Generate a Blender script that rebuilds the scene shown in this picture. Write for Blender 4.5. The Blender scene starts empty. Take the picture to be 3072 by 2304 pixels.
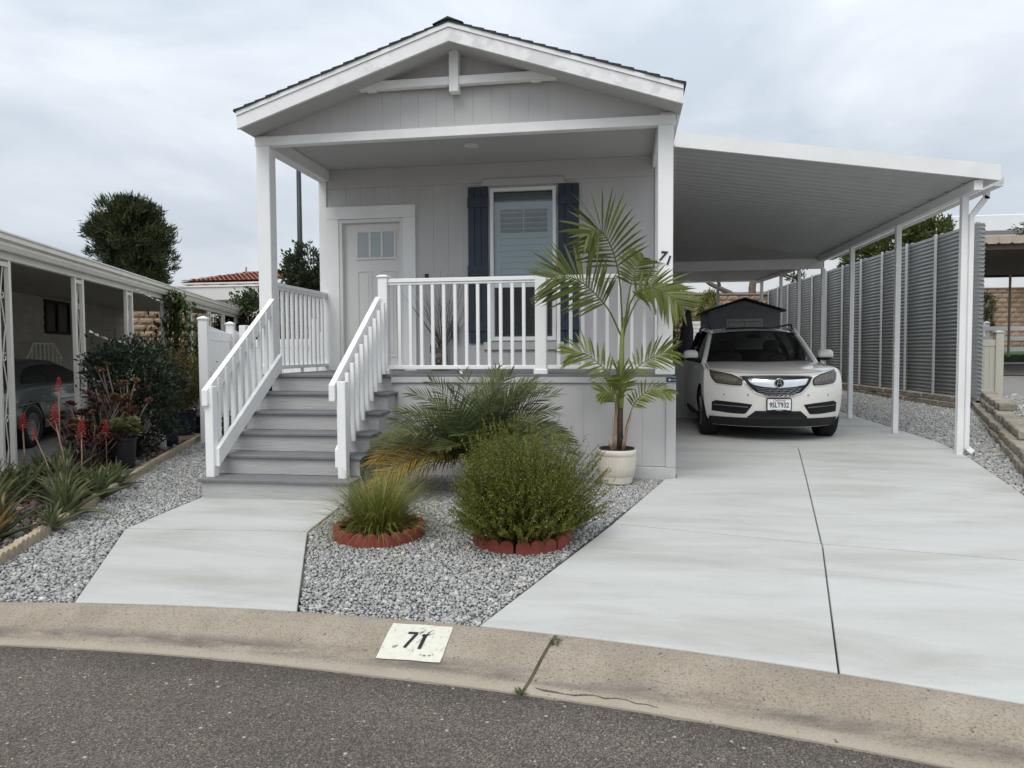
import bpy, bmesh, math, random
import numpy as np
from math import sin, cos, pi, sqrt, radians
from mathutils import Vector, Matrix
random.seed(7); RNG = np.random.default_rng(11)
scene = bpy.context.scene
COL = scene.collection

# ------------------------------------------------------------------ camera
CAMPOS = (4.0549, -7.5648, 1.3097); YAW, PIT, ROL, FPX = .1549, .0447, -.0054, 2152.2
fw = Vector((-sin(YAW)*cos(PIT), cos(YAW)*cos(PIT), -sin(PIT)))
rt = Vector((cos(YAW), sin(YAW), 0)); up = rt.cross(fw)
r2 = rt*cos(ROL)+up*sin(ROL); u2 = -rt*sin(ROL)+up*cos(ROL)
cam = bpy.data.cameras.new('camera'); camo = bpy.data.objects.new('camera', cam); COL.objects.link(camo)
m = Matrix((( r2.x, u2.x, -fw.x, CAMPOS[0]), (r2.y, u2.y, -fw.y, CAMPOS[1]), (r2.z, u2.z, -fw.z, CAMPOS[2]), (0, 0, 0, 1)))
camo.matrix_world = m
cam.sensor_fit = 'HORIZONTAL'; cam.sensor_width = 36; cam.lens = FPX/3072*36
cam.clip_start = .05; cam.clip_end = 2000
scene.camera = camo

# ------------------------------------------------------------------ sky, sun, exposure
SUN_EL, SUN_AZ = radians(55), radians(200)     # azimuth from +y, clockwise
world = bpy.data.worlds.new('World'); scene.world = world; world.use_nodes = True
nt = world.node_tree; nt.nodes.clear()
def wn(t, **k):
    n = nt.nodes.new(t)
    for a, b in k.items(): setattr(n, a, b)
    return n
out = wn('ShaderNodeOutputWorld'); bg = wn('ShaderNodeBackground'); bg.inputs['Strength'].default_value = .1
sky = wn('ShaderNodeTexSky'); sky.sky_type = 'NISHITA'; sky.sun_disc = False
sky.sun_elevation = SUN_EL; sky.sun_rotation = SUN_AZ; sky.dust_density = 3
tc = wn('ShaderNodeTexCoord'); mp = wn('ShaderNodeMapping'); mp.inputs['Scale'].default_value = (1, 1, 2.6)
nz = wn('ShaderNodeTexNoise'); nz.inputs['Scale'].default_value = 2.9; nz.inputs['Detail'].default_value = 6; nz.inputs['Roughness'].default_value = .52; nz.inputs['Distortion'].default_value = .35
rp = wn('ShaderNodeValToRGB'); rp.color_ramp.elements[0].position = .34; rp.color_ramp.elements[1].position = .70
rp.color_ramp.elements[0].color = (6.2, 6.9, 7.75, 1); rp.color_ramp.elements[1].color = (9.4, 9.85, 10.4, 1)
sx = wn('ShaderNodeSeparateXYZ'); mr = wn('ShaderNodeMapRange'); mr.inputs[1].default_value = 0; mr.inputs[2].default_value = 1; mr.inputs[3].default_value = .69; mr.inputs[4].default_value = 1.55
vm = wn('ShaderNodeVectorMath', operation='SCALE')
mix = wn('ShaderNodeMix', data_type='RGBA'); mix.inputs[0].default_value = .9
L = nt.links.new
L(tc.outputs['Generated'], mp.inputs['Vector']); L(mp.outputs[0], nz.inputs['Vector']); L(nz.outputs['Fac'], rp.inputs[0])
L(tc.outputs['Generated'], sx.inputs[0]); L(sx.outputs['Z'], mr.inputs[0]); L(rp.outputs[0], vm.inputs[0]); L(mr.outputs[0], vm.inputs['Scale'])
L(sky.outputs[0], mix.inputs[6]); L(vm.outputs[0], mix.inputs[7]); L(mix.outputs[2], bg.inputs['Color']); L(bg.outputs[0], out.inputs['Surface'])
sl = bpy.data.lights.new('sun', 'SUN'); sl.energy = 1.5; sl.angle = radians(36); sl.color = (1, .97, .92)
so = bpy.data.objects.new('sun', sl); COL.objects.link(so)
sdir = Vector((sin(SUN_AZ)*cos(SUN_EL), cos(SUN_AZ)*cos(SUN_EL), sin(SUN_EL)))
so.rotation_euler = sdir.to_track_quat('Z', 'Y').to_euler(); so.location = (0, -20, 30)
scene.view_settings.view_transform = 'Standard'; scene.view_settings.look = 'None'
scene.view_settings.exposure = .2; scene.view_settings.gamma = 1; scene.view_settings.use_curve_mapping = False
scene.render.engine = 'CYCLES'

# ------------------------------------------------------------------ materials
def _base(name):
    mt = bpy.data.materials.new(name); mt.use_nodes = True
    t = mt.node_tree; b = t.nodes['Principled BSDF']
    return mt, t, b
def _pos(t, scale=(1, 1, 1)):
    g = t.nodes.new('ShaderNodeNewGeometry'); mp = t.nodes.new('ShaderNodeMapping'); mp.inputs['Scale'].default_value = scale
    t.links.new(g.outputs['Position'], mp.inputs['Vector']); return mp.outputs[0]
def _noise(t, vec, scale, detail=3, rough=.55, dist=0):
    n = t.nodes.new('ShaderNodeTexNoise'); n.inputs['Scale'].default_value = scale; n.inputs['Detail'].default_value = detail
    n.inputs['Roughness'].default_value = rough; n.inputs['Distortion'].default_value = dist; t.links.new(vec, n.inputs['Vector']); return n.outputs['Fac']
def _ramp(t, fac, stops):
    r = t.nodes.new('ShaderNodeValToRGB'); e = r.color_ramp.elements
    while len(e) < len(stops): e.new(.5)
    for i, (p, c) in enumerate(stops):
        e[i].position = p; e[i].color = (*c, 1) if len(c) == 3 else c
    t.links.new(fac, r.inputs[0]); return r.outputs[0]
def _mix(t, fac, a, b, mode='MIX'):
    n = t.nodes.new('ShaderNodeMix'); n.data_type = 'RGBA'; n.blend_type = mode
    for sock, v in ((n.inputs[0], fac), (n.inputs[6], a), (n.inputs[7], b)):
        if isinstance(v, (int, float)): sock.default_value = v
        elif isinstance(v, tuple): sock.default_value = (*v, 1) if len(v) == 3 else v
        else: t.links.new(v, sock)
    return n.outputs[2]
def _bump(t, b, h, strength, dist=.01):
    n = t.nodes.new('ShaderNodeBump'); n.inputs['Strength'].default_value = strength; n.inputs['Distance'].default_value = dist
    t.links.new(h, n.inputs['Height']); t.links.new(n.outputs[0], b.inputs['Normal'])
def sc(c, k): return tuple(min(1, x*k) for x in c)
def M(name, col, rough=.6, var=.1, scale=6, stretch=(1, 1, 1), bump=0, bscale=40, bstretch=None, metal=0, spec=.4, bdist=.01, coat=0):
    mt, t, b = _base(name)
    v = _pos(t, stretch); f = _noise(t, v, scale, 4)
    c = _ramp(t, f, [(.3, sc(col, 1-var)), (.7, sc(col, 1+var))])
    t.links.new(c, b.inputs['Base Color']); b.inputs['Roughness'].default_value = rough; b.inputs['Metallic'].default_value = metal
    b.inputs['Specular IOR Level'].default_value = spec
    if coat: b.inputs['Coat Weight'].default_value = coat; b.inputs['Coat Roughness'].default_value = .04
    if bump:
        v2 = _pos(t, bstretch or (1, 1, 1)); h = _noise(t, v2, bscale, 4); _bump(t, b, h, bump, bdist)
    return mt
MT = {}
MT['white'] = M('white_paint', (.84, .84, .825), .5, .06, 3.5, bump=.25, bscale=14, bstretch=(1, 1, 9), bdist=.004)
MT['white_v'] = M('white_paint_vertical', (.84, .84, .825), .5, .04, 2.5, bump=.2, bscale=14, bstretch=(9, 9, 1), bdist=.004)
MT['vinyl'] = M('white_vinyl', (.86, .86, .85), .35, .025, 3, spec=.5)
MT['fascia'] = M('fascia_patched_paint', (.77, .775, .765), .55, .09, 5, bump=.3, bscale=10, bstretch=(1, 1, 3), bdist=.004)
MT['siding'] = M('grey_siding', (.52, .512, .505), .65, .05, 1.6, bump=.35, bscale=22, bstretch=(7, 7, .7), bdist=.004)
MT['trimgrey'] = M('grey_trim', (.52, .51, .505), .6, .05, 3, bump=.5, bscale=12, bstretch=(1, 1, 9), bdist=.006)
MT['riser'] = M('stair_riser_grey', (.42, .412, .408), .6, .08, 4, stretch=(1, 1, 10), bump=.7, bscale=9, bstretch=(1, 1, 12), bdist=.008)
MT['tread'] = M('composite_tread', (.17, .172, .18), .6, .12, 8, stretch=(1, 8, 1), bump=.3, bscale=30, bstretch=(1, 8, 1))
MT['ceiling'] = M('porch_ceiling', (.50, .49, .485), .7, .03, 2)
MT['shingle'] = M('dark_shingle', (.045, .047, .055), .9, .4, 40, bump=.6, bscale=200)
MT['navy'] = M('navy_shutter', (.032, .046, .068), .5, .10, 5, bump=.2, bscale=30)
MT['door'] = M('door_paint', (.74, .73, .70), .4, .03, 3)
MT['black'] = M('black_metal', (.012, .012, .014), .4, .2, 10)
MT['rubber'] = M('black_plastic', (.012, .012, .013), .65, .2, 20)
MT['lamp'] = M('ceiling_lamp_lens', (.75, .73, .68), .4, .05, 5)
MT['blue_sign'] = M('blue_sign', (.03, .055, .13), .4, .08, 20)
MT['blind'] = M('shutter_louver', (.78, .80, .80), .4, .03, 4)
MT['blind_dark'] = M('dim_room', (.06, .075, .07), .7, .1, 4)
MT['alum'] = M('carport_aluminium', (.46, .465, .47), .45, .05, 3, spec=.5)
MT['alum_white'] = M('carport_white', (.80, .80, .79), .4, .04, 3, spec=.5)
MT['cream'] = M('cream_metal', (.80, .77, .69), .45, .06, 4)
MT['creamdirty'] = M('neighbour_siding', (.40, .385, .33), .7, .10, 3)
MT['corr'] = M('corrugated_panel', (.175, .187, .182), .4, .10, 3, spec=.5)
MT['shedwall'] = M('shed_plastic', (.16, .165, .18), .6, .06, 4)
MT['sheddark'] = M('shed_roof', (.03, .03, .034), .7, .1, 20)
MT['shedtrim'] = M('shed_trim', (.30, .305, .31), .6, .05, 4)
MT['dirt'] = M('soil', (.09, .07, .05), .95, .35, 14, bump=.6, bscale=50)
MT['tan_metal'] = M('tan_awning', (.42, .34, .26), .6, .08, 6)
MT['brown_slat'] = M('brown_slat', (.07, .05, .04), .7, .1, 8)
MT['beige_vinyl'] = M('beige_vinyl', (.50, .48, .40), .45, .04, 3)
MT['bldg'] = M('white_stucco', (.74, .75, .76), .8, .04, .6)
MT['terracotta_edge'] = M('red_concrete_edging', (.25, .062, .042), .85, .18, 14, bump=.35, bscale=120)
MT['tan_edge'] = M('tan_concrete_edging', (.40, .33, .235), .9, .2, 14, bump=.5, bscale=90)
MT['potcream'] = M('cream_glazed_pot', (.66, .60, .51), .35, .08, 8, spec=.5)
MT['potblue'] = M('navy_plastic_pot', (.018, .024, .05), .5, .2, 6)
MT['potblack'] = M('black_plastic_pot', (.014, .014, .016), .6, .2, 6)
MT['greybrick'] = M('grey_paver', (.22, .21, .20), .9, .2, 12)
MT['bark'] = M('bark', (.16, .12, .09), .9, .3, 12, bump=.8, bscale=30, bstretch=(3, 3, 1), bdist=.03)
MT['palmtrunk'] = M('palm_trunk', (.045, .032, .026), .9, .4, 18, stretch=(1, 1, 4), bump=.6, bscale=30, bstretch=(1, 1, 5))
MT['crownshaft'] = M('palm_green_shaft', (.19, .22, .055), .5, .25, 9, stretch=(2, 2, .6))
MT['dryhusk'] = M('dry_husk', (.28, .19, .13), .8, .3, 14)
MT['stem_grey'] = M('succulent_stem', (.13, .10, .088), .8, .25, 25)
MT['twig'] = M('dry_twig', (.075, .055, .045), .8, .3, 20)
MT['rustdecor'] = M('rusted_decor', (.12, .085, .07), .6, .5, 40, metal=.3)
MT['decorpale'] = M('worn_pale_decor', (.40, .36, .31), .7, .3, 40)
MT['galv'] = M('galvanised', (.30, .30, .30), .4, .2, 20, metal=.6)
MT['pole'] = M('dark_pole', (.02, .025, .028), .5, .1, 5)
MT['tile'] = M('red_roof_tile', (.30, .115, .075), .85, .30, 3.5)
MT['whitewall'] = M('painted_wall', (.66, .65, .62), .8, .04, 1)
MT['umbrella'] = M('purple_grey_fabric', (.07, .065, .085), .85, .1, 6)
MT['red'] = M('red_plastic', (.30, .04, .03), .5, .1, 6)
MT['tinsel'] = M('silver_ribbon', (.75, .75, .74), .25, .1, 30, metal=.7)
MT['carpaint'] = M('car_white_paint', (.76, .745, .70), .3, .01, 2, spec=.5, coat=1)
MT['chrome'] = M('chrome', (.72, .73, .74), .12, .02, 3, metal=1)
MT['carblack'] = M('car_black_trim', (.008, .008, .010), .35, .1, 10)
MT['tyre'] = M('tyre', (.012, .012, .012), .85, .2, 20)
MT['rim'] = M('alloy_rim', (.35, .35, .36), .3, .05, 5, metal=.8)
MT['lens'] = M('headlight_reflector', (.40, .37, .31), .18, .25, 30, metal=.4)
MT['led'] = M('headlight_led', (.55, .54, .50), .15, .05, 20, metal=.4)
MT['amber'] = M('amber_marker', (.26, .15, .10), .2, .1, 10)
MT['seat'] = M('car_seat', (.20, .18, .155), .7, .05, 5)
MT['sedan'] = M('sedan_grey_paint', (.10, .115, .115), .28, .02, 2, metal=.35, coat=1)
MT['taillight'] = M('tail_light', (.35, .012, .012), .15, .05, 5)
MT['platewhite'] = M('plate_white', (.78, .78, .78), .5, .03, 10)
MT['plateink'] = M('plate_ink', (.012, .014, .035), .5, .05, 10)
MT['platered'] = M('plate_red', (.35, .03, .04), .5, .05, 10)
MT['ink'] = M('black_number', (.012, .012, .013), .5, .15, 20)
MT['grassblade'] = None
def patchy(name, c1, c2):
    mt, t, b = _base(name); v = _pos(t); f = _noise(t, v, 7, 4, .5, .4); f2 = _noise(t, v, 2.2, 3)
    c = _mix(t, _ramp(t, f2, [(.4, (0, 0, 0)), (.55, (1, 1, 1))]), (.80, .80, .79), _ramp(t, f, [(.44, c1), (.56, c2)])); t.links.new(c, b.inputs['Base Color']); b.inputs['Roughness'].default_value = .55
    h = _noise(t, _pos(t, (1, 1, 3)), 10, 4); _bump(t, b, h, .3, .004); return mt
MT['fascia'] = patchy('fascia_patched_paint_new', (.68, .68, .68), (.83, .83, .82))
def glass(name, tint, tr, rough=.02):
    mt, t, b = _base(name); t.nodes.remove(b)
    o = t.nodes['Material Output']; tb = t.nodes.new('ShaderNodeBsdfTransparent'); tb.inputs[0].default_value = (*tint, 1)
    gl = t.nodes.new('ShaderNodeBsdfGlossy'); gl.inputs['Roughness'].default_value = rough
    fr = t.nodes.new('ShaderNodeFresnel'); fr.inputs[0].default_value = 1.5
    ma = t.nodes.new('ShaderNodeMath'); ma.operation = 'MULTIPLY_ADD'; ma.inputs[1].default_value = 1; ma.inputs[2].default_value = tr
    mx = t.nodes.new('ShaderNodeMixShader'); t.links.new(fr.outputs[0], ma.inputs[0]); t.links.new(ma.outputs[0], mx.inputs[0])
    t.links.new(tb.outputs[0], mx.inputs[1]); t.links.new(gl.outputs[0], mx.inputs[2]); t.links.new(mx.outputs[0], o.inputs[0]); return mt
MT['winglass'] = glass('window_glass', (.80, .85, .86), .05)
MT['carglass'] = glass('tinted_car_glass', (.42, .45, .45), .01)
MT['clearlens'] = glass('lamp_cover', (.8, .79, .74), .03)
MT['frost'] = M('frosted_pane', (.42, .46, .48), .25, .04, 6)

def leafmat(name, trans=.3, rough=.5):
    mt, t, b = _base(name); o = t.nodes['Material Output']
    a = t.nodes.new('ShaderNodeAttribute'); a.attribute_name = 'Col'
    t.links.new(a.outputs['Color'], b.inputs['Base Color']); b.inputs['Roughness'].default_value = rough; b.inputs['Specular IOR Level'].default_value = .35
    tl = t.nodes.new('ShaderNodeBsdfTranslucent'); t.links.new(a.outputs['Color'], tl.inputs[0])
    mx = t.nodes.new('ShaderNodeMixShader'); mx.inputs[0].default_value = trans
    t.links.new(b.outputs[0], mx.inputs[1]); t.links.new(tl.outputs[0], mx.inputs[2]); t.links.new(mx.outputs[0], o.inputs[0]); return mt
MT['leaf'] = leafmat('foliage'); MT['waxleaf'] = leafmat('succulent_leaf', .22, .4); MT['petal'] = leafmat('petal', .3, .6)
def stonemat():
    mt, t, b = _base('gravel_stone'); a = t.nodes.new('ShaderNodeAttribute'); a.attribute_name = 'Col'
    v = _pos(t); f = _noise(t, v, 130, 3); c = _ramp(t, f, [(.35, (.62, .62, .61)), (.65, (1.12, 1.12, 1.1))])
    t.links.new(_mix(t, 1.0, a.outputs['Color'], c, 'MULTIPLY'), b.inputs['Base Color']); b.inputs['Roughness'].default_value = .85; return mt
MT['stone'] = stonemat()
def concrete():
    mt, t, b = _base('driveway_concrete')
    v = _pos(t, (.5, 2.3, 1)); f = _noise(t, v, 1.2, 8, .66, .25); c = _ramp(t, f, [(.30, (.435, .43, .405)), (.5, (.475, .476, .457)), (.70, (.512, .517, .50))])
    v3 = _pos(t, (.6, 1.9, 1)); f3 = _noise(t, v3, 1.0, 6, .62, .5); c3 = _ramp(t, f3, [(.34, (.84, .82, .79)), (.54, (1, 1, 1))])
    v4 = _pos(t); f4 = _noise(t, v4, 3.3, 3); c4 = _ramp(t, f4, [(.66, (1, 1, 1)), (.74, (.97, .97, .97))])
    c = _mix(t, 1.0, _mix(t, 1.0, c, c3, 'MULTIPLY'), c4, 'MULTIPLY')
    vo = t.nodes.new('ShaderNodeTexVoronoi'); vo.inputs['Scale'].default_value = 3.1; t.links.new(v4, vo.inputs['Vector'])
    fg_ = _noise(t, v4, 160, 3, .7); c = _mix(t, 1.0, c, _ramp(t, fg_, [(.3, (.90, .90, .89)), (.7, (1.06, 1.06, 1.05))]), 'MULTIPLY')
    pit = _ramp(t, vo.outputs['Distance'], [(.012, (.25, .25, .25)), (.022, (1, 1, 1))])
    c = _mix(t, 1.0, c, pit, 'MULTIPLY')
    t.links.new(c, b.inputs['Base Color']); b.inputs['Roughness'].default_value = .8
    v2 = _pos(t, (1, 10, 1)); h = _noise(t, v2, 24, 4); _bump(t, b, h, .18, .004); return mt
MT['concrete'] = concrete()
def curbmat():
    mt, t, b = _base('old_curb_concrete'); v = _pos(t)
    f = _noise(t, v, 2.2, 6, .65); c = _ramp(t, f, [(.25, (.205, .173, .13)), (.5, (.278, .238, .182)), (.75, (.35, .308, .245))])
    fs = _noise(t, v, 95, 3, .7); cs = _ramp(t, fs, [(.33, (.55, .52, .5)), (.47, (1, 1, 1)), (.72, (1.2, 1.2, 1.2))])
    c = _mix(t, 1.0, c, cs, 'MULTIPLY')
    # a worn dark tyre-scuff streak running along the gutter, broken up by noise
    u = t.nodes.new('ShaderNodeUVMap'); sp = t.nodes.new('ShaderNodeSeparateXYZ'); t.links.new(u.outputs[0], sp.inputs[0])
    band = _ramp(t, sp.outputs['Y'], [(.56, (0, 0, 0)), (.70, (1, 1, 1)), (.78, (.8, .8, .8)), (.86, (0, 0, 0))])
    fb = _noise(t, _pos(t, (1.2, 5, 1)), 1.5, 6, .7); sb = _ramp(t, fb, [(.42, (0, 0, 0)), (.60, (1, 1, 1))])
    fm = _mix(t, 1.0, band, sb, 'MULTIPLY'); c = _mix(t, fm, c, (.13, .11, .095))
    lip = _ramp(t, sp.outputs['Y'], [(.80, (0, 0, 0)), (.93, (.55, .55, .55))]); c = _mix(t, lip, c, (.38, .335, .265))
    fp = _noise(t, v, 38, 2, .5); cp = _ramp(t, fp, [(.70, (1, 1, 1)), (.74, (.35, .32, .3))]); c = _mix(t, 1.0, c, cp, 'MULTIPLY')
    t.links.new(c, b.inputs['Base Color']); b.inputs['Roughness'].default_value = .9; _bump(t, b, fs, .35, .006); return mt
MT['curb'] = curbmat()
def asphaltmat():
    mt, t, b = _base('worn_asphalt'); v = _pos(t)
    vo = t.nodes.new('ShaderNodeTexVoronoi'); vo.inputs['Scale'].default_value = 62; t.links.new(v, vo.inputs['Vector'])
    f = _noise(t, v, 1.1, 5, .6); base = _ramp(t, f, [(.3, (.108, .089, .074)), (.7, (.150, .125, .105))])
    # scattered pale stones
    r1 = _ramp(t, vo.outputs['Color'], [(.72, (0, 0, 0)), (.80, (1, 1, 1))])
    r2_ = _ramp(t, vo.outputs['Distance'], [(.26, (1, 1, 1)), (.40, (0, 0, 0))])
    chip = _mix(t, 1.0, r1, r2_, 'MULTIPLY'); tone = _mix(t, 1.0, vo.outputs['Color'], (.35, .31, .27), 'MULTIPLY')
    tone = _mix(t, .6, tone, (.27, .24, .21))
    c = _mix(t, chip, base, tone)
    vs = t.nodes.new('ShaderNodeTexVoronoi'); vs.inputs['Scale'].default_value = 190; t.links.new(v, vs.inputs['Vector'])
    r3 = _ramp(t, vs.outputs['Color'], [(.25, (.45, .45, .45)), (.6, (1, 1, 1)), (.85, (1.9, 1.85, 1.75))]); c = _mix(t, 1.0, c, r3, 'MULTIPLY')
    vw = t.nodes.new('ShaderNodeTexVoronoi'); vw.inputs['Scale'].default_value = 23; t.links.new(v, vw.inputs['Vector'])
    w1 = _ramp(t, vw.outputs['Color'], [(.80, (0, 0, 0)), (.83, (1, 1, 1))]); w2 = _ramp(t, vw.outputs['Distance'], [(.14, (1, 1, 1)), (.2, (0, 0, 0))])
    c = _mix(t, _mix(t, 1.0, w1, w2, 'MULTIPLY'), c, (.46, .42, .37))
    t.links.new(c, b.inputs['Base Color']); b.inputs['Roughness'].default_value = .9
    _bump(t, b, vs.outputs['Distance'], .8, .006); return mt
MT['asphalt'] = asphaltmat()
def blockmat(name, c1, c2):
    mt, t, b = _base(name); oi = t.nodes.new('ShaderNodeObjectInfo'); v = _pos(t)
    c = _ramp(t, oi.outputs['Random'], [(0, c1), (1, c2)]); f = _noise(t, v, 16, 5, .7); k = _ramp(t, f, [(.3, (.68, .66, .64)), (.7, (1.2, 1.2, 1.2))])
    t.links.new(_mix(t, 1.0, c, k, 'MULTIPLY'), b.inputs['Base Color']); b.inputs['Roughness'].default_value = .92; _bump(t, b, f, .9, .03); return mt
MT['splitblock'] = blockmat('split_face_block', (.30, .215, .145), (.42, .31, .22))
MT['retblock'] = blockmat('retaining_block', (.25, .22, .175), (.37, .33, .27))
MT['mortar'] = M('mortar', (.26, .20, .15), .95, .1, 10)
MT['groundmat'] = M('gravelly_ground', (.24, .23, .215), .95, .3, 30, bump=.5, bscale=90)
MT['gravelbase'] = M('gravel_underlay', (.22, .22, .215), .95, .5, 70, bump=1, bscale=90, bdist=.03)
MT['grass_ground'] = M('lawn', (.05, .085, .025), .9, .4, 30, bump=.8, bscale=90)
MT['numpaint'] = None
def numpaint():
    mt, t, b = _base('worn_white_number_paint'); v = _pos(t); f = _noise(t, v, 30, 5, .7)
    c = _ramp(t, f, [(.33, (.33, .29, .23)), (.40, (.58, .56, .47)), (.8, (.67, .655, .57))])
    t.links.new(c, b.inputs['Base Color']); b.inputs['Roughness'].default_value = .8; return mt
MT['numpaint'] = numpaint()

# ------------------------------------------------------------------ mesh helpers
class MB:
    def __init__(s): s.v = []; s.f = []; s.uv = None
    def add(s, vs, fs):
        o = len(s.v); s.v += [tuple(p) for p in vs]; s.f += [tuple(i+o for i in q) for q in fs]; return s
    def box(s, x0, x1, y0, y1, z0, z1, ch=0.0):
        return s.obox(((x0+x1)/2, (y0+y1)/2, (z0+z1)/2), ((x1-x0)/2, (y1-y0)/2, (z1-z0)/2), ch=ch)
    def obox(s, c, h, ax=None, ch=0.0):
        X, Y, Z = ax or (Vector((1, 0, 0)), Vector((0, 1, 0)), Vector((0, 0, 1))); c = Vector(c)
        P = lambda a, b, d: c+X*a+Y*b+Z*d
        hx, hy, hz = h
        if ch <= 0 or ch*2.2 > min(h)*2:
            vs = [P(sx*hx, sy*hy, sz*hz) for sx in (-1, 1) for sy in (-1, 1) for sz in (-1, 1)]
            return s.add(vs, [(0, 1, 3, 2), (4, 6, 7, 5), (0, 4, 5, 1), (2, 3, 7, 6), (0, 2, 6, 4), (1, 5, 7, 3)])
        vs = []; idx = {}
        for sx in (-1, 1):
            for sy in (-1, 1):
                for sz in (-1, 1):
                    for a in range(3):
                        idx[sx, sy, sz, a] = len(vs)
                        vs.append(P(sx*(hx-(ch if a != 0 else 0)), sy*(hy-(ch if a != 1 else 0)), sz*(hz-(ch if a != 2 else 0))))
        fs = []
        R = ((-1, -1), (1, -1), (1, 1), (-1, 1))
        for sg in (-1, 1):
            fs.append([idx[sg, a, b, 0] for a, b in R]); fs.append([idx[a, sg, b, 1] for a, b in R]); fs.append([idx[a, b, sg, 2] for a, b in R])
        for a in (-1, 1):
            for b in (-1, 1):
                fs.append([idx[-1, a, b, 1], idx[1, a, b, 1], idx[1, a, b, 2], idx[-1, a, b, 2]])
                fs.append([idx[a, -1, b, 0], idx[a, 1, b, 0], idx[a, 1, b, 2], idx[a, -1, b, 2]])
                fs.append([idx[a, b, -1, 0], idx[a, b, 1, 0], idx[a, b, 1, 1], idx[a, b, -1, 1]])
                for d in (-1, 1): fs.append([idx[a, b, d, 0], idx[a, b, d, 1], idx[a, b, d, 2]])
        for i, q in enumerate(fs):
            p = [vs[k] for k in q]; n = (p[1]-p[0]).cross(p[2]-p[0]); ctr = sum(p, Vector())/len(p)-c
            if n.dot(ctr) < 0: fs[i] = q[::-1]
        return s.add(vs, fs)
    def beam(s, a, b, w, h, upv=(0, 0, 1), ch=0.0):
        a = Vector(a); b = Vector(b); X = (b-a).normalized(); U = Vector(upv); Y = U.cross(X).normalized(); Z = X.cross(Y)
        return s.obox((a+b)/2, ((b-a).length/2, w/2, h/2), (X, Y, Z), ch)
    def tube(s, pts, rad, n=6, cap=True):
        pts = [Vector(p) for p in pts]; k = len(pts)
        if not hasattr(rad, '__len__'): rad = [rad]*k
        o = len(s.v); vs = []; prevU = None
        for i, p in enumerate(pts):
            T = (pts[min(i+1, k-1)]-pts[max(i-1, 0)]).normalized()
            U = (prevU-T*prevU.dot(T)) if prevU else T.orthogonal()
            if U.length < 1e-6: U = T.orthogonal()
            U.normalize(); prevU = U; W = T.cross(U)
            for j in range(n):
                a = 2*pi*j/n; vs.append(p+(U*cos(a)+W*sin(a))*rad[i])
        fs = [(i*n+j, i*n+(j+1) % n, (i+1)*n+(j+1) % n, (i+1)*n+j) for i in range(k-1) for j in range(n)]
        if cap: fs += [tuple(range(n))[::-1], tuple((k-1)*n+j for j in range(n))]
        return s.add(vs, fs)
    def lathe(s, prof, c=(0, 0, 0), n=24, flute=0, nfl=0, axis='z'):
        vs = []; c = Vector(c)
        for i, (r, z) in enumerate(prof):
            for j in range(n):
                a = 2*pi*j/n; rr = r*(1+(flute*cos(nfl*a) if r > .01 else 0))
                vs.append(c+(Vector((rr*cos(a), rr*sin(a), z)) if axis == 'z' else Vector((z, rr*cos(a), rr*sin(a)))))
        k = len(prof)
        return s.add(vs, [(i*n+j, i*n+(j+1) % n, (i+1)*n+(j+1) % n, (i+1)*n+j) for i in range(k-1) for j in range(n)])
    def prism(s, poly, plane, a, b):
        n = len(poly)
        def P(p, t):
            return {'xz': (p[0], t, p[1]), 'xy': (p[0], p[1], t), 'yz': (t, p[0], p[1])}[plane]
        vs = [P(p, a) for p in poly]+[P(p, b) for p in poly]
        return s.add(vs, [tuple(range(n)), tuple(range(2*n-1, n-1, -1))]+[(i, i+n, (i+1) % n+n, (i+1) % n) for i in range(n)])
    def grid(s, rows, close=False):
        nr, nc = len(rows), len(rows[0])
        return s.add([p for r in rows for p in r], [(i*nc+j, i*nc+(j+1) % nc, (i+1)*nc+(j+1) % nc, (i+1)*nc+j) for i in range(nr-1) for j in range(nc if close else nc-1)])
    def xf(s, mat):
        s.v = [tuple(mat @ Vector(p)) for p in s.v]; return s
    def mesh(s, name, smooth=False, fixn=True):
        me = bpy.data.meshes.new(name); me.from_pydata(s.v, [], s.f); me.validate()
        if fixn:
            bm = bmesh.new(); bm.from_mesh(me); bmesh.ops.recalc_face_normals(bm, faces=bm.faces); bm.to_mesh(me); bm.free()
        if smooth: me.polygons.foreach_set('use_smooth', [True]*len(me.polygons))
        return me
    def build(s, name, mat, parent=None, smooth=False, kind=None, fixn=True, autos=None):
        me = s.mesh(name, smooth, fixn); me.materials.append(MT[mat] if isinstance(mat, str) else mat)
        if autos: me.set_sharp_from_angle(angle=radians(autos))
        return link(name, me, parent, kind)
def link(name, me, parent=None, kind=None, loc=None):
    o = bpy.data.objects.new(name, me); COL.objects.link(o)
    if parent: o.parent = parent
    if kind: o['kind'] = kind
    if loc is not None: o.location = loc
    return o
def thing(name, label, cat, loc=(0, 0, 0), rotz=0, group=None):
    o = bpy.data.objects.new(name, None); o.empty_display_size = .1; COL.objects.link(o); o.location = loc; o.rotation_euler = (0, 0, rotz)
    return tag(o, label, cat, group)
def tag(o, label, cat, group=None):
    o['label'] = label; o['category'] = cat
    if group: o['group'] = group
    return o
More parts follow.
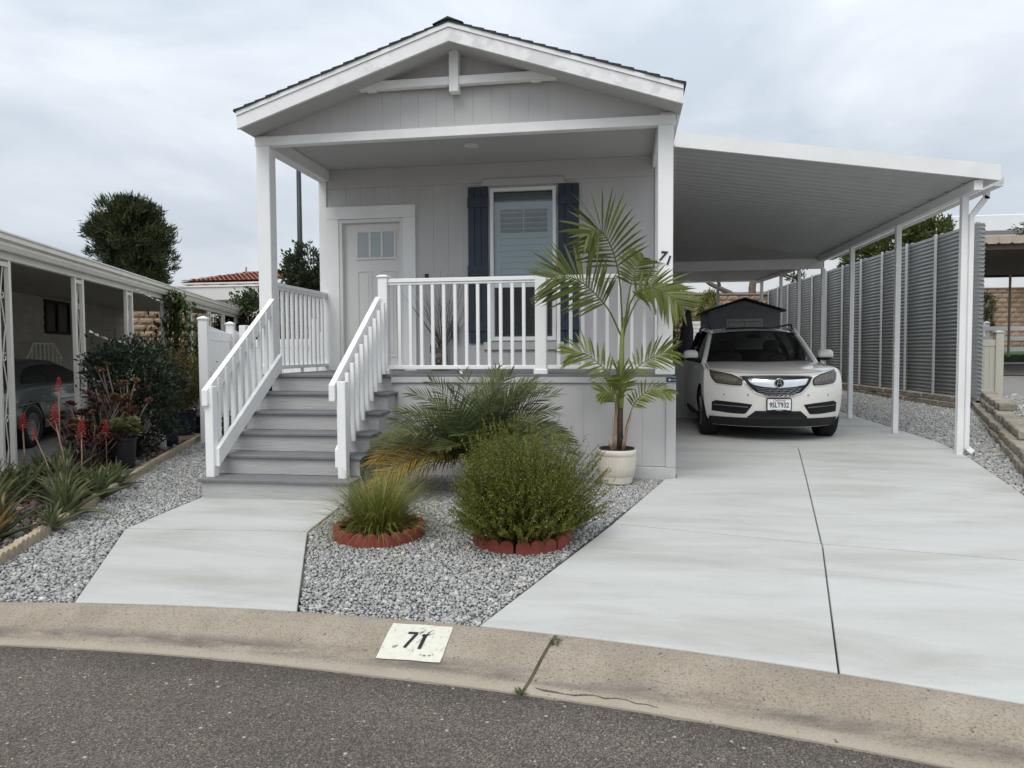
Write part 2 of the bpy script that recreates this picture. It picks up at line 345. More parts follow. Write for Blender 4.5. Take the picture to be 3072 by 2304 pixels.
def fmesh(name, V, F, mat, parent=None, col=None, kind=None, smooth=False, loc=None):
    V = np.asarray(V, np.float32); F = np.asarray(F, np.int32); me = bpy.data.meshes.new(name)
    me.vertices.add(len(V)); me.vertices.foreach_set('co', V.ravel()); k = F.shape[1]
    me.loops.add(F.size); me.loops.foreach_set('vertex_index', F.ravel()); me.polygons.add(len(F))
    me.polygons.foreach_set('loop_start', np.arange(0, F.size, k, dtype=np.int32))
    me.update(calc_edges=True)
    if col is not None:
        a = me.color_attributes.new('Col', 'FLOAT_COLOR', 'POINT'); c = np.ones((len(V), 4), np.float32); c[:, :3] = col; a.data.foreach_set('color', c.ravel())
    if smooth: me.polygons.foreach_set('use_smooth', np.ones(len(F), bool))
    me.materials.append(MT[mat] if isinstance(mat, str) else mat)
    return link(name, me, parent, kind, loc)
def setcol(o, cols):
    me = o.data; a = me.color_attributes.new('Col', 'FLOAT_COLOR', 'POINT'); c = np.ones((len(me.vertices), 4), np.float32); c[:, :3] = cols; a.data.foreach_set('color', c.ravel())
def unit(v): return v/np.maximum(np.linalg.norm(v, axis=-1, keepdims=True), 1e-9)
def leaves(P, D, Lh, W, col, fold=.25, N=None):
    """diamond leaves: base P, direction D, length Lh, width W, colour col"""
    n = len(P); D = unit(D); N = RNG.normal(size=(n, 3)) if N is None else N
    S = unit(np.cross(D, N)); U = np.cross(S, D); Lh = np.broadcast_to(np.asarray(Lh), (n,))[:, None]; W = np.broadcast_to(np.asarray(W), (n,))[:, None]
    V = np.stack([P, P+D*Lh*.45+S*W*.5+U*W*fold, P+D*Lh, P+D*Lh*.45-S*W*.5+U*W*fold], 1).reshape(-1, 3)
    F = np.arange(4*n).reshape(-1, 4); return V, F, np.repeat(col, 4, 0)
def colvar(n, c1, c2, jit=.12):
    t = RNG.random((n, 1)); c = np.array(c1)*(1-t)+np.array(c2)*t
    return np.clip(c*(1+RNG.normal(0, jit, (n, 1))), .004, 1)
def textmesh(name, body, size, mat, parent, mw, extrude=.001, shear=0, align='CENTER', xs=1, off=0):
    cu = bpy.data.curves.new(name, 'FONT'); cu.body = body; cu.size = size; cu.extrude = extrude; cu.shear = shear; cu.align_x = align; cu.align_y = 'CENTER'; cu.offset = off
    tmp = bpy.data.objects.new('tmp', cu); COL.objects.link(tmp); dg = bpy.context.evaluated_depsgraph_get(); dg.update()
    me = bpy.data.meshes.new_from_object(tmp.evaluated_get(dg)); bpy.data.objects.remove(tmp); bpy.data.curves.remove(cu)
    me.transform(mw @ Matrix.Diagonal((xs, 1, 1, 1))); me.materials.clear(); me.materials.append(MT[mat]); return link(name, me, parent)
FRONT = Matrix(((1, 0, 0, 0), (0, 0, -1, 0), (0, 1, 0, 0), (0, 0, 0, 1)))     # text plane facing -y
def T(x, y, z): return Matrix.Translation((x, y, z))
def gz(y): return .03*y if y < 0 else .012*y
def sstep(a, b, x):
    t = np.clip((x-a)/(b-a), 0, 1); return t*t*(3-2*t)
# ================================================================== SETTING
def yc(x): return -3.88-.04*(x-2)**2
def cw(x): return min(.47, max(.34, .34+.045*x))
def zr(x, y):
    return np.where(y < 0, .03*y, .012*y)+.16*np.clip((x-8.25)/2, 0, 1)
def struct(o): o['kind'] = 'structure'; return o
# ground sheet reaching the horizon
xs = np.concatenate([[-900, -300, -100, -50, -25], np.arange(-14, 14.1, .5), [16, 20, 26, 40, 80, 300, 900]])
ys = np.concatenate([[-900, -100, -20, -8, -5, -4.6, -3.7], np.arange(-3.5, 12.1, .5), [14, 17, 20, 25, 32, 45, 80, 200, 900]])
X, Y = np.meshgrid(xs, ys); Z = np.where(Y < -3.65, -.6, zr(np.clip(X, -50, 10.2), np.clip(Y, -5, 26))-.035)
Z = np.where((Y > -3.65) & (X < -2.2-.36*Y*0), np.minimum(Z, -.05), Z)
nr, nc = X.shape; idx = np.arange(nr*nc).reshape(nr, nc)
F = np.stack([idx[:-1, :-1], idx[:-1, 1:], idx[1:, 1:], idx[1:, :-1]], -1).reshape(-1, 4)
struct(fmesh('ground', np.stack([X, Y, Z], -1).reshape(-1, 3), F, 'groundmat'))
# road
xs = np.concatenate([[-60, -30, -15], np.arange(-6, 12, .03), [15, 30, 60]]); rows = []
nzv = np.convolve(RNG.normal(0, .012, len(xs)), np.ones(4)/4, 'same')
ed = np.array([yc(max(-9, min(13, x)))-cw(x) for x in xs]); ze = np.array([gz(yc(max(-9, min(13, x))))-.105 for x in xs])
for d, dz in ((-.02, -.05), (0, 0), (.25, -.004), (2, 0), (8, .03), (60, .03)):
    yy = ed-d+(nzv if d <= 0 else 0); zz = np.where(d > 1, -.23+dz, ze+dz); rows.append(np.stack([xs, yy, zz], -1))
R = np.stack(rows); nr, nc = R.shape[:2]; idx = np.arange(nr*nc).reshape(nr, nc)
F = np.stack([idx[:-1, :-1], idx[1:, :-1], idx[1:, 1:], idx[:-1, 1:]], -1).reshape(-1, 4)
struct(fmesh('road', R.reshape(-1, 3), F, 'asphalt'))
# rolled curb and gutter, cast in slabs
curb = bpy.data.objects.new('curb', None); COL.objects.link(curb); struct(curb); curb.location = (3.6, yc(3.6), -.12)
PROF = ((-.02, -.22), (0, -.006), (.03, 0), (.12, -.004), (.3, -.018), (.5, -.042), (.68, -.070), (.82, -.086), (1, -.097), (1.02, -.16))
def curbslab(x0, x1, sk0=0, sk1=0):
    n = max(2, int((x1-x0)/.12)); V = []; UV = []
    for i in range(n+1):
        t = i/n
        for (d, dz) in PROF:
            x = x0+(x1-x0)*t; x += (sk0*(1-t)+sk1*t)*d      # joint leans a little across the gutter
            V.append((x-3.6, yc(x)-d*cw(x)-yc(3.6), gz(yc(x))+dz+.12)); UV.append((t, max(0, min(1, d))))
    k = len(PROF); Fc = [(i*k+j, (i+1)*k+j, (i+1)*k+j+1, i*k+j+1) for i in range(n) for j in range(k-1)]
    Fc += [tuple(range(k)), tuple(n*k+j for j in range(k-1, -1, -1))]
    mb = MB(); mb.add(V, Fc); me = mb.mesh('curb_slab', True); me.materials.append(MT['curb']); me.set_sharp_from_angle(angle=radians(50))
    uv = me.uv_layers.new(name='UVMap')
    for lp in me.loops: uv.data[lp.index].uv = UV[lp.vertex_index]
    return link('curb_slab', me, curb)
curbslab(-7.5, -.9); curbslab(-.895, 3.715, 0, -.12); curbslab(3.733, 8.4, -.12, 0); curbslab(8.41, 13)
# dark joint filler and smear of tar along the gutter lip
def ribbon(pts, wid, z_of, name, mat, parent, off=(0, 0, 0)):
    mb = MB(); V = []; Fc = []
    for i, (x, y) in enumerate(pts):
        w = wid[i] if hasattr(wid, '__len__') else wid
        a = pts[max(0, i-1)]; b = pts[min(len(pts)-1, i+1)]; d = Vector((b[0]-a[0], b[1]-a[1])).normalized(); nrm = Vector((-d.y, d.x))*w/2
        for s_ in (-1, 1):
            px, py = x+s_*nrm.x, y+s_*nrm.y; V.append((px-off[0], py-off[1], z_of(px, py)-off[2]))
    for i in range(len(pts)-1): Fc.append((2*i, 2*i+1, 2*i+3, 2*i+2))
    mb.add(V, Fc); return mb.build(name, mat, parent)
def zcurb(x, y):
    d = (yc(x)-y)/cw(x); p = PROF
    for i in range(len(p)-1):
        if p[i][0] <= d <= p[i+1][0]:
            t = (d-p[i][0])/(p[i+1][0]-p[i][0]); return gz(yc(x))+p[i][1]+t*(p[i+1][1]-p[i][1])+.0025
    return gz(yc(x))-.095
rr = random.Random(3)
pts = [(3.66+i*.045, yc(3.66+i*.045)-cw(3.66)*(.90+.02*sin(i*.55)+rr.uniform(-.02, .02))) for i in range(13)]
ribbon(pts, [.003+.012*abs(sin(i*1.05))*(1-i/14) for i in range(13)], zcurb, 'tar_smear', 'asphalt', curb, curb.location)
pts = [(3.724-.12*t, yc(3.72)-cw(3.7)*t) for t in np.linspace(.02, .98, 9)]
ribbon(pts, .024, lambda x, y: zcurb(x, y)-.006, 'joint_filler', 'dirt', curb, curb.location)
# house number painted on the curb
numsign = thing('curb_number', 'white painted rectangle with black 71 on the tan curb', 'painted number', (3.02, -4.1, zcurb(3.02, -4.1)))
NC = numsign.location
mb = MB(); rows = []
for i in range(7):
    y = -3.975-.275*i/6; rows.append([(2.853+.33*j/8+.004*sin(j*3+i)*(i in (0, 6))-NC.x, y+.003*sin(j*5.1)-NC.y-.012*j/8, zcurb(2.853+.33*j/8, y-.012*j/8)+.002-NC.z) for j in range(9)])
mb.grid(rows); mb.build('paint_patch', 'numpaint', numsign)
def drape(name, polys, mat, lift):
    V = []; Fc = []
    for poly in polys:
        o = len(V); V += [(x-NC.x, y-NC.y, zcurb(x, y)+lift-NC.z) for x, y in poly]; Fc.append(tuple(range(o, o+len(poly))))
    mb = MB(); mb.add(V, Fc); return mb.build(name, mat, numsign)
def strokes(x0, y0, k, segs, w):
    out_ = []
    for (a, b), (c, d) in segs:
        p = Vector((x0+a*k, y0+b*k)); q = Vector((x0+c*k, y0+d*k)); n_ = int(max(1, (q-p).length/.02)); dv = (q-p).normalized(); nv = Vector((-dv.y, dv.x))*w/2
        for i in range(n_):
            a_ = p+(q-p)*i/n_; b_ = p+(q-p)*(i+1)/n_; out_.append([tuple(a_-nv), tuple(b_-nv), tuple(b_+nv), tuple(a_+nv)])
    return out_
# the 7 and the 1, each built from bars
drape('digit', strokes(2.962, -4.14, 1, [((0, .078), (.052, .078)), ((.046, .072), (.012, -.035))], .017), 'ink', .0045)
drape('digit', strokes(3.04, -4.145, 1, [((.018, .075), (.012, -.035)), ((.014, .072), (.004, .06))], .019), 'ink', .0045)
sc_ = []
for i in range(14):
    x, y = 3.018+rr.uniform(0, .045), -4.10+rr.uniform(-.05, .05); a = rr.uniform(.5, 1.2); l = rr.uniform(.02, .05)
    sc_ += [[(x, y), (x+l*cos(a), y+l*sin(a)), (x+l*cos(a)+.0015, y+l*sin(a)-.0015), (x+.0015, y-.0015)]]
drape('scuff_marks', sc_, 'ink', .0055)
drape('worn_spot', [[(x+r_*cos(a)*1.4, y+r_*sin(a)) for a in np.linspace(0, 2*pi, 9)[:-1]] for x, y, r_ in ((2.92, -4.17, .008), (2.93, -4.163, .006), (3.09, -4.223, .007), (3.115, -4.222, .006), (3.07, -4.219, .004), (3.13, -4.215, .004))], 'curb', .004)
# concrete slabs
def slab(poly, parent, name='slab', thick=.12, zf=gz, gap=.004):
    bm = bmesh.new(); c = Vector((sum(p[0] for p in poly)/len(poly), sum(p[1] for p in poly)/len(poly)))
    vs = [bm.verts.new((x, y, 0)) for x, y in poly]; f = bm.faces.new(vs)
    if f.normal.z < 0: f.normal_flip()
    for yy in (0,): bmesh.ops.bisect_plane(bm, geom=bm.verts[:]+bm.edges[:]+bm.faces[:], plane_co=(0, yy, 0), plane_no=(0, 1, 0))
    for v in bm.verts: v.co.z = zf(v.co.y)
    top = bm.faces[:]; r = bmesh.ops.extrude_face_region(bm, geom=top)
    nv = [e for e in r['geom'] if isinstance(e, bmesh.types.BMVert)]
    for v in nv: v.co.z -= thick
    bmesh.ops.recalc_face_normals(bm, faces=bm.faces)
    te = [e for e in bm.edges if len(e.link_faces) == 2 and all(v not in nv for v in e.verts) and abs(e.link_faces[0].normal.z-e.link_faces[1].normal.z) > .5]
    bmesh.ops.bevel(bm, geom=te, offset=.006, segments=2, affect='EDGES', profile=.5)
    me = bpy.data.meshes.new(name); bm.to_mesh(me); bm.free(); me.materials.append(MT['concrete']); return link(name, me, parent)
drive = bpy.data.objects.new('driveway', None); COL.objects.link(drive); struct(drive)
def arc(x0, x1, n=8, off=.004): return [(x0+(x1-x0)*i/n, yc(x0+(x1-x0)*i/n)+off) for i in range(n+1)]
G = .004
J = (5.45, -2.23); GX = .010
slab(arc(3.313, 5.005-G)+[(J[0]-G, J[1]-GX), (3.975, -1.86-GX)], drive)
slab([(3.975, -1.86+GX), (J[0]-G, J[1]+GX), (6.32-G, 2.276), (6.0-G, 3.4), (6.0-G, 18), (4.6, 18), (4.6, -.02), (4.475, -.1)], drive)
slab(arc(5.005+G, 6.62)+[(7.18, -2.55-GX), (J[0]+G, J[1]-GX)], drive)
slab([(J[0]+G, J[1]+GX), (7.18, -2.55+GX), (7.64, -.476), (8.17, 1.887), (8.33, 3), (8.33, 18), (6.0+G, 18), (6.0+G, 3.4), (6.32+G, 2.276)], drive)
walk = bpy.data.objects.new('walkway', None); COL.objects.link(walk); struct(walk)
slab(arc(.925, 2.265, 5)+[(1.632, -2.36-GX), (.149, -2.46-GX)], walk)
slab([(.149, -2.46+GX), (1.632, -2.36+GX), (1.55, -1.36), (.121, -1.36)], walk)

# gravel: real stones over an underlay sheet
ICO_V = []; t_ = (1+5**.5)/2
for a, b in ((1, t_), (-1, t_), (1, -t_), (-1, -t_)): ICO_V += [(0, a, b), (a, b, 0), (b, 0, a)]
ICO_V = np.array(ICO_V)/np.linalg.norm(ICO_V[0])
_bm = bmesh.new(); [_bm.verts.new(v) for v in ICO_V]; bmesh.ops.convex_hull(_bm, input=_bm.verts); _bm.verts.index_update(); _bm.faces.ensure_lookup_table()
ICO_V = np.array([v.co[:] for v in _bm.verts]); ICO_F = np.array([[v.index for v in f.verts] for f in _bm.faces]); _bm.free()
def inpoly(P, poly):
    x, y = P[:, 0], P[:, 1]; ins = np.zeros(len(P), bool); n = len(poly); j = n-1
    for i in range(n):
        xi, yi = poly[i]; xj, yj = poly[j]
        c = ((yi > y) != (yj > y)) & (x < (xj-xi)*(y-yi)/(yj-yi+1e-12)+xi); ins ^= c; j = i
    return ins
def stones(name, poly, step, size, zfun, cols, label, holes=(), mat='stone', lift=0, keep=None):
    a = np.array(poly); x0, y0 = a.min(0); x1, y1 = a.max(0); gx, gy = np.meshgrid(np.arange(x0, x1, step), np.arange(y0, y1, step))
    P = np.stack([gx.ravel(), gy.ravel()], 1); P = P+RNG.uniform(-.5, .5, P.shape)*step; P = P[inpoly(P, poly)]
    for h in holes: P = P[(P[:, 0]-h[0])**2+(P[:, 1]-h[1])**2 > h[2]**2]
    if keep is not None: P = P[keep(P)]
    n = len(P); var = [ICO_V*RNG.uniform(.55, 1.3, (12, 1)) for _ in range(16)]; B = np.stack([v for v in var])[RNG.integers(0, 16, n)]
    S = size*RNG.lognormal(0, .33, (n, 1)); sc3 = S*np.stack([RNG.uniform(.75, 1.35, n), RNG.uniform(.65, 1.1, n), RNG.uniform(.5, .85, n)], 1)
    B = B*sc3[:, None, :]
    ax = unit(RNG.normal(size=(n, 3))*[.35, .35, 1]); th = RNG.uniform(0, 2*pi, n); K = np.zeros((n, 3, 3))
    K[:, 0, 1] = -ax[:, 2]; K[:, 0, 2] = ax[:, 1]; K[:, 1, 0] = ax[:, 2]; K[:, 1, 2] = -ax[:, 0]; K[:, 2, 0] = -ax[:, 1]; K[:, 2, 1] = ax[:, 0]
    Rm = np.eye(3)+np.sin(th)[:, None, None]*K+(1-np.cos(th))[:, None, None]*(K@K)
    B = np.einsum('nij,nkj->nki', Rm, B); z = zfun(P[:, 0], P[:, 1])+RNG.uniform(-.6, .45, n)*size+lift
    V = B+np.stack([P[:, 0], P[:, 1], z], 1)[:, None, :]
    F = ICO_F[None]+(np.arange(n)*12)[:, None, None]
    cols = np.array(cols); c = cols[RNG.integers(0, len(cols), n)]*RNG.uniform(.75, 1.2, (n, 1))
    o = fmesh(name, V.reshape(-1, 3), F.reshape(-1, 3), mat, None, np.repeat(c, 12, 0)); o['kind'] = 'stuff'; o['label'] = label; o['category'] = 'gravel'; return o
def sheet(name, poly, zf, mat, step=.6):
    bm = bmesh.new(); f = bm.faces.new([bm.verts.new((x, y, 0)) for x, y in poly])
    a = np.array(poly)
    for yy in np.arange(a[:, 1].min()+step, a[:, 1].max(), step): bmesh.ops.bisect_plane(bm, geom=bm.verts[:]+bm.edges[:]+bm.faces[:], plane_co=(0, yy, 0), plane_no=(0, 1, 0))
    for xx in np.arange(a[:, 0].min()+step, a[:, 0].max(), step): bmesh.ops.bisect_plane(bm, geom=bm.verts[:]+bm.edges[:]+bm.faces[:], plane_co=(xx, 0, 0), plane_no=(1, 0, 0))
    for v in bm.verts: v.co.z = float(zf(v.co.x, v.co.y))
    for f in bm.faces:
        f.normal_update()
        if f.normal.z < 0: f.normal_flip()
    me = bpy.data.meshes.new(name); bm.to_mesh(me); bm.free(); me.materials.append(MT[mat]); return struct(link(name, me))
gzf = lambda x, y: np.where(np.asarray(y) < 0, .03*np.asarray(y), .012*np.asarray(y))
GREYS = [(.44, .44, .425), (.41, .41, .40), (.48, .477, .46), (.38, .38, .375), (.52, .515, .495), (.43, .42, .40), (.40, .40, .395), (.44, .41, .36), (.33, .33, .33)]
RING1, RING2 = (2.21, -2.36, .31), (3.31, -2.36, .33)
bed = [(2.285, yc(2.285)), (2.8, yc(2.8)), (3.30, yc(3.3)), (4.47, -.1), (4.47, -.04), (1.57, -.04), (1.57, -1.36), (1.65, -2.36)]
sheet('gravel_underlay', bed, lambda x, y: gzf(x, y)-.022, 'gravelbase')
stones('gravel_bed', bed, .0180, .0104, lambda x, y: gzf(x, y)-.012, GREYS, 'grey crushed gravel between the walkway and the driveway', holes=(RING1, RING2))
EDG0 = Vector((-.131, -3.345)); EDD = Vector((-.348, .937)).normalized()
ee = lambda s: tuple(EDG0+EDD*s)
lbed = [(.915, yc(.915)), (.12, -2.46), (.105, -1.36), (.105, -.05), (-.03, -.05), (-.03, 4.5), ee(8.4), ee(0), ee(-.66)]
sheet('gravel_underlay', lbed, lambda x, y: gzf(x, y)-.022, 'gravelbase')
stones('gravel_strip', lbed, .0215, .0120, lambda x, y: gzf(x, y)-.012, GREYS, 'grey crushed gravel strip between the walkway and the tan scalloped edging')
rbed = [(6.72, yc(6.7)), (7.20, -2.55), (7.66, -.476), (8.19, 1.887), (8.34, 3), (8.34, 19), (9.5, 19), (10.34, 6.5), (8.36, .9), (7.6, -1.3), (8.6, -1.3), (8.6, yc(8.6))]
sheet('gravel_underlay', rbed, lambda x, y: zr(x, y)-.03, 'gravelbase')
stones('gravel_yard', rbed, .031, .0172, lambda x, y: zr(x, y)-.016, GREYS, 'grey gravel beside the carport posts below the block wall', keep=lambda P: P[:, 0] < 10.5)
# planting strip of the neighbour
NL0 = Vector((-2.36, -1.0)); ND = Vector((-.335, .942)); NN = Vector((-.942, -.335))
def npt(s, t, z=0): p = NL0+ND*s-NN*t; return (p.x, p.y, z)      # s along the neighbour's carport edge, t towards the house
pbed = [ee(-.7), ee(8.4), npt(8.9, -.1)[:2], npt(-4, -.1)[:2], (-1.2, yc(-1.2))]
sheet('planting_strip', pbed, lambda x, y: gzf(x, y)-.02, 'dirt')
BROWNS = [(.16, .13, .12), (.22, .17, .15), (.30, .27, .25), (.11, .09, .085), (.20, .13, .11), (.38, .36, .34)]
stones('river_rock', pbed, .05, .024, lambda x, y: gzf(x, y)-.008, BROWNS, 'dark reddish river rock under the succulents', keep=lambda P: P[:, 1] < 4)
# neighbour's driveway
sheet('neighbour_driveway', [npt(-5, -.1)[:2], npt(16, -.1)[:2], npt(16, -5.5)[:2], npt(-5, -5.5)[:2]], lambda x, y: -.045+0*x, 'greybrick', 3)
# ================================================================== HOUSE
W_ = 4.55; DZ = 1.07; YW = 1.673; ZB = 3.612
house = thing('manufactured_home', 'grey manufactured home with white trim, covered porch and low gable roof', 'house')
def hp(name, mat, *a, ch=.004, smooth=False, parent=None):
    mb = MB(); mb.box(*a, ch=ch); return mb.build(name, mat, parent or house)
def bars(name, mat, boxes, ch=.003, parent=None):
    mb = MB()
    for b in boxes: mb.box(*b, ch=ch)
    return mb.build(name, mat, parent or house)
# body behind the porch
mb = MB(); mb.box(0.02, W_-.02, YW+.40, 17, .02, 3.72); hb = mb.build('house_body', 'siding', house)
# roof: sheathing and courses of shingles
AX, AZ, EZ = 2.297, 4.668, 3.907; SL = (AZ-EZ)/(AX+.03)
mb = MB(); mb.prism([(-.03, EZ-.03), (AX, AZ-.03), (W_+.06, EZ-.03), (W_+.06, EZ-.06), (AX, AZ-.06), (-.03, EZ-.06)], 'xz', -.33, 17); roof = mb.build('roof', 'fascia', house)
for side in (-1, 1):
    nC = 19; run = AX+.05
    for k in range(nC):
        x0 = AX-side*0 if 0 else None
        d0 = run-(run/nC)*k; d1 = max(0, run-(run/nC)*(k+1)-.03)
        mb = MB(); th0, th1 = .026, .012
        def pt(d, o): return (AX+side*d, AZ-.028-SL*d+o)
        mb.prism([pt(d0, 0), pt(d0, th0), pt(d1, th1), pt(d1, 0)], 'xz', -.372+random.uniform(-.006, .006), 17.02); mb.build('shingle_course', 'shingle', roof)
for k in range(6):
    mb = MB(); y0 = -.385+k*2.9; mb.prism([(AX-.16, AZ-.05), (AX, AZ+.018), (AX+.16, AZ-.05), (AX, AZ-.005)], 'xz', y0, y0+2.88); mb.build('ridge_cap', 'shingle', roof)
# rake boards (bargeboards), drip strip and soffit
for side in (-1, 1):
    E_ = AX+.025
    def pr(d, z): return (AX+side*d, AZ-.03-SL*d+z)
    def cut(z0, z1): return [pr(0, z0), pr(E_, z0), pr(E_, z1), pr(0, z1)]
    mb = MB(); mb.prism(cut(-.18, -.045), 'xz', -.35, -.315); mb.build('rake_board', 'fascia', house)
    mb = MB(); mb.prism(cut(-.043, .004), 'xz', -.362, -.33); mb.build('drip_board', 'white', house)
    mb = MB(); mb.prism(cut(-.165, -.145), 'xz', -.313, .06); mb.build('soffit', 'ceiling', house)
    # eave fascia running back along the side
    x = AX+side*(E_-.012); mb = MB(); mb.box(min(x-.015, x+.015), max(x-.015, x+.015), -.31, 17, EZ-.18, EZ-.04); mb.build('eave_fascia', 'white', house)
    mb = MB(); xe = AX+side*(E_-.03); xi = 0.0 if side < 0 else W_; mb.box(min(xe, xi), max(xe, xi)+.001, -.31, 17, EZ-.175, EZ-.165); mb.build('eave_soffit', 'ceiling', house)
# gable wall: planks with grooves
def planks(x0, x1, y, zlo, zhi, name, parent, openings=(), step=.2, th=.006, phase=0, back=.02):
    x = x0-phase
    mbb = MB()
    while x < x1-.01:
        a, b = max(x0, x)+.0009, min(x1, x+step)-.0009
        if b-a > .01:
            segs = [(zlo, zhi)]
            for (ox0, ox1, oz0, oz1) in openings:
                if b > ox0+.02 and a < ox1-.02:
                    ns = []
                    for s0, s1 in segs:
                        lo = s0(.5*(a+b)) if callable(s0) else s0; hi = s1
                        if oz0 > (lo if not callable(lo) else 0): ns.append((s0, oz0))
                        if not callable(s1) and oz1 < s1: ns.append((oz1, s1))
                        elif callable(s1): ns.append((oz1, s1))
                    segs = ns
            for s0, s1 in segs:
                h = (s1(a), s1(b)) if callable(s1) else (s1, s1)
                mb = MB(); mb.prism([(a, s0), (b, s0), (b, h[1]), (a, h[0])], 'xz', y+.006, y+.006+th); mb.build(name, 'siding', parent)
        x += step
gtop = lambda x: AZ-.03-SL*abs(x-AX)-.16
gw = MB(); gw.prism([(.0, ZB+.1), (W_, ZB+.1), (W_, gtop(W_)), (AX, gtop(AX)), (0, gtop(0))], 'xz', .052, .08); gable = gw.build('gable_wall', 'siding', house)
planks(.13, W_-.13, .04, ZB+.104, gtop, 'siding_plank', gable, phase=.07)
hp('gable_trim', 'white', 0, .13, .022, .05, ZB+.103, gtop(.0)-.0); hp('gable_trim', 'white', W_-.13, W_, .022, .05, ZB+.103, gtop(W_))
# collar tie and king post of the gable truss, standing proud under the rake
hp('collar_tie', 'white', 1.0, 3.56, -.07, .01, 4.125, 4.212)
hp('king_post', 'white', 2.235, 2.335, -.095, .02, 4.045, 4.48)
hp('truss_block', 'white', 1.32, 1.42, -.06, 0, 4.11, 4.125); hp('truss_block', 'white', 3.1, 3.2, -.06, 0, 4.11, 4.125)
# porch beam, headers, ceiling
hp('porch_beam', 'white', -.012, W_+.018, -.004, .10, ZB, ZB+.1)
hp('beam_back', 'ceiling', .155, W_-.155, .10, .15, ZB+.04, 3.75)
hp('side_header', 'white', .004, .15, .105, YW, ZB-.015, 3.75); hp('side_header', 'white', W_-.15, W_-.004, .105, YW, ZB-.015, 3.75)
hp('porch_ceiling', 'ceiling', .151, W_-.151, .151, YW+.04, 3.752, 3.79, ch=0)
lamp = MB(); lamp.lathe([(0, -.006), (.062, -.006), (.075, -.012), (.085, -.008), (.088, 0)], (2.27, .867, 3.752), 20); lamp.build('recessed_light', 'lamp', house, True)
# porch posts with collars
for x0 in (0, W_-.154):
    p = hp('porch_post', 'white_v', x0, x0+.154, 0, .154, DZ-.01, ZB, ch=.006)
    hp('post_collar', 'white', x0-.022, x0+.176, -.022, .176, DZ-.002, DZ+.10, ch=.004, parent=p)
# numbers on the right post
pz = 2.245
textmesh('house_number', '7', .135, 'ink', house, T(4.437, -.004, pz+.035) @ FRONT @ Matrix.Rotation(radians(-6), 4, 'Z'), .004, .25, off=.003)
textmesh('house_number', '1', .125, 'ink', house, T(4.497, -.004, pz-.01) @ FRONT @ Matrix.Rotation(radians(-4), 4, 'Z'), .004, .25, off=.003)
# back wall of the porch
DX0, DX1, DT = .276, 1.171, 3.09; WX0, WX1, WZ0, WZ1 = 2.335, 3.195, 1.455, 3.425
wallp = MB()
for a in ((.02, DX0, DZ-.1, 3.76), (DX1, WX0, DZ-.1, 3.76), (WX1, W_-.02, DZ-.1, 3.76), (DX0, DX1, DT, 3.76), (WX0, WX1, DZ-.1, WZ0), (WX0, WX1, WZ1, 3.76)): wallp.box(a[0], a[1], YW+.013, YW+.05, a[2], a[3])
wall = wallp.build('porch_wall', 'siding', house)
planks(.108, W_-.115, YW, DZ+.01, 3.5, 'siding_plank', wall, openings=((DX0-.05, DX1+.05, DZ, DT+.06), (WX0, WX1, WZ0, WZ1)), phase=.13)
mb = MB(); mb.box(.12, W_-.12, YW-.002, YW+.011, 3.502, 3.75); mb.build('frieze_panel', 'siding', wall)
hp('corner_board', 'white_v', 0, .107, YW-.02, YW+.05, DZ-.1, 3.597); hp('corner_board', 'white_v', W_-.114, W_, YW-.02, YW+.05, DZ-.1, 3.597)
# doorbell
mb = MB(); mb.box(1.462, 1.507, YW-.028, YW, 2.235, 2.343, ch=.004); db = mb.build('doorbell', 'black', house); mb = MB(); mb.lathe([(0, 0), (.012, 0), (.013, .004)], (0, 0, 0), 14); mb.xf(T(1.4845, YW-.030, 2.27) @ Matrix.Rotation(radians(90), 4, 'X')); mb.build('button', 'galv', db)
# front door
door = MB(); yd = YW+.055
door.box(DX0+.045, DX1-.045, yd, yd+.04, DZ+.03, DT-.05, ch=.003); door = door.build('front_door', 'door', house)
mb = MB()   # trim
mb.box(.108, DX0+.0, YW-.028, YW+.012, DZ, DT, ch=.003); mb.box(DX1, 1.337, YW-.028, YW+.012, DZ, DT, ch=.003); mb.box(.108, 1.337, YW-.031, YW+.012, DT+.001, 3.256, ch=.003); mb.build('door_trim', 'white_v', house)
mb = MB(); mb.box(DX0, DX0+.045, YW-.015, yd+.05, DZ, DT-.002, ch=.002); mb.box(DX1-.045, DX1, YW-.015, yd+.05, DZ, DT-.002, ch=.002); mb.box(DX0+.045, DX1-.045, YW-.015, yd+.05, DT-.05, DT-.002, ch=.002); mb.build('door_jamb', 'door', house)
hp('threshold', 'galv', DX0, DX1, YW-.03, yd+.03, DZ-.0, DZ+.03)
GX0, GX1, GZ0, GZ1 = .49, 1.05, 2.555, 2.95
mb = MB()
for a in ((GX0, GX1, GZ1-.03, GZ1), (GX0, GX1, GZ0, GZ0+.03), (GX0, GX0+.03, GZ0+.03, GZ1-.03), (GX1-.03, GX1, GZ0+.03, GZ1-.03)): mb.box(a[0], a[1], yd-.016, yd+.0, a[2], a[3], ch=.004)
for i in (1, 2):
    x = GX0+.03+(GX1-GX0-.06)*i/3; mb.box(x-.014, x+.014, yd-.014, yd, GZ0+.03, GZ1-.03, ch=.003)
mb.build('glazing_frame', 'door', door)
for i in range(3):
    x = GX0+.03+(GX1-GX0-.06)*i/3; mb = MB(); mb.box(x+.008, x+(GX1-GX0-.06)/3-.008, yd-.006, yd-.002, GZ0+.028, GZ1-.028); mb.build('pane', 'frost', door)
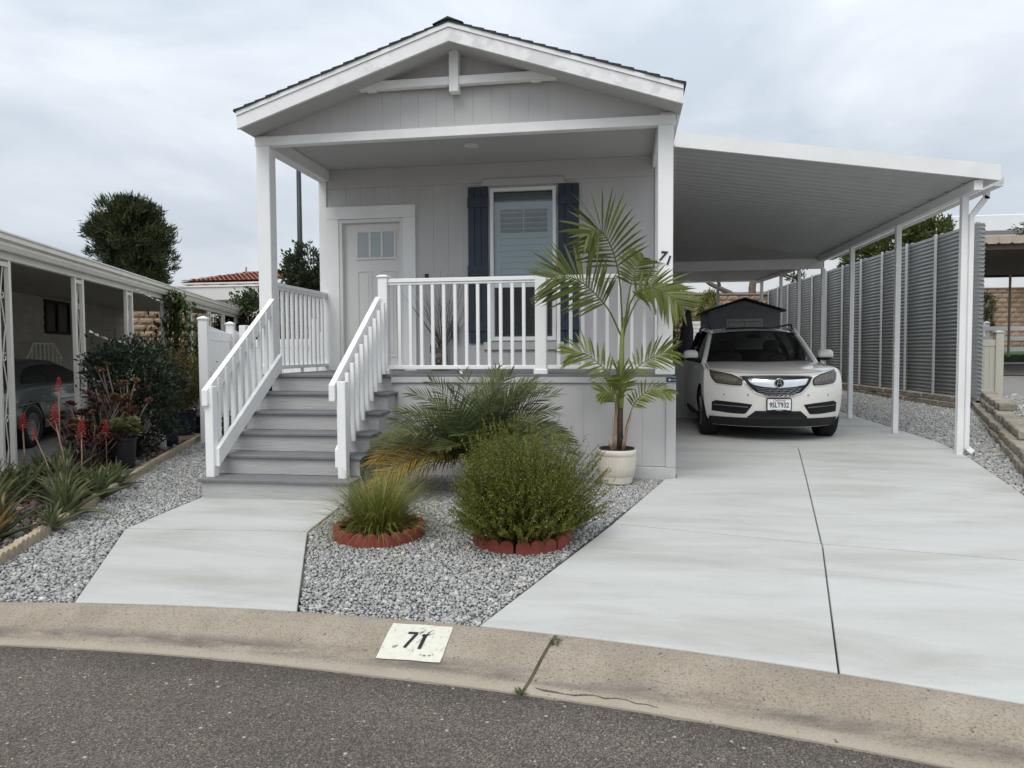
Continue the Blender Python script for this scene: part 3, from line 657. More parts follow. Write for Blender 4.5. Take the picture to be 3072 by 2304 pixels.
for (x0, x1) in ((.50, .71), (.84, 1.052)):
    for (a, b) in ((1.25, 2.415),):
        mb = MB(); w = .022
        for q in ((x0, x1, b-w, b), (x0, x1, a, a+w), (x0, x0+w, a+w, b-w), (x1-w, x1, a+w, b-w)): mb.box(q[0], q[1], yd-.010, yd, q[2], q[3], ch=.004)
        mb.box(x0+.05, x1-.05, yd-.006, yd, a+.05, b-.05, ch=.004); mb.build('door_panel', 'door', door)
mb = MB(); mb.box(1.108-.0, 1.165-.045, yd-.03, yd, 2.06, 2.14, ch=.004); mb.build('deadbolt', 'black', door)
mb = MB(); mb.box(1.072, 1.122, yd-.02, yd, 1.88, 2.0, ch=.004); mb.tube([(1.105, yd-.015, 1.97), (1.105, yd-.06, 1.96), (1.112, yd-.065, 1.85), (1.112, yd-.055, 1.72), (1.112, yd-.012, 1.70)], .011, 8); mb.build('handle', 'black', door, True)
# window
win = MB(); t = .045
for a in ((WX0, WX1, WZ1-t, WZ1), (WX0, WX1, WZ0, WZ0+t), (WX0, WX0+t, WZ0+t, WZ1-t), (WX1-t, WX1, WZ0+t, WZ1-t)): win.box(a[0], a[1], YW-.018, YW+.05, a[2], a[3], ch=.003)
win = win.build('window', 'vinyl', house)
IX0, IX1, IZ0, IZ1 = WX0+t, WX1-t, WZ0+t, WZ1-t
ZM = 2.175
mb = MB(); mb.box(IX0, IX1, YW+.002, YW+.04, ZM-.03, ZM+.03, ch=.003)
for a in ((IX0, IX0+.03, IZ0, ZM-.03), (IX1-.03, IX1, IZ0, ZM-.03), (IX0+.03, IX1-.03, IZ0, IZ0+.035)): mb.box(a[0], a[1], YW+.002, YW+.035, a[2], a[3], ch=.003)
mb.build('sash', 'vinyl', win)
mb = MB(); mb.box(IX0, IX1, YW+.024, YW+.028, ZM+.03, IZ1); mb.build('pane', 'winglass', win)
mb = MB(); mb.box(IX0+.03, IX1-.03, YW+.018, YW+.022, IZ0+.035, ZM-.03); mb.build('pane', 'winglass', win)
# insect screen over the lower sash
mb = MB(); mb.box(IX0+.01, IX1-.01, YW-.002, YW+.0005, IZ0+.01, ZM-.031)
scr, t_s, b_s = _base('insect_screen'); tb = t_s.nodes.new('ShaderNodeBsdfTransparent'); mxs = t_s.nodes.new('ShaderNodeMixShader'); mxs.inputs[0].default_value = .55; b_s.inputs['Base Color'].default_value = (.03, .035, .033, 1)
t_s.links.new(tb.outputs[0], mxs.inputs[1]); t_s.links.new(b_s.outputs[0], mxs.inputs[2]); t_s.links.new(mxs.outputs[0], t_s.nodes['Material Output'].inputs[0])
mb.build('screen', scr, win)
mb = MB(); mb.box(IX0+.1, IX0+.14, YW-.012, YW-.003, IZ0+.015, IZ0+.045, ch=.003); mb.box(IX1-.15, IX1-.11, YW-.012, YW-.003, IZ0+.015, IZ0+.045, ch=.003); mb.build('latch', 'black', win)
# plantation shutters behind the glass
yb = YW+.075
mb = MB()
for a in ((IX0, IX0+.075, IZ0, 3.25), (IX1-.075, IX1, IZ0, 3.25), (IX0+.075, IX1-.075, 3.16, 3.25), (IX0+.075, IX1-.075, 2.79, 2.86), (IX0+.075, IX1-.075, IZ0, IZ0+.09)): mb.box(a[0], a[1], yb, yb+.03, a[2], a[3], ch=.003)
mb.build('shutter_frame', 'blind', win)
z = 3.145
while z > 2.87:
    mb = MB(); mb.obox(((IX0+IX1)/2, yb+.03, z-.02), ((IX1-IX0)/2-.076, .032, .0045), (Vector((1, 0, 0)), Vector((0, cos(.12), sin(.12))), Vector((0, -sin(.12), cos(.12))))); mb.build('louver', 'blind', win); z -= .07
mb = MB(); mb.box((IX0+IX1)/2-.006, (IX0+IX1)/2+.006, yb-.012, yb-.002, 2.87, 3.15); mb.build('tilt_rod', 'blind', win)
z = 2.785
while z > IZ0+.13:
    a = 1.25; mb = MB(); mb.obox(((IX0+IX1)/2, yb+.02, z-.04), ((IX1-IX0)/2-.076, .044, .0045), (Vector((1, 0, 0)), Vector((0, cos(a), sin(a))), Vector((0, -sin(a), cos(a))))); mb.build('louver', 'blind', win); z -= .076
mb = MB(); mb.box(IX0, IX1, yb+.02, yb+.06, 3.27, IZ1); mb.build('valance', 'trimgrey', win)
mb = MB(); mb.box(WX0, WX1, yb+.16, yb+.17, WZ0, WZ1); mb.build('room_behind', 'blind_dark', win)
hp('window_header', 'trimgrey', 2.233, 3.303, YW-.03, YW-.001, 3.452, 3.541); hp('window_sill', 'trimgrey', 2.244, 3.295, YW-.03, YW-.001, 1.337, 1.437)
# board and batten shutters
for i, (x0, x1) in enumerate(((2.048, 2.310), (3.222, 3.487))):
    mb = MB(); mb.box(x0, x1, YW-.012, YW-.001, 1.428, 3.446); sh = mb.build('window_shutter', 'navy', house)
    nb = 3
    for k in range(nb):
        a = x0+(x1-x0)*k/nb; mb = MB(); mb.box(a+.002, a+(x1-x0)/nb-.002, YW-.026, YW-.012, 1.428, 3.446, ch=.003); mb.build('shutter_board', 'navy', sh)
    for zb in (3.18, 2.30, 1.58):
        mb = MB(); mb.box(x0-.004, x1+.004, YW-.044, YW-.0262, zb, zb+.13, ch=.003); mb.build('shutter_batten', 'navy', sh)
# deck: boards and rim
for k in range(12):
    y0 = -.03+k*.142; hp('deck_board', 'tread', .0, W_, y0, y0+.137, DZ-.03, DZ, ch=.004)
# skirting
sk = MB(); sk.box(1.56, W_+.02, .0, .03, -.05, DZ-.035); sk.box(W_-.0, W_+.025, .03, 17, -.05, DZ-.035); sk.box(0.0, .03, .0, 17, -.05, DZ-.035); sk = sk.build('skirting', 'siding', house)
planks(1.60, W_-.06, -.014, .115, .975, 'siding_plank', sk, phase=.1, step=.305)
hp('skirt_top_board', 'trimgrey', 1.54, W_+.034, -.03, .0, .980, 1.046); hp('skirt_base_board', 'trimgrey', 1.6, W_+.034, -.030, -.0, -.03, .105)
hp('skirt_corner_board', 'trimgrey', W_-.066, W_+.034, -.028, .0, .107, .978)
# deck rim board under the rail
hp('deck_rim', 'tread', 1.49, W_, -.024, -.002, 1.047, DZ-.003, ch=.002)
# small blue sign plate
mb = MB(); mb.box(4.485, 4.588, -.040, -.0305, .990, 1.042, ch=.004); sg_ = mb.build('security_sign', 'blue_sign', house)
textmesh('sign_lettering', '1 SYSTEM', .016, 'platewhite', sg_, T(4.552, -.041, 1.012) @ FRONT, .0005)
mb = MB(); mb.lathe([(0, 0), (.011, 0), (.011, .0006)], (0, 0, 0), 12); mb.xf(T(4.518, -.041, 1.014) @ Matrix.Rotation(radians(90), 4, 'X')); mb.build('sign_emblem', 'platewhite', sg_)

# ------------------------------------------------------------------ stairs
stairs = thing('porch_stairs', 'grey wooden porch stairs with dark composite treads, six risers', 'stairs', (.86, -.7, -.04))
SO = Vector(stairs.location)
def sb(name, mat, x0, x1, y0, y1, z0, z1, ch=.004, parent=None):
    mb = MB(); mb.box(x0-SO.x, x1-SO.x, y0-SO.y, y1-SO.y, z0-SO.z, z1-SO.z, ch=ch); return mb.build(name, mat, parent or stairs)
RS = .186; BZ = -.046
for k in range(1, 7):
    yf = -1.4+.28*(k-1); z0, z1 = BZ+RS*(k-1), BZ+RS*k
    sb('riser', 'riser', .135, 1.585 if k < 6 else 1.56, yf, yf+.02, z0-(.03 if k == 1 else .0), z1-.032, ch=.002)
    if k < 6: sb('tread', 'tread', .11, 1.615, yf-.03, yf+.275, z1-.030, z1, ch=.005)
for x0, x1 in ((.14, .165), (1.555, 1.58)):
    mb = MB()
    for k in range(1, 7): mb.box(x0-SO.x, x1-SO.x, -1.4+.28*(k-1)+.021-SO.y, -.004-SO.y, BZ+RS*(k-1)-(.02 if k == 1 else .034)-SO.z, BZ+RS*k-.034-SO.z) if k < 6 else None
    mb.build('side_panel', 'siding', stairs)
# stair railings
def slope(y): return .99+(.70)*(y+1.33)
def stair_rail(label, xn, xr, xl, yn):
    th = thing('stair_railing', label, 'railing', (xn+.042, yn+.045, .14), 0, 'white stair railings')
    O = Vector(th.location)
    def q(name, f, mat='white_v', parent=None):
        mb = MB(); f(mb); mb.v = [(a-O.x, b-O.y, c-O.z) for a, b, c in mb.v]; return mb.build(name, mat, parent or th)
    ztop = slope(yn+.045)+.0
    nw = q('newel_post', lambda m_: m_.box(xn, xn+.084, yn, yn+.088, .138, ztop-.02, ch=.005))
    y1 = -.002
    def board(m_, x0, x1, ya, zt0, zt1, h):
        m_.prism([(ya, zt0-h), (y1, zt1-h), (y1, zt1), (ya, zt0)], 'yz', x0, x1)
    q('handrail', lambda m_: board(m_, xr, xr+.055, yn-.03, slope(yn-.03), slope(y1), .145), 'white')
    q('bottom_rail', lambda m_: board(m_, xl, xl+.042, yn+.03, .41, .41+.68*(-yn-.03), .17), 'white')
    nb = 9
    for i in range(nb):
        y = yn+.17+(-.06-(yn+.17))*i/(nb-1); zb_ = .41+.68*(y-yn-.03)-.14
        q('baluster', lambda m_: m_.box(xn+.022, xn+.06, y-.019, y+.019, zb_, slope(y)-.03, ch=.003))
    return th
stair_rail('white stair railing on the side of the vinyl fence', .139, .133, .222, -1.335)
stair_rail('white stair railing on the side of the palm bush', 1.428, 1.365, 1.392, -1.27)
# porch railings
def rail_run(label, ax, fixed, a0, a1, posts=(), nb=13, gap=None):
    th = thing('porch_railing', label, 'railing', (fixed if ax == 'y' else (a0+a1)/2, fixed if ax == 'x' else (a0+a1)/2, DZ), 0, 'white porch railings')
    O = Vector(th.location)
    def B(name, a, b, f0, f1, z0, z1, mat='vinyl', ch=.004, parent=None):
        mb = MB()
        if ax == 'x': mb.box(a-O.x, b-O.x, f0-O.y, f1-O.y, z0-O.z, z1-O.z, ch=ch)
        else: mb.box(f0-O.x, f1-O.x, a-O.y, b-O.y, z0-O.z, z1-O.z, ch=ch)
        return mb.build(name, mat, parent or th)
    ed = [a0]+[p for ps in posts for p in ps]+[a1]
    B('top_rail', a0, a1, fixed-.033, fixed+.033, 2.075, 2.118) if not posts else None
    runs = []
    cur = a0
    for p0, p1 in posts:
        if p0-cur > .05: runs.append((cur, p0))
        pp = B('rail_post', p0, p1, fixed-.055, fixed+.055, DZ-.0, 2.13, 'white_v', .005)
        B('post_cap', p0-.012, p1+.012, fixed-.067, fixed+.067, 2.13, 2.152, 'vinyl', .006, pp); mbc = MB()
        cxp, hw = (p0+p1)/2, (p1-p0)/2
        mbc.lathe([(hw*1.38, 0), (hw*1.3, .006), (.004, .018)], (0, 0, 0), 4); mbc.xf(T(cxp-O.x, fixed-O.y, 2.152-O.z) @ Matrix.Rotation(pi/4, 4, 'Z')); mbc.build('post_cap', 'vinyl', pp)
        B('post_base', p0-.014, p1+.014, fixed-.069, fixed+.069, DZ, DZ+.055, 'vinyl', .006, pp); cur = p1
    if a1-cur > .05: runs.append((cur, a1))
    for r0, r1 in runs:
        if posts: B('top_rail', r0, r1, fixed-.033, fixed+.033, 2.075, 2.118)
        B('rail_lip', r0+.001, r1-.001, fixed-.022, fixed+.022, 2.048, 2.0745); B('bottom_rail', r0, r1, fixed-.024, fixed+.024, 1.125, 1.168)
        n = max(2, round((r1-r0)/.1255)-1)
        for i in range(1, n+1):
            a = r0+(r1-r0)*i/(n+1); B('baluster', a-.018, a+.018, fixed-.018, fixed+.018, 1.165, 2.05)
        B('support_foot', (r0+r1)/2-.016, (r0+r1)/2+.016, fixed-.016, fixed+.016, DZ, 1.13)
    return th
rail_run('long white porch railing with square posts along the front of the porch', 'x', .075, 1.384, W_-.156, posts=((1.384, 1.489), (3.12, 3.24)))
rail_run('short white porch railing on the open side of the porch by the door', 'y', .077, .156, YW-.022)
# porch ornaments
dec = thing('metal_wall_panel', 'rusty scrollwork ornament with pale wheel rosette leaning on the porch wall', 'ornament', (1.685, 1.45, DZ))
mb = MB(); mb.box(-.105, .105, .03, .045, 0, .30, ch=.004); mb.build('back_plate', 'rustdecor', dec)
mb = MB(); mb.lathe([(0, 0), (.085, 0), (.092, .008), (.1, .0), (.1, .012)], (0, 0, 0), 28); mb.xf(T(-.005, .027, .13) @ Matrix.Rotation(radians(90), 4, 'X')); mb.build('rosette', 'decorpale', dec)
for k in range(16):
    a = 2*pi*k/16; mb = MB(); mb.beam((-.005+.02*cos(a), .016, .13+.02*sin(a)), (-.005+.088*cos(a+.25), .016, .13+.088*sin(a+.25)), .006, .014, (0, 1, 0)); mb.build('rosette_spoke', 'rustdecor', dec)
for s_ in (-1, 1):
    pts = [(s_*(.055+(.052-.0065*i*.9)*cos(i*.55-.4)), .02, .315+(.055-.0065*i*.8)*sin(i*.55-.4)) for i in range(0, 9)]
    mb = MB(); mb.tube([(s_*.1, .02, .23)]+pts, .013, 6); mb.build('scroll', 'rustdecor', dec, True)
mb = MB(); mb.lathe([(.03, 0), (.04, .012), (.025, .02), (.03, .035)], (0, .03, .37), 12); mb.build('finial', 'rustdecor', dec, True)
tw = thing('dried_branches', 'tall bundle of bare dried twigs standing behind the rusty ornament', 'dried branches', (1.72, 1.56, DZ))
for k in range(34):
    a = random.uniform(-1, 1); L_ = random.uniform(.75, 1.35); sp = a*abs(a)*.55; yy = random.uniform(-.06, .06)
    pts = [(random.uniform(-.02, .02), random.uniform(-.02, .02), 0), (sp*.12, yy*.3, .35), (sp*.55+random.uniform(-.03, .03), yy, L_*.65), (sp+random.uniform(-.06, .06), yy, L_)]
    mb = MB(); mb.tube(pts, [.005, .0045, .003, .0012], 4)
    if random.random() < .6: p = pts[2]; mb.tube([p, (p[0]+random.uniform(-.12, .12), p[1], p[2]+random.uniform(.1, .25))], [.0025, .001], 4)
    mb.build('twig', 'twig', tw)
mb = MB(); mb.lathe([(.0, 0), (.05, 0), (.06, .18), (.04, .30), (.045, .34), (.038, .34), (.03, .2)], (0, 0, 0), 14); mb.build('vase', 'rustdecor', tw, True)
lan = thing('wall_lantern', 'small galvanised lantern hanging on the porch wall beside the window shutter', 'lantern', (1.86, YW-.001, 1.5))
mb = MB()
for dx in (-.04, .04):
    for dy in (-.09, -.01): mb.box(dx-.004, dx+.004, dy-.004, dy+.004, 0, .15)
mb.box(-.05, .05, -.1, 0, -.012, 0, ch=.003); mb.box(-.05, .05, -.1, 0, .15, .158, ch=.002); mb.build('frame', 'galv', lan)
mb = MB(); mb.lathe([(.066, 0), (.012, .05), (.004, .06)], (0, 0, 0), 4); mb.xf(T(0, -.05, .158) @ Matrix.Rotation(pi/4, 4, 'Z')); mb.build('roof', 'galv', lan)
mb = MB(); mb.box(-.036, .036, -.086, -.014, 0, .15); mb.build('glass', 'winglass', lan)
mb = MB(); mb.tube([(0, -.05, .21), (0, -.05, .235), (0, 0, .235)], .004, 6); mb.build('hook', 'galv', lan)
# ================================================================== CARPORT
CX0, CX1, CY0, CY1 = 4.66, 8.34, 1.60, 8.45
def cz(x): return 3.82-(x-4.66)*.153          # underside of the pans
cp = thing('carport', 'white aluminium patio carport with sloped ribbed roof over the parked suv', 'carport', (8.13, 1.97, .02))
CO = Vector(cp.location)
def cpart(name, f, mat='alum_white', parent=None, smooth=False):
    mb = MB(); f(mb); mb.v = [(a-CO.x, b-CO.y, c-CO.z) for a, b, c in mb.v]; return mb.build(name, mat, parent or cp, smooth)
cpart('front_fascia', lambda m_: m_.prism([(CX0, cz(CX0)), (CX1, cz(CX1)), (CX1, cz(CX1)+.178), (CX0, cz(CX0)+.178)], 'xz', CY0-.035, CY0))
def pan(y0, y1, lower=0):
    def f(m_):
        w = y1-y0
        prof = [(y0, .014), (y0, .05), (y0+.006, .05), (y0+.006, .006), (y0+.03, 0), (y1-.012, 0), (y1-.012, -.0)]
        rows = []
        for x in (CX0, CX1): rows.append([(x, y, cz(x)+z-lower) for y, z in ((y0+.004, .045), (y0+.004, .012), (y0+.018, .0), (y1-.02, .0), (y1-.006, .014), (y1-.002, .045))])
        m_.grid(rows)
        rows = [[(x, y, cz(x)+.0465-lower) for y in (y0, y1)] for x in (CX0, CX1)]; m_.grid(rows)
    return f
n = 34
for k in range(n):
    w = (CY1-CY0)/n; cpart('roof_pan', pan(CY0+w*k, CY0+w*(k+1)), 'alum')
# side gutter and header beam along the posts
cpart('gutter', lambda m_: m_.prism([(8.30, cz(8.34)-.055), (8.40, cz(8.34)-.055), (8.415, cz(8.34)+.05), (8.405, cz(8.34)+.05), (8.392, cz(8.34)-.045), (8.30, cz(8.34)-.045)], 'xz', CY0+.004, CY1))
cpart('header_beam', lambda m_: m_.box(8.085, 8.18, CY0+.02, CY1, cz(8.13)-.125, cz(8.13)-.004, ch=.004))
for k in range(14):
    y = CY0+.25+k*.48; cpart('beam_clip', lambda m_: m_.box(8.05, 8.084, y, y+.03, cz(8.1)-.03, cz(8.1)-.004), 'alum')
PY = [1.97, 4.09, 6.3]
for y in PY:
    cpart('carport_post', lambda m_: m_.box(8.095, 8.17, y-.038, y+.038, gz(y)-.02, cz(8.13)-.125, ch=.004))
# downspout on the front post
def ds(m_):
    zt = cz(8.34)-.05
    m_.beam((8.36, 1.93, zt), (8.36, 1.93, zt-.09), .06, .045, (0, 1, 0)); m_.beam((8.365, 1.93, zt-.06), (8.19, 1.93, zt-.30), .06, .045, (0, 1, 0))
    m_.box(8.171, 8.222, 1.90, 1.96, gz(2)+.07, zt-.28, ch=.004); m_.beam((8.20, 1.93, gz(2)+.09), (8.26, 1.90, gz(2)+.03), .06, .045, (0, 1, 0))
cpart('downspout', ds)
# rear section: cross beam, lower roof and its posts
def zrf(x, y): t = min(1, max(0, (y-8.45)/7.75)); return cz(x)*(1-t)+3.53*t
cpart('cross_beam', lambda m_: m_.box(4.66, 8.20, 8.455, 8.53, 3.03, 3.24, ch=.004))
cpart('beam_end_cap', lambda m_: m_.box(8.201, 8.215, 8.46, 8.525, 3.04, 3.23, ch=.003), 'black')
for k in range(32):
    y0 = 8.447+k*.2425
    def f2(m_):
        m_.grid([[(x, y, zrf(x, y)+z) for y, z in ((y0+.004, .04), (y0+.004, .012), (y0+.018, 0), (y0+.222, 0), (y0+.236, .014), (y0+.2405, .04))] for x in (4.66, 8.34)])
        m_.grid([[(x, y, zrf(x, y)+.045) for y in (y0, y0+.2425)] for x in (4.66, 8.34)])
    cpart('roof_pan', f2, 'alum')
cpart('rear_fascia', lambda m_: m_.box(4.66, 8.34, 16.23, 16.27, 3.50, 3.62))
cpart('header_beam', lambda m_: m_.beam((8.205, 8.56, zrf(8.2, 8.56)-.05), (8.205, 16.2, zrf(8.2, 16.2)-.05), .09, .085, ch=.004))
for y in (8.49, 10.6, 12.6, 15.3): cpart('carport_post', lambda m_: m_.box(8.165, 8.24, y-.036, y+.036, gz(y)-.02, zrf(8.2, y)-.085 if y > 9 else 3.03, ch=.004))
cpart('carport_post', lambda m_: m_.box(6.98, 7.05, 16.1, 16.17, .17, 3.52, ch=.004))

# ------------------------------------------------------------------ corrugated privacy fence on the block wall
FA, FB = Vector((10.30, 6.6)), Vector((9.40, 21.5)); FD = (FB-FA).normalized(); FNn = Vector((-FD.y, FD.x))      # FNn points towards the house
FZ0, FZ1 = .45, 3.60
fen = thing('privacy_fence', 'tall grey-green corrugated panel fence on white battens beside the carport', 'fence', (FA.x, FA.y, .44))
FO = Vector(fen.location)
def fp(s, t, z): p = FA+FD*s+FNn*t; return (p.x-FO.x, p.y-FO.y, z-FO.z)
per = .076; nper = int((FZ1-FZ0)/per); bay = 1.27
def corr_mesh(s0, s1, off):
    rows = []
    for s in (s0, s1):
        r = []
        for i in range(nper*6+1):
            ph = i/6; z = FZ0+ph*per; r.append(fp(s, off+.012*sin(2*pi*ph)+.012*((ph % 1)-.5), z))
        rows.append(r)
    return rows
ss = 0; k = 0
while ss < 15:
    mb = MB(); mb.grid(corr_mesh(ss-.05, ss+bay+.0, .03 if k % 2 else .036)); o = mb.build('corrugated_panel', 'corr', fen, True)
    mod = o.modifiers.new('thick', 'SOLIDIFY'); mod.thickness = .004
    mb = MB(); a, b_ = Vector(fp(ss, .075, FZ0-.02)), Vector(fp(ss, .075, FZ1)); mb.obox((a+b_)/2, (.024, .017, (FZ1-FZ0)/2), (Vector((FD.x, FD.y, 0)), Vector((FNn.x, FNn.y, 0)), Vector((0, 0, 1)))); mb.build('batten', 'alum', fen)
    mb = MB(); a, b_ = Vector(fp(ss, -.045, FZ0-.3)), Vector(fp(ss, -.045, FZ1)); mb.obox((a+b_)/2, (.03, .03, (FZ1-FZ0+.3)/2), (Vector((FD.x, FD.y, 0)), Vector((FNn.x, FNn.y, 0)), Vector((0, 0, 1)))); mb.build('fence_post', 'alum', fen)
    ss += bay; k += 1
# staggered end pieces lapping like tiles on the near end
for i in range(nper):
    z = FZ0+i*per; lean = .10+.12*(i/nper)
    pts = [(0, 0), (.07, .018), (.085, .052), (.02, .066)]
    mb = MB(); X_ = Vector((.80, -.60, 0)); pr_ = []
    for th_ in (0, .004):
        for (a, c) in ((-.02, 0), (.145, -.03), (.165, .012), (.14, .066), (-.02, .074)):
            p = Vector(fp(-.06, .03, z))+X_*a+Vector((0, 0, c)); pr_.append(p+Vector((-.6, -.8, 0))*(th_-.03*sin(pi*(c/.074)) if c > 0 else th_))
    mb.add(pr_, [(0, 1, 2, 3, 4), (9, 8, 7, 6, 5)]+[(j, (j+1) % 5, (j+1) % 5+5, j+5) for j in range(5)]); mb.build('panel_end', 'corr', fen)

# ------------------------------------------------------------------ retaining walls of split blocks
def rough_block(l, d, h, seed, taper=.0):
    r = random.Random(seed); mb = MB(); mb.box(-l/2, l/2, -d/2, d/2, 0, h, ch=.012)
    mb.v = [(x*(1-(taper if y > 0 else 0))+r.uniform(-.004, .004), y+(r.uniform(-.014, .006) if y < 0 else 0), z+r.uniform(-.003, .003)) for x, y, z in mb.v]
    me = mb.mesh('block'); me.materials.append(MT['retblock']); return me
BLK = [rough_block(.288, .22, .105, i, .22) for i in range(6)]
def rowblocks(parent, p0, p1, zf, step, name='block', meshes=BLK, skip=0.0, inset=0.0, phase=0.0):
    O = Vector(parent.location); p0 = Vector(p0); p1 = Vector(p1); d = (p1-p0); Ln = d.length; d.normalize(); nrm = Vector((-d.y, d.x)); ang = math.atan2(d.y, d.x); s = step/2-phase
    while s < Ln:
        p = p0+d*s+nrm*(inset+random.uniform(-.014, .014)); o = bpy.data.objects.new(name, random.choice(meshes)); COL.objects.link(o); o.parent = parent
        o.location = (p.x-O.x, p.y-O.y, zf(s/Ln)-O.z); o.rotation_euler = (0, 0, ang+random.uniform(-.05, .05)); s += step
rw1 = thing('retaining_wall', 'low tan block retaining wall under the corrugated fence', 'retaining wall', (FA.x, FA.y, .2))
a0, a1 = FA+FNn*.13, FB+FNn*.13
rev = lambda a, b: (b, a)
for c in range(3):
    rowblocks(rw1, a1, a0, lambda t, c=c: .12+.107*c+.02*0, .30, phase=.15*(c % 2), inset=.012*c)
rw2 = thing('retaining_wall', 'stepped tan block garden wall running forward from the end of the corrugated fence', 'retaining wall', (9.3, 3.6, .1))
A_, B_ = Vector((10.36, 6.45)), Vector((7.55, -1.45))
rowblocks(rw2, A_, B_, lambda t: .13-.17*t, .30); rowblocks(rw2, A_, B_, lambda t: .237-.17*t, .30, phase=.15, inset=.03)
dd = (B_-A_).normalized(); rowblocks(rw2, A_+Vector((.02, 0)), A_+dd*5.2, lambda t: .34-.10*t, .30, inset=.10)
nn = Vector((-dd.y, dd.x)); rowblocks(rw2, A_, A_+dd*2.6, lambda t: .445-.05*t, .30, inset=.16, phase=.1)

# terrace ground to the right, upper street
def tz(x, y): return .40+.052*np.clip(np.asarray(y)-7, -4, 30)+0*np.asarray(x)
terr = sheet('terrace', [(10.55, 6.7), (8.0, -1.2), (8.6, -1.2), (8.6, -5.6), (13, -8), (60, 8), (60, 60), (8, 60), (9.35, 21.6)], lambda x, y: tz(x, y)-.03 if y > 6 else .37-.06*(6.7-max(y, -1.2))-.02*max(0, -1.2-y), 'groundmat', 3)
stones('terrace_gravel', [(10.6, 6.4), (9.5, 2.9), (11.6, 2.9), (12.4, 7.4), (11.3, 7.6)], .042, .021, lambda x, y: np.where(y > 6, tz(x, y)-.02, .38-.06*(6.7-y)), GREYS, 'grey gravel on the terrace above the stepped garden wall')
sheet('upper_path', [(11.6, 6.0), (14.5, 6.0), (16, 10), (14.0, 12.2), (12.0, 8)], lambda x, y: tz(x, y)+.0, 'concrete', 1.5)
sheet('upper_road', [(12.2, 12.4), (40, 8), (44, 17.2), (12, 15.6)], lambda x, y: tz(x, y)-.01, 'asphalt', 2)
sheet('upper_curb', [(12, 15.6), (44, 17.2), (44, 18.2), (12, 16.3)], lambda x, y: tz(x, y)+.01, 'concrete', 2)
sheet('grass_strip', [(12, 16.3), (44, 18.2), (44, 27), (12, 22)], lambda x, y: tz(x, y)-.005, 'grass_ground', 3)
# grass blades on the strip
Pn = 9000; P = np.stack([RNG.uniform(15.5, 21, Pn), RNG.uniform(17.0, 19.5, Pn)], 1); z = tz(P[:, 0], P[:, 1])
V, F, c = leaves(np.column_stack([P, z]), np.column_stack([RNG.normal(0, .3, (Pn, 2)), np.ones(Pn)]), RNG.uniform(.05, .12, Pn), .02, colvar(Pn, (.05, .09, .025), (.09, .14, .04)))
o = fmesh('verge_grass', V, F, 'leaf', None, c); o['kind'] = 'stuff'; o['label'] = 'short green verge grass beyond the upper road'; o['category'] = 'grass'
# beige vinyl fence panel
vf = thing('vinyl_fence', 'short beige vinyl fence panel and post beside the corrugated fence', 'fence', (11.06, 7.3, .41))
mb = MB(); mb.box(-.07, .07, -.07, .07, 0, 1.21, ch=.006); mb.build('post', 'beige_vinyl', vf)
mb = MB(); mb.lathe([(.115, 0), (.115, .02), (.004, .05)], (0, 0, 0), 4); mb.xf(T(0, 0, 1.21) @ Matrix.Rotation(pi/4, 4, 'Z')); mb.build('post_cap', 'beige_vinyl', vf)
vd = Vector((-.62, -.20)); ang = math.atan2(vd.y, vd.x)
mv = Matrix.Rotation(ang, 4, 'Z')
for i in range(5):
    mb = MB(); mb.box(.07+.125*i, .07+.125*i+.121, -.015, .015, .06, 1.06, ch=.003); mb.xf(mv); mb.build('panel_board', 'beige_vinyl', vf)
for z0, z1 in ((.03, .14), (.96, 1.08)):
    mb = MB(); mb.box(.07, .72, -.026, .026, z0, z1, ch=.004); mb.xf(mv); mb.build('rail', 'beige_vinyl', vf)
# white ranch rail fence across the upper road
rf = thing('ranch_rail_fence', 'white three-rail vinyl fence across the upper road in front of the tan block wall', 'fence', (17.04, 20.85, 1.0))
fd = Vector((cos(.11), sin(.11), 0))
for k in range(-1, 5):
    p = fd*2.4*k; mb = MB(); mb.box(p.x-.07, p.x+.07, p.y-.07, p.y+.07, -.2, 1.25, ch=.006); mb.build('post', 'vinyl', rf)
    mb = MB(); mb.lathe([(.12, 0), (.12, .03), (.004, .07)], (0, 0, 0), 4); mb.xf(T(p.x, p.y, 1.25) @ Matrix.Rotation(pi/4, 4, 'Z')); mb.build('post_cap', 'vinyl', rf)
for z in (1.06, .70, .32):
    mb = MB(); mb.beam(-fd*2.5+Vector((0, -.075, z)), fd*10+Vector((0, -.075, z)), .04, .15); mb.build('rail', 'vinyl', rf)
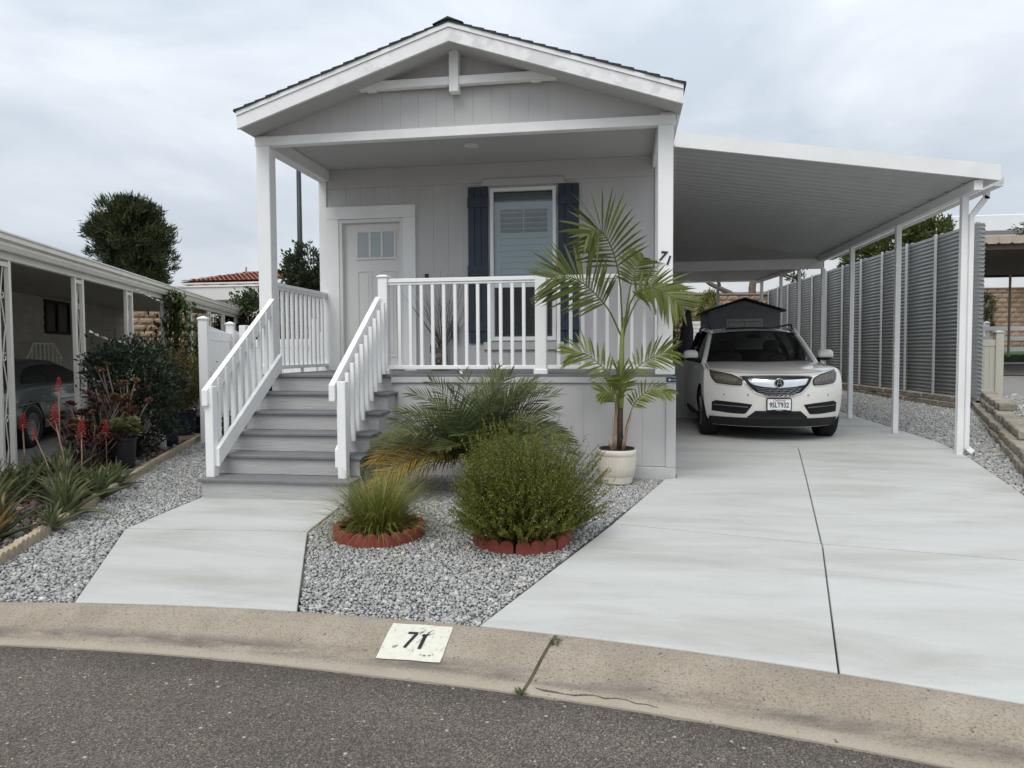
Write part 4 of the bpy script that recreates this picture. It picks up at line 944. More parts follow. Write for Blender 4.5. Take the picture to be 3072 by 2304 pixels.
# split face block walls
def blockwall(label, p0, p1, z0, z1, bl=.4, bh=.2, cap=True):
    p0 = Vector(p0); p1 = Vector(p1); th = thing('block_wall', label, 'wall', (p0.x, p0.y, z0)); d = (p1-p0); Ln = d.length; d.normalize(); ang = math.atan2(d.y, d.x)
    th.rotation_euler = (0, 0, ang); mb = MB(); mb.box(0, Ln, .02, .2, -.3, z1-z0); mb.build('mortar_core', 'mortar', th)
    meshes = []
    for i in range(4):
        r = random.Random(i+50); mb = MB(); rows = []
        for iz in range(4): rows.append([(bl*(ix/5)-bl/2+(.006 if ix == 0 else -.006 if ix == 5 else 0), (-.0 if ix in (0, 5) or iz in (0, 3) else -.022-r.uniform(0, .02)), .006+(bh-.012)*iz/3) for ix in range(6)])
        mb.grid(rows); b0 = len(mb.v); per_ = [0, 5, 23, 18]; mb.add([(mb.v[q][0], .03, mb.v[q][2]) for q in per_], []); 
        mb.f += [(0, 5, b0+1, b0), (5, 23, b0+2, b0+1), (23, 18, b0+3, b0+2), (18, 0, b0, b0+3)]
        me = mb.mesh('block', fixn=False); me.materials.append(MT['splitblock']); meshes.append(me)
    z = 0; r = 0
    while z < z1-z0-.05:
        x = bl/2-(bl/2 if r % 2 else 0)+.0
        if r % 2: x += bl/2
        x = bl*.5+(bl*.5 if r % 2 else 0)
        while x+bl*.5 <= Ln+.01:
            o = bpy.data.objects.new('block', random.choice(meshes)); COL.objects.link(o); o.parent = th; o.location = (x, 0, z); x += bl
        z += bh; r += 1
    mb = MB(); mb.box(-.02, Ln+.02, -.05, .22, z1-z0, z1-z0+.06, ch=.01); mb.build('cap', 'mortar', th); return th
blockwall('tan split-face block wall behind the shed at the end of the carport', (4.6, 19.9), (9.4, 20.7), .25, 3.40, .42, .21)
blockwall('tan split-face block wall behind the white ranch rail fence', (17.2, 26.4), (24.0, 27.6), 1.2, 3.95, .44, .2125)
# shed
shed = thing('storage_shed', 'dark grey plastic garden shed with gable roof behind the suv', 'shed', (6.85, 10.0, .12))
mb = MB(); mb.prism([(-.81, 0), (.81, 0), (.81, 2.12), (0, 2.36), (-.81, 2.12)], 'xz', 0, .03); mb.build('front_wall', 'shedwall', shed)
mb = MB(); mb.box(-.81, -.78, .03, 1.9, 0, 2.12); mb.box(.78, .81, .03, 1.9, 0, 2.12); mb.box(-.78, .78, 1.87, 1.9, 0, 2.12); mb.build('side_walls', 'shedwall', shed)
for s_ in (-1, 1):
    mb = MB(); mb.prism([(0, 2.44), (s_*.92, 2.14), (s_*.92, 2.10), (0, 2.40)], 'xz', -.09, 2.0); mb.build('roof_panel', 'sheddark', shed)
    mb = MB(); mb.prism([(0, 2.30), (s_*.64, 2.12), (s_*.64, 2.06), (0, 2.24)], 'xz', -.02, 0); mb.build('gable_band', 'shedwall', shed)
for x0 in (-.36, .005):
    mb = MB(); mb.box(x0, x0+.355, -.03, -.0, .05, 1.86, ch=.006); d_ = mb.build('door', 'shedtrim', shed)
    mb = MB(); mb.box(x0+.06, x0+.295, -.038, -.03, 1.55, 1.72, ch=.003); mb.build('vent', 'shedwall', d_)
mb = MB(); mb.box(-.42, -.365, -.025, 0, 0, 1.93, ch=.004); mb.box(.365, .42, -.025, 0, 0, 1.93, ch=.004); mb.box(-.42, .42, -.027, 0, 1.87, 1.94, ch=.004); mb.build('door_frame', 'shedtrim', shed)
# low grey gate between the house corner and the suv
lg = thing('side_gate', 'low grey panel gate between the house corner and the suv', 'gate', (5.02, 6.0, .07))
for i in range(5):
    mb = MB(); mb.box(-.45+.2*i, -.45+.2*i+.195, 0, .03, .03, 1.0, ch=.004); mb.build('board', 'trimgrey', lg)
mb = MB(); mb.box(-.46, .56, -.02, .05, 1.0, 1.06, ch=.004); mb.build('top_rail', 'trimgrey', lg)
mb = MB(); mb.box(-.46, .56, -.015, .0, .0, .09, ch=.004); mb.build('bottom_rail', 'trimgrey', lg)
# things leaning by the house behind the gate
um = thing('folded_umbrella', 'purple grey folded patio umbrella leaning behind the low gate', 'umbrella', (5.34, 8.9, .1), .1)
mb = MB(); mb.lathe([(.02, 0), (.15, .35), (.17, 1.0), (.13, 1.7), (.05, 2.1), (.03, 2.12)], (0, 0, 0), 10, .12, 5); mb.xf(Matrix.Rotation(.06, 4, 'Y')); mb.build('canopy', 'umbrella', um, True)
mb = MB(); mb.tube([(0, 0, -.0), (.14, 0, 2.3)], .02, 8); mb.build('pole', 'pole', um)
mb = MB(); mb.tube([(.16, 0, 0), (.02, 0, 2.05)], .018, 6); mb.build('strut', 'umbrella', um)
pl = thing('slatted_planter', 'white slatted tall planter box with yellow green shrub beside the shed', 'planter', (6.575, 18.7, .24))
for i in range(15):
    mb = MB(); mb.box(-.24, .24, -.24, -.215, .06+i*.138, .06+i*.138+.115, ch=.004); mb.build('slat', 'vinyl', pl)
mb = MB(); mb.box(-.22, .22, -.21, .22, 0, 2.08); mb.build('box', 'whitewall', pl)
bk = thing('red_bucket', 'small red bucket on the ledge behind the low gate', 'bucket', (5.42, 8.2, 1.0))
mb = MB(); mb.lathe([(0, 0), (.09, 0), (.12, .24), (.11, .24), (.085, .02)], (0, 0, 0), 16); mb.build('pail', 'red', bk, True); mb = MB(); mb.tube([(.115*cos(a), 0, .22+.10*sin(a)) for a in np.linspace(0, pi, 9)], .005, 5); mb.build('handle', 'galv', bk)
tb_ = thing('potting_bench', 'dark potting bench behind the low gate', 'bench', (5.3, 8.2, .1))
mb = MB(); mb.box(-.55, .5, -.3, .3, .86, .9, ch=.004); mb.build('top', 'sheddark', tb_)
for dx in (-.5, .45):
    for dy in (-.26, .26): mb = MB(); mb.box(dx-.025, dx+.025, dy-.025, dy+.025, 0, .86); mb.build('leg', 'sheddark', tb_)
# tan neighbour awning on the right
aw = thing('tan_awning', 'tan scalloped awning with dark brown underside on a thin steel post', 'awning', (16.77, 18.8, 1.02))
AO = Vector(aw.location)
def awp(name, f, mat, parent=None):
    mb = MB(); f(mb); mb.v = [(a-AO.x, b-AO.y, c-AO.z) for a, b, c in mb.v]; return mb.build(name, mat, parent or aw)
for i in range(14):
    y0 = 11.2+i*.62; awp('slat', lambda m_: m_.box(12.2, 19.5, y0, y0+.55, 3.80, 3.86), 'brown_slat')
awp('front_beam', lambda m_: m_.box(12.2, 19.5, 11.05, 11.15, 3.66, 3.80), 'brown_slat'); awp('rear_beam', lambda m_: m_.box(12.2, 19.5, 19.0, 19.12, 3.74, 3.86), 'brown_slat')
for i in range(26):
    x0 = 12.2+i*.28; awp('scallop', lambda m_: m_.prism([(x0, 3.97), (x0+.276, 3.97), (x0+.276, 3.82), (x0+.23, 3.79), (x0+.05, 3.79), (x0, 3.82)], 'xz', 10.98, 11.04), 'tan_metal')
    if i % 1 == 0: awp('rib', lambda m_: m_.prism([(x0, 3.90), (x0+.05, 3.955), (x0+.226, 3.955), (x0+.276, 3.90)], 'xz', 11.041, 19.2), 'tan_metal')
awp('awning_post', lambda m_: m_.tube([(16.77, 18.75, 1.0), (16.77, 18.75, 3.8)], .04, 8), 'tan_metal'); awp('awning_post', lambda m_: m_.tube([(19.3, 11.1, .6), (19.3, 11.1, 3.8)], .04, 8), 'tan_metal')
awp('post_foot', lambda m_: m_.lathe([(.07, 0), (.07, .05), (.05, .06), (.05, .12)], (16.77, 18.75, 1.0), 10), 'tan_metal')
# large white building beyond
bl = thing('white_warehouse', 'large plain white commercial building with flat roof beyond the block wall', 'building', (25, 50, 1))
mb = MB(); mb.box(-19, 30, -2, 14, -1, 8.6); mb.build('wall', 'bldg', bl)
mb = MB(); mb.box(-19.1, 30.1, -2.16, 14, 8.6, 9.75, ch=.05); mb.build('parapet', 'bldg', bl)
mb = MB(); mb.box(-19.05, 30.05, -2.10, 14, 8.42, 8.6); mb.build('shadow_band', 'greybrick', bl)
for z in (2.2, 4.6):
    mb = MB(); mb.box(-19, 30, -2.03, -2.0, z, z+.06); mb.build('reveal_joint', 'greybrick', bl)
for k in range(7):
    mb = MB(); mb.box(-18+k*7, -17.95+k*7, -2.03, -2.0, -1, 8.4); mb.build('panel_joint', 'greybrick', bl)
# ================================================================== PARKED SUV
suv = thing('parked_suv', 'white suv with chrome grille parked nose-out under the carport', 'car', (6.165, 2.76, .034))
ROWS = [(.20, .16, .82, .40, 0), (.28, .08, .88, .43, 0), (.335, .035, .912, .45, 0), (.40, .014, .925, .46, 0), (.48, .004, .94, .47, 0), (.58, 0, .948, .47, 0), (.68, .0, .955, .47, 0), (.77, .008, .957, .475, .005), (.84, .02, .955, .48, .012), (.89, .042, .95, .49, .03), (.925, .075, .945, .50, .055),
        (.948, .13, .935, .52, .062), (.965, .2, .93, .52, .058), (.985, .32, .922, .52, .048), (1.02, .54, .913, .50, .03), (1.055, .80, .905, .45, .012), (1.083, 1.05, .895, .40, .0), (1.098, 1.21, .885, .32, -.005)]
NFACE = 10      # last row of the upright fascia
def rowpt(r, u):
    z, y, w, c, dz = r; a = abs(u); return (u*w, y+c*a**2.4, z+dz*a*a+(-.012*(1-a)**.5*0))
us = np.sin(np.linspace(-pi/2, pi/2, 33)); us = us*.6+np.linspace(-1, 1, 33)*.4
mb = MB(); mb.grid([[rowpt(r, u) for u in us] for r in ROWS[:NFACE+2]]); mb.build('front_bumper', 'carpaint', suv, True)
mb = MB(); mb.grid([[Vector(rowpt(r, u))+Vector((0, 0, .004+.010*(1-abs(abs(u)-.55)/.45 if abs(u) > .1 else 0)*(0 if i < 1 else 1))) for u in us*.945] for i, r in enumerate(ROWS[NFACE+1:])]); mb.build('hood', 'carpaint', suv, True)
edge = [rowpt(r, 1) for r in ROWS[NFACE:]]; einner = [Vector(rowpt(r, .95))-Vector((0, 0, .004)) for r in ROWS[NFACE:]]
for s_ in (-1, 1):
    mb = MB(); mb.grid([[(s_*p[0], p[1], p[2]) for p in edge], [(s_*p.x, p.y, p.z) for p in einner]]); mb.build('fender_edge', 'carpaint', suv, True)
WY = (.94, 3.76); WR = .425
def zbot(y):
    z = .245
    for c in WY:
        if abs(y-c) < WR: z = max(z, .36+sqrt(WR**2-(y-c)**2))
    return z
ey = [p[1] for p in edge]+[2.2, 3.4, 4.3, 4.75, 4.9]; ez = [p[2] for p in edge]+[1.09, 1.11, 1.12, 1.08, 1.0]; ex = [p[0] for p in edge]+[.91, .915, .90, .86, .80]
ysl = list(np.arange(.62, 1.46, .04))+list(np.arange(1.5, 3.3, .15))+list(np.arange(3.3, 4.24, .04))+[4.35, 4.55, 4.75, 4.86, 4.9]
fr = [(ROWS[i][0]-ROWS[0][0])/(ROWS[NFACE][0]+ROWS[NFACE][4]-ROWS[0][0]) for i in range(NFACE)]+[1]
for s_ in (-1, 1):
    cols = [[rowpt(ROWS[i], 1) for i in range(NFACE+1)]]
    for y in ysl:
        zs, xs_ = np.interp(y, ey, ez), np.interp(y, ey, ex); zb = zbot(y); col_ = []
        for f in fr:
            z = zb+(zs-zb)*f; g = (z-.24)/(zs-.24); bul = .93+.045*sin(min(1, g*1.15)*pi*.62) if g < .92 else None
            x = (.925+.05*sin(pi*min(1, g)**.8))*(1-.0) ; x = x*(1-f**4)+xs_*f**4
            if y > 4.5: x -= (y-4.5)**2*.35
            col_.append((x, y, z))
        cols.append(col_)
    mb = MB(); mb.grid([[(s_*a, b, c) for a, b, c in cc] for cc in cols]); mb.build('body_side', 'carpaint', suv, True)
mb = MB(); mb.box(-.80, .80, .45, 4.7, .26, .93); mb.build('underbody', 'rubber', suv)
mb = MB(); mb.box(-.79, .79, 4.7, 4.88, .3, 1.05, ch=.05); mb.build('tailgate', 'carpaint', suv)
# greenhouse
def wsp(u, v):
    b = Vector((.815*u, 1.20+.27*u*u, 1.098-.004*u*u)); t = Vector((.655*u, 1.95+.15*u*u, 1.60-.035*u*u)); p = b.lerp(t, v); p.y -= .035*sin(pi*v); p.z += .012*sin(pi*v); return p
mb = MB(); mb.grid([[wsp(u*.93, .05+.90*j/8) for u in np.linspace(-1, 1, 17)] for j in range(9)]); mb.build('windshield', 'carglass', suv, True)
mb = MB()
for v0, v1 in ((-.03, .055), (.945, 1.0)): mb.grid([[wsp(u, v0+(v1-v0)*j)+Vector((0, -.003, .001)) for u in np.linspace(-1, 1, 17)] for j in (0, 1)])
for s_ in (-1, 1): mb.grid([[wsp(s_*(.925+.04*j), v)+Vector((0, -.003, .001)) for j in (0, 1)] for v in np.linspace(0, 1, 9)])
mb.build('windshield_seal', 'carblack', suv, True)
for s_ in (-1, 1):
    mb = MB(); mb.tube([wsp(s_*1.02, v)+Vector((s_*.012, .03, -.01)) for v in np.linspace(-.06, 1.04, 8)], [.05, .047, .044, .042, .042, .042, .042, .042], 8); mb.build('a_pillar', 'carpaint', suv, True)
RF = [(1.94, 1.602, .66), (2.1, 1.63, .672), (2.4, 1.66, .685), (2.9, 1.68, .69), (3.5, 1.672, .685), (4.1, 1.64, .67), (4.55, 1.58, .64), (4.8, 1.3, .72), (4.9, 1.0, .78)]
def rfp(r, u): y, z, w = r; a = abs(u); return (w*u, y+(.15*a*a if y < 2 else .1*a*a if y < 2.3 else 0), z-.035*a**2-.03*a**8)
mb = MB(); mb.grid([[rfp(r, u) for u in np.linspace(-1, 1, 15)] for r in RF]); mb.build('roof', 'carpaint', suv, True)
mb = MB(); mb.grid([[Vector(rfp(r, u))+Vector((0, 0, .008)) for u in np.linspace(-.62, .62, 9)] for r in ((2.22, 1.643, .68), (2.45, 1.664, .685), (2.75, 1.676, .69))]); mb.build('sunroof', 'carglass', suv, True)
mb = MB(); mb.tube([(-.42, 2.2, 1.652), (0, 2.16, 1.66), (.42, 2.2, 1.652)], .012, 6); mb.build('sunroof_deflector', 'carblack', suv, True)
for s_ in (-1, 1):
    rows = []
    for k, (yb_, yt, zt, xt) in enumerate(((1.50, 2.06, 1.56, .675), (1.95, 2.35, 1.60, .69), (2.6, 2.8, 1.62, .695), (3.3, 3.4, 1.61, .69), (4.0, 3.95, 1.58, .675), (4.6, 4.35, 1.54, .655))):
        b = Vector((.90, yb_, np.interp(yb_, ey, ez)-.01)); t = Vector((xt, yt, zt)); rows.append([((s_*(b.lerp(t, f).x+.015*sin(pi*f))), b.lerp(t, f).y, b.lerp(t, f).z) for f in np.linspace(0, 1, 5)])
    mb = MB(); mb.grid(rows); sg = mb.build('side_glass', 'carglass', suv, True)
    mb = MB()
    for (y0, y1) in ((2.62, 2.70), (3.62, 3.72)): mb.beam((s_*.905, y0, 1.10), (s_*.70, y0+.12, 1.61), .012, .09, (1, 0, 0))
    mb.tube([(s_*.912, 1.5, np.interp(1.5, ey, ez)+.005), (s_*.915, 3, 1.10), (s_*.89, 4.5, 1.115)], .010, 6); mb.build('window_trim', 'carblack', suv, True)
    mb = MB(); mb.tube([Vector((s_*.665, 2.02, 1.578)), Vector((s_*.70, 2.3, 1.63)), Vector((s_*.71, 3.0, 1.65)), Vector((s_*.68, 4.2, 1.61))], .025, 6); mb.build('roof_edge', 'carpaint', suv, True)
    mb = MB(); mb.tube([(s_*.66, 2.25, 1.645), (s_*.665, 2.35, 1.70), (s_*.67, 2.6, 1.715), (s_*.665, 3.9, 1.70), (s_*.65, 4.1, 1.65)], .016, 6); mb.build('roof_rail', 'carblack', suv, True)
    # mirror
    mb = MB(); mb.lathe([(.004, -.115), (.06, -.11), (.082, -.07), (.088, 0), (.08, .07), (.055, .105), (.004, .115)], (0, 0, 0), 16, axis='x')
    mb.v = [(x, y*.75+.02*(abs(y) < 9), z*1.02) for x, y, z in mb.v]; mb.xf(T(s_*1.035, 1.62, 1.205)); mi = mb.build('mirror', 'carpaint', suv, True)
    mb = MB(); mb.lathe([(.004, -.112), (.058, -.105), (.083, -.06), (.089, 0), (.08, .06), (.004, .11)], (0, 0, 0), 16, axis='x'); mb.v = [(x, y*.76, min(z, -.035)) for x, y, z in mb.v]; mb.xf(T(s_*1.035, 1.62, 1.20)); mb.tube([(s_*.86, 1.66, 1.10), (s_*.95, 1.64, 1.14)], .035, 8); mb.build('mirror_base', 'carblack', mi, True)
    # wheels
    for wy in WY:
        wl = MB(); wl.lathe([(.24, -.115), (.33, -.125), (.362, -.10), (.372, -.06), (.372, .06), (.362, .10), (.33, .125), (.24, .115)], (0, 0, 0), 32, axis='x'); wl.xf(T(s_*.835, wy, .362)); wl = wl.build('wheel', 'tyre', suv, True)
        mb = MB(); mb.lathe([(0, s_*.085), (.07, s_*.09), (.09, s_*.07), (.21, s_*.075), (.24, s_*.11), (.243, s_*.0)], (0, 0, 0), 28, axis='x'); mb.xf(T(s_*.835, wy, .362)); mb.build('rim', 'rim', wl, True)
        for q in range(5):
            a = 2*pi*q/5; mb = MB(); mb.beam((s_*.925, wy+.05*cos(a), .362+.05*sin(a)), (s_*.935, wy+.225*cos(a), .362+.225*sin(a)), .02, .05, (1, 0, 0)); mb.build('spoke', 'rim', wl)
    mb = MB(); mb.box(s_*.93-.03, s_*.93+.03, 1.9, 2.12, 1.0, 1.03, ch=.008); mb.build('door_handle', 'carpaint', suv)
    mb = MB(); mb.box(min(s_*.91, s_*.955), max(s_*.91, s_*.955), 1.40, 3.32, .24, .32, ch=.01); mb.build('sill_trim', 'rubber', suv)
# surface of the nose, for laying parts on it
RZ = np.array([r[0] for r in ROWS]); RA = np.array(ROWS)
def Fy(x, z):
    zc = z
    for _ in range(3):
        w = np.interp(zc, RZ, RA[:, 2]); u = min(1, abs(x)/w); zc = z-np.interp(zc, RZ, RA[:, 4])*u*u
    return np.interp(zc, RZ, RA[:, 1])+np.interp(zc, RZ, RA[:, 3])*u**2.4
def band(name, mat, top, bot, off, nx=24, nz=5, parent=None, mirror=1, thick=.0):
    x0, x1 = top[0][0], top[-1][0]; rows = []
    for j in range(nz+1):
        r = []
        for i in range(nx+1):
            x = x0+(x1-x0)*i/nx; zt = np.interp(x, [p[0] for p in top], [p[1] for p in top]); zb = np.interp(x, [p[0] for p in bot], [p[1] for p in bot]); z = zt+(zb-zt)*j/nz
            r.append((mirror*x, Fy(x, z)-off, z))
        rows.append(r)
    # rim that closes the part back to the body
    ring = rows[0]+[r[-1] for r in rows[1:]]+rows[-1][::-1][1:]+[r[0] for r in rows[::-1][1:-1]]
    mb = MB(); mb.grid(rows); mb.grid([ring+[ring[0]], [(a, b+off+.01, c) for a, b, c in ring]+[(ring[0][0], ring[0][1]+off+.01, ring[0][2])]])
    return mb.build(name, mat, parent or suv, True, autos=40)
sym = lambda pts: [(-x, z) for x, z in pts[::-1] if x > 0]+pts
gt = sym([(0, .932), (.25, .93), (.495, .922)]); gb = sym([(0, .620), (.16, .634), (.31, .68), (.42, .79), (.495, .916)])
gr = band('grille', 'chrome', gt, gb, .012, 40, 6)
gt2 = sym([(0, .918), (.25, .916), (.472, .909)]); gb2 = sym([(0, .640), (.16, .653), (.30, .698), (.405, .80), (.472, .906)])
band('grille_opening', 'carblack', gt2, gb2, .015, 40, 6, gr)
band('grille_bar', 'chrome', sym([(0, .868), (.2, .874), (.40, .886)]), sym([(0, .762), (.2, .775), (.36, .806), (.40, .875)]), .030, 32, 5, gr)
for k in range(5):
    z = .745-.024*k; hw = np.interp(z, [.62, .634, .68, .79], [.02, .16, .29, .37])-.03
    if hw > .05:
        mb = MB(); n = 24; mb.tube([(-hw+2*hw*i/n, Fy(abs(-hw+2*hw*i/n), z)-.018, z+.006*sin(i*pi/2+k*pi/2)+.018*(abs(-hw+2*hw*i/n)/.3)**2) for i in range(n+1)], .0032, 4); mb.build('grille_mesh', 'rim', gr)
# oval badge with a caliper shaped letter
ye = Fy(0, .825)-.044
def ringpts(rx, rz, n=24): return [(rx*cos(2*pi*i/n), ye, .826+rz*sin(2*pi*i/n)) for i in range(n+1)]
mb = MB(); mb.lathe([(0, 0), (.058, 0), (.06, .012)], (0, 0, 0), 28); mb.xf(T(0, ye, .826) @ Matrix.Rotation(radians(90), 4, 'X') @ Matrix.Scale(-1, 4, (0, 0, 1))); mb.build('badge_disc', 'carblack', gr)
mb = MB(); mb.tube(ringpts(.06, .064), .0055, 6, False); mb.build('badge_ring', 'chrome', gr, True)
mb = MB()
for s_ in (-1, 1): mb.beam((s_*.034, ye-.006, .778), (s_*.010, ye-.006, .878), .010, .008, (0, 1, 0)); 
mb.beam((-.012, ye-.006, .874), (.012, ye-.006, .874), .008, .010, (0, 1, 0)); mb.beam((-.022, ye-.006, .826), (.022, ye-.006, .826), .008, .007, (0, 1, 0)); mb.build('badge_letter', 'chrome', gr)
for s_ in (-1, 1):
    ht = [(.470, .865), (.500, .898), (.60, .945), (.74, .975), (.872, 1.0)]; hb = [(.470, .806), (.485, .790), (.62, .795), (.80, .815), (.85, .87), (.872, .94)]
    hl = band('headlight', 'carblack', ht, hb, .010, 24, 6, None, s_)
    ht2 = [(.482, .860), (.508, .888), (.60, .934), (.74, .964), (.862, .988)]; hb2 = [(.482, .812), (.495, .801), (.62, .806), (.79, .826), (.838, .875), (.862, .94)]
    band('reflector', 'lens', ht2, hb2, .013, 20, 5, hl, s_)
    for q in range(5):
        x = .548+.056*q; zc = .852+.009*q; band('led_lens', 'led', [(x, zc+.026), (x+.044, zc+.030)], [(x, zc-.018), (x+.044, zc-.014)], .024, 4, 3, hl, s_)
    band('marker', 'amber', [(.815, .968), (.855, .980)], [(.815, .865), (.855, .925)], .018, 5, 4, hl, s_)
    band('lens_cover', 'clearlens', ht2, hb2, .032, 20, 5, hl, s_)
    fg = band('fog_recess', 'carblack', [(.345, .526), (.5, .545), (.80, .568), (.852, .545)], [(.345, .516), (.43, .390), (.6, .392), (.852, .414)], .006, 20, 5, None, s_)
    band('fog_strip', 'rim', [(.40, .492), (.83, .512)], [(.40, .482), (.83, .502)], .018, 12, 2, fg, s_)
    for q in range(3): band('fog_slat', 'rubber', [(.43, .468-.024*q), (.835, .482-.024*q)], [(.43, .460-.024*q), (.835, .474-.024*q)], .014, 10, 2, fg, s_)
    for x, z in ((.40, .66), (.70, .655)):
        mb = MB(); mb.lathe([(0, -.006), (.012, -.006), (.014, 0)], (0, 0, 0), 12); mb.xf(T(s_*x, Fy(x, z)-.001, z) @ Matrix.Rotation(radians(90), 4, 'X') @ Matrix.Scale(-1, 4, (0, 0, 1))); mb.build('parking_sensor', 'shedtrim', suv)
band('lower_grille', 'rubber', sym([(0, .438), (.30, .438), (.40, .350)]), sym([(0, .337), (.405, .337)]), .006, 24, 3)
band('valance', 'rubber', sym([(0, .334), (.88, .334)]), sym([(0, .205), (.80, .205)]), .008, 30, 3)
mb = MB(); mb.tube([(-.28, Fy(.28, .40)-.012, .40), (0, Fy(0, .40)-.014, .40), (.28, Fy(.28, .40)-.012, .40)], .005, 6); mb.build('grille_crossbar', 'carblack', suv)
# licence plate
plt_ = MB(); plt_.box(-.167, .167, -.032, -.012, .440, .620, ch=.008); plt_ = plt_.build('licence_plate', 'carblack', suv)
mb = MB(); mb.box(-.1525, .1525, -.0345, -.0322, .456, .606); mb.build('plate_face', 'platewhite', plt_)
textmesh('plate_number', '9SLT932', .098, 'plateink', plt_, T(0, -.036, .522) @ FRONT, .0006, xs=.74, off=.002)
textmesh('plate_state', 'California', .042, 'platered', plt_, T(0, -.036, .588) @ FRONT, .0006, .3)
mb = MB(); mb.box(-.10, .10, -.036, -.0325, .441, .462, ch=.003); mb.build('plate_frame_tab', 'carblack', plt_)
textmesh('frame_lettering', 'AutoNation', .018, 'platewhite', plt_, T(0, -.0368, .4515) @ FRONT, .0004)
# interior
for s_ in (-1, 1):
    mb = MB(); mb.box(s_*.36-.24, s_*.36+.24, 2.35, 2.48, .8, 1.24, ch=.05); st = mb.build('seat', 'seat', suv, True); mb = MB(); mb.box(s_*.36-.13, s_*.36+.13, 2.36, 2.46, 1.27, 1.45, ch=.04); mb.build('headrest', 'seat', st, True)
mb = MB(); mb.tube([(.36+.18*cos(a), 1.85-.07*sin(a), 1.06+.17*sin(a)) for a in np.linspace(0, 2*pi, 21)], .014, 6, False); mb.build('steering_wheel', 'rubber', suv, True)
mb = MB(); mb.box(-.72, .72, 1.45, 1.75, .8, 1.06, ch=.05); mb.build('dashboard', 'rubber', suv); mb = MB(); mb.box(-.7, .7, 1.75, 4.5, .5, .55); mb.build('cabin_floor', 'rubber', suv)
mb = MB(); mb.box(-.7, .7, 3.3, 3.45, .6, 1.3, ch=.05); mb.build('rear_seat', 'rubber', suv); mb = MB(); mb.box(-.12, .12, 2.02, 2.05, 1.48, 1.55, ch=.01); mb.build('rear_view_mirror', 'rubber', suv)

# ================================================================== NEIGHBOUR'S SEDAN
sed = thing('parked_sedan', 'dark grey two-door car under the cream carport, seen from its rear side', 'car', npt(2.15, -1.98, -.05), math.atan2(ND.y, ND.x)-pi/2)
def loft(secs, mirror=True):
    rows = []
    for y, pr in secs:
        half = [(x, y, z) for x, z in pr]; rows.append(half+[(-a, b, c) for a, b, c in half[::-1]])
    mb = MB(); mb.grid(rows); n = len(rows[0]); mb.f += [tuple(range(n)), tuple((len(rows)-1)*n+i for i in range(n))[::-1]]; return mb
S_ = []
for y, w, zd, zb in ((0, .78, .72, .34), (.05, .84, .80, .28), (.2, .88, .86, .22), (.6, .905, .90, .22), (1.05, .91, .92, .22), (1.6, .91, .93, .2), (2.6, .91, .93, .2), (3.4, .905, .92, .2), (3.9, .89, .86, .22), (4.4, .85, .74, .24), (4.62, .76, .62, .3)):
    S_.append((y, [(w*.80, zb), (w*.97, zb+.06), (w, zb+(zd-zb)*.35), (w*.995, zb+(zd-zb)*.62), (w*.965, zd-.07), (w*.90, zd-.005), (w*.6, zd+.015), (.0, zd+.02)]))
loft(S_).build('body', 'sedan', sed, True, autos=60)
G_ = []
for y, zb, zt, wt in ((.62, .88, .90, .72), (.95, .90, 1.02, .68), (1.3, .91, 1.16, .62), (1.65, .92, 1.245, .585), (2.1, .92, 1.285, .57), (2.55, .92, 1.275, .57), (2.9, .92, 1.20, .59), (3.3, .91, 1.02, .66), (3.55, .90, .93, .70)):
    G_.append((y, [(.84, zb-.03), (.81, zb+.02), (wt+.06, zb+(zt-zb)*.72), (wt-.03, zt-.02), (wt*.55, zt+.012), (0, zt+.02)]))
loft(G_).build('cabin', 'sedan', sed, True, autos=60)
def gx(y, z):
    zb = np.interp(y, [g[0] for g in G_], [g[1][1][1] for g in G_]); zm = np.interp(y, [g[0] for g in G_], [g[1][2][1] for g in G_]); xm = np.interp(y, [g[0] for g in G_], [g[1][2][0] for g in G_]); zt = np.interp(y, [g[0] for g in G_], [g[1][3][1] for g in G_]); xt = np.interp(y, [g[0] for g in G_], [g[1][3][0] for g in G_])
    return np.interp(z, [zb, zm, zt], [.81, xm, xt])
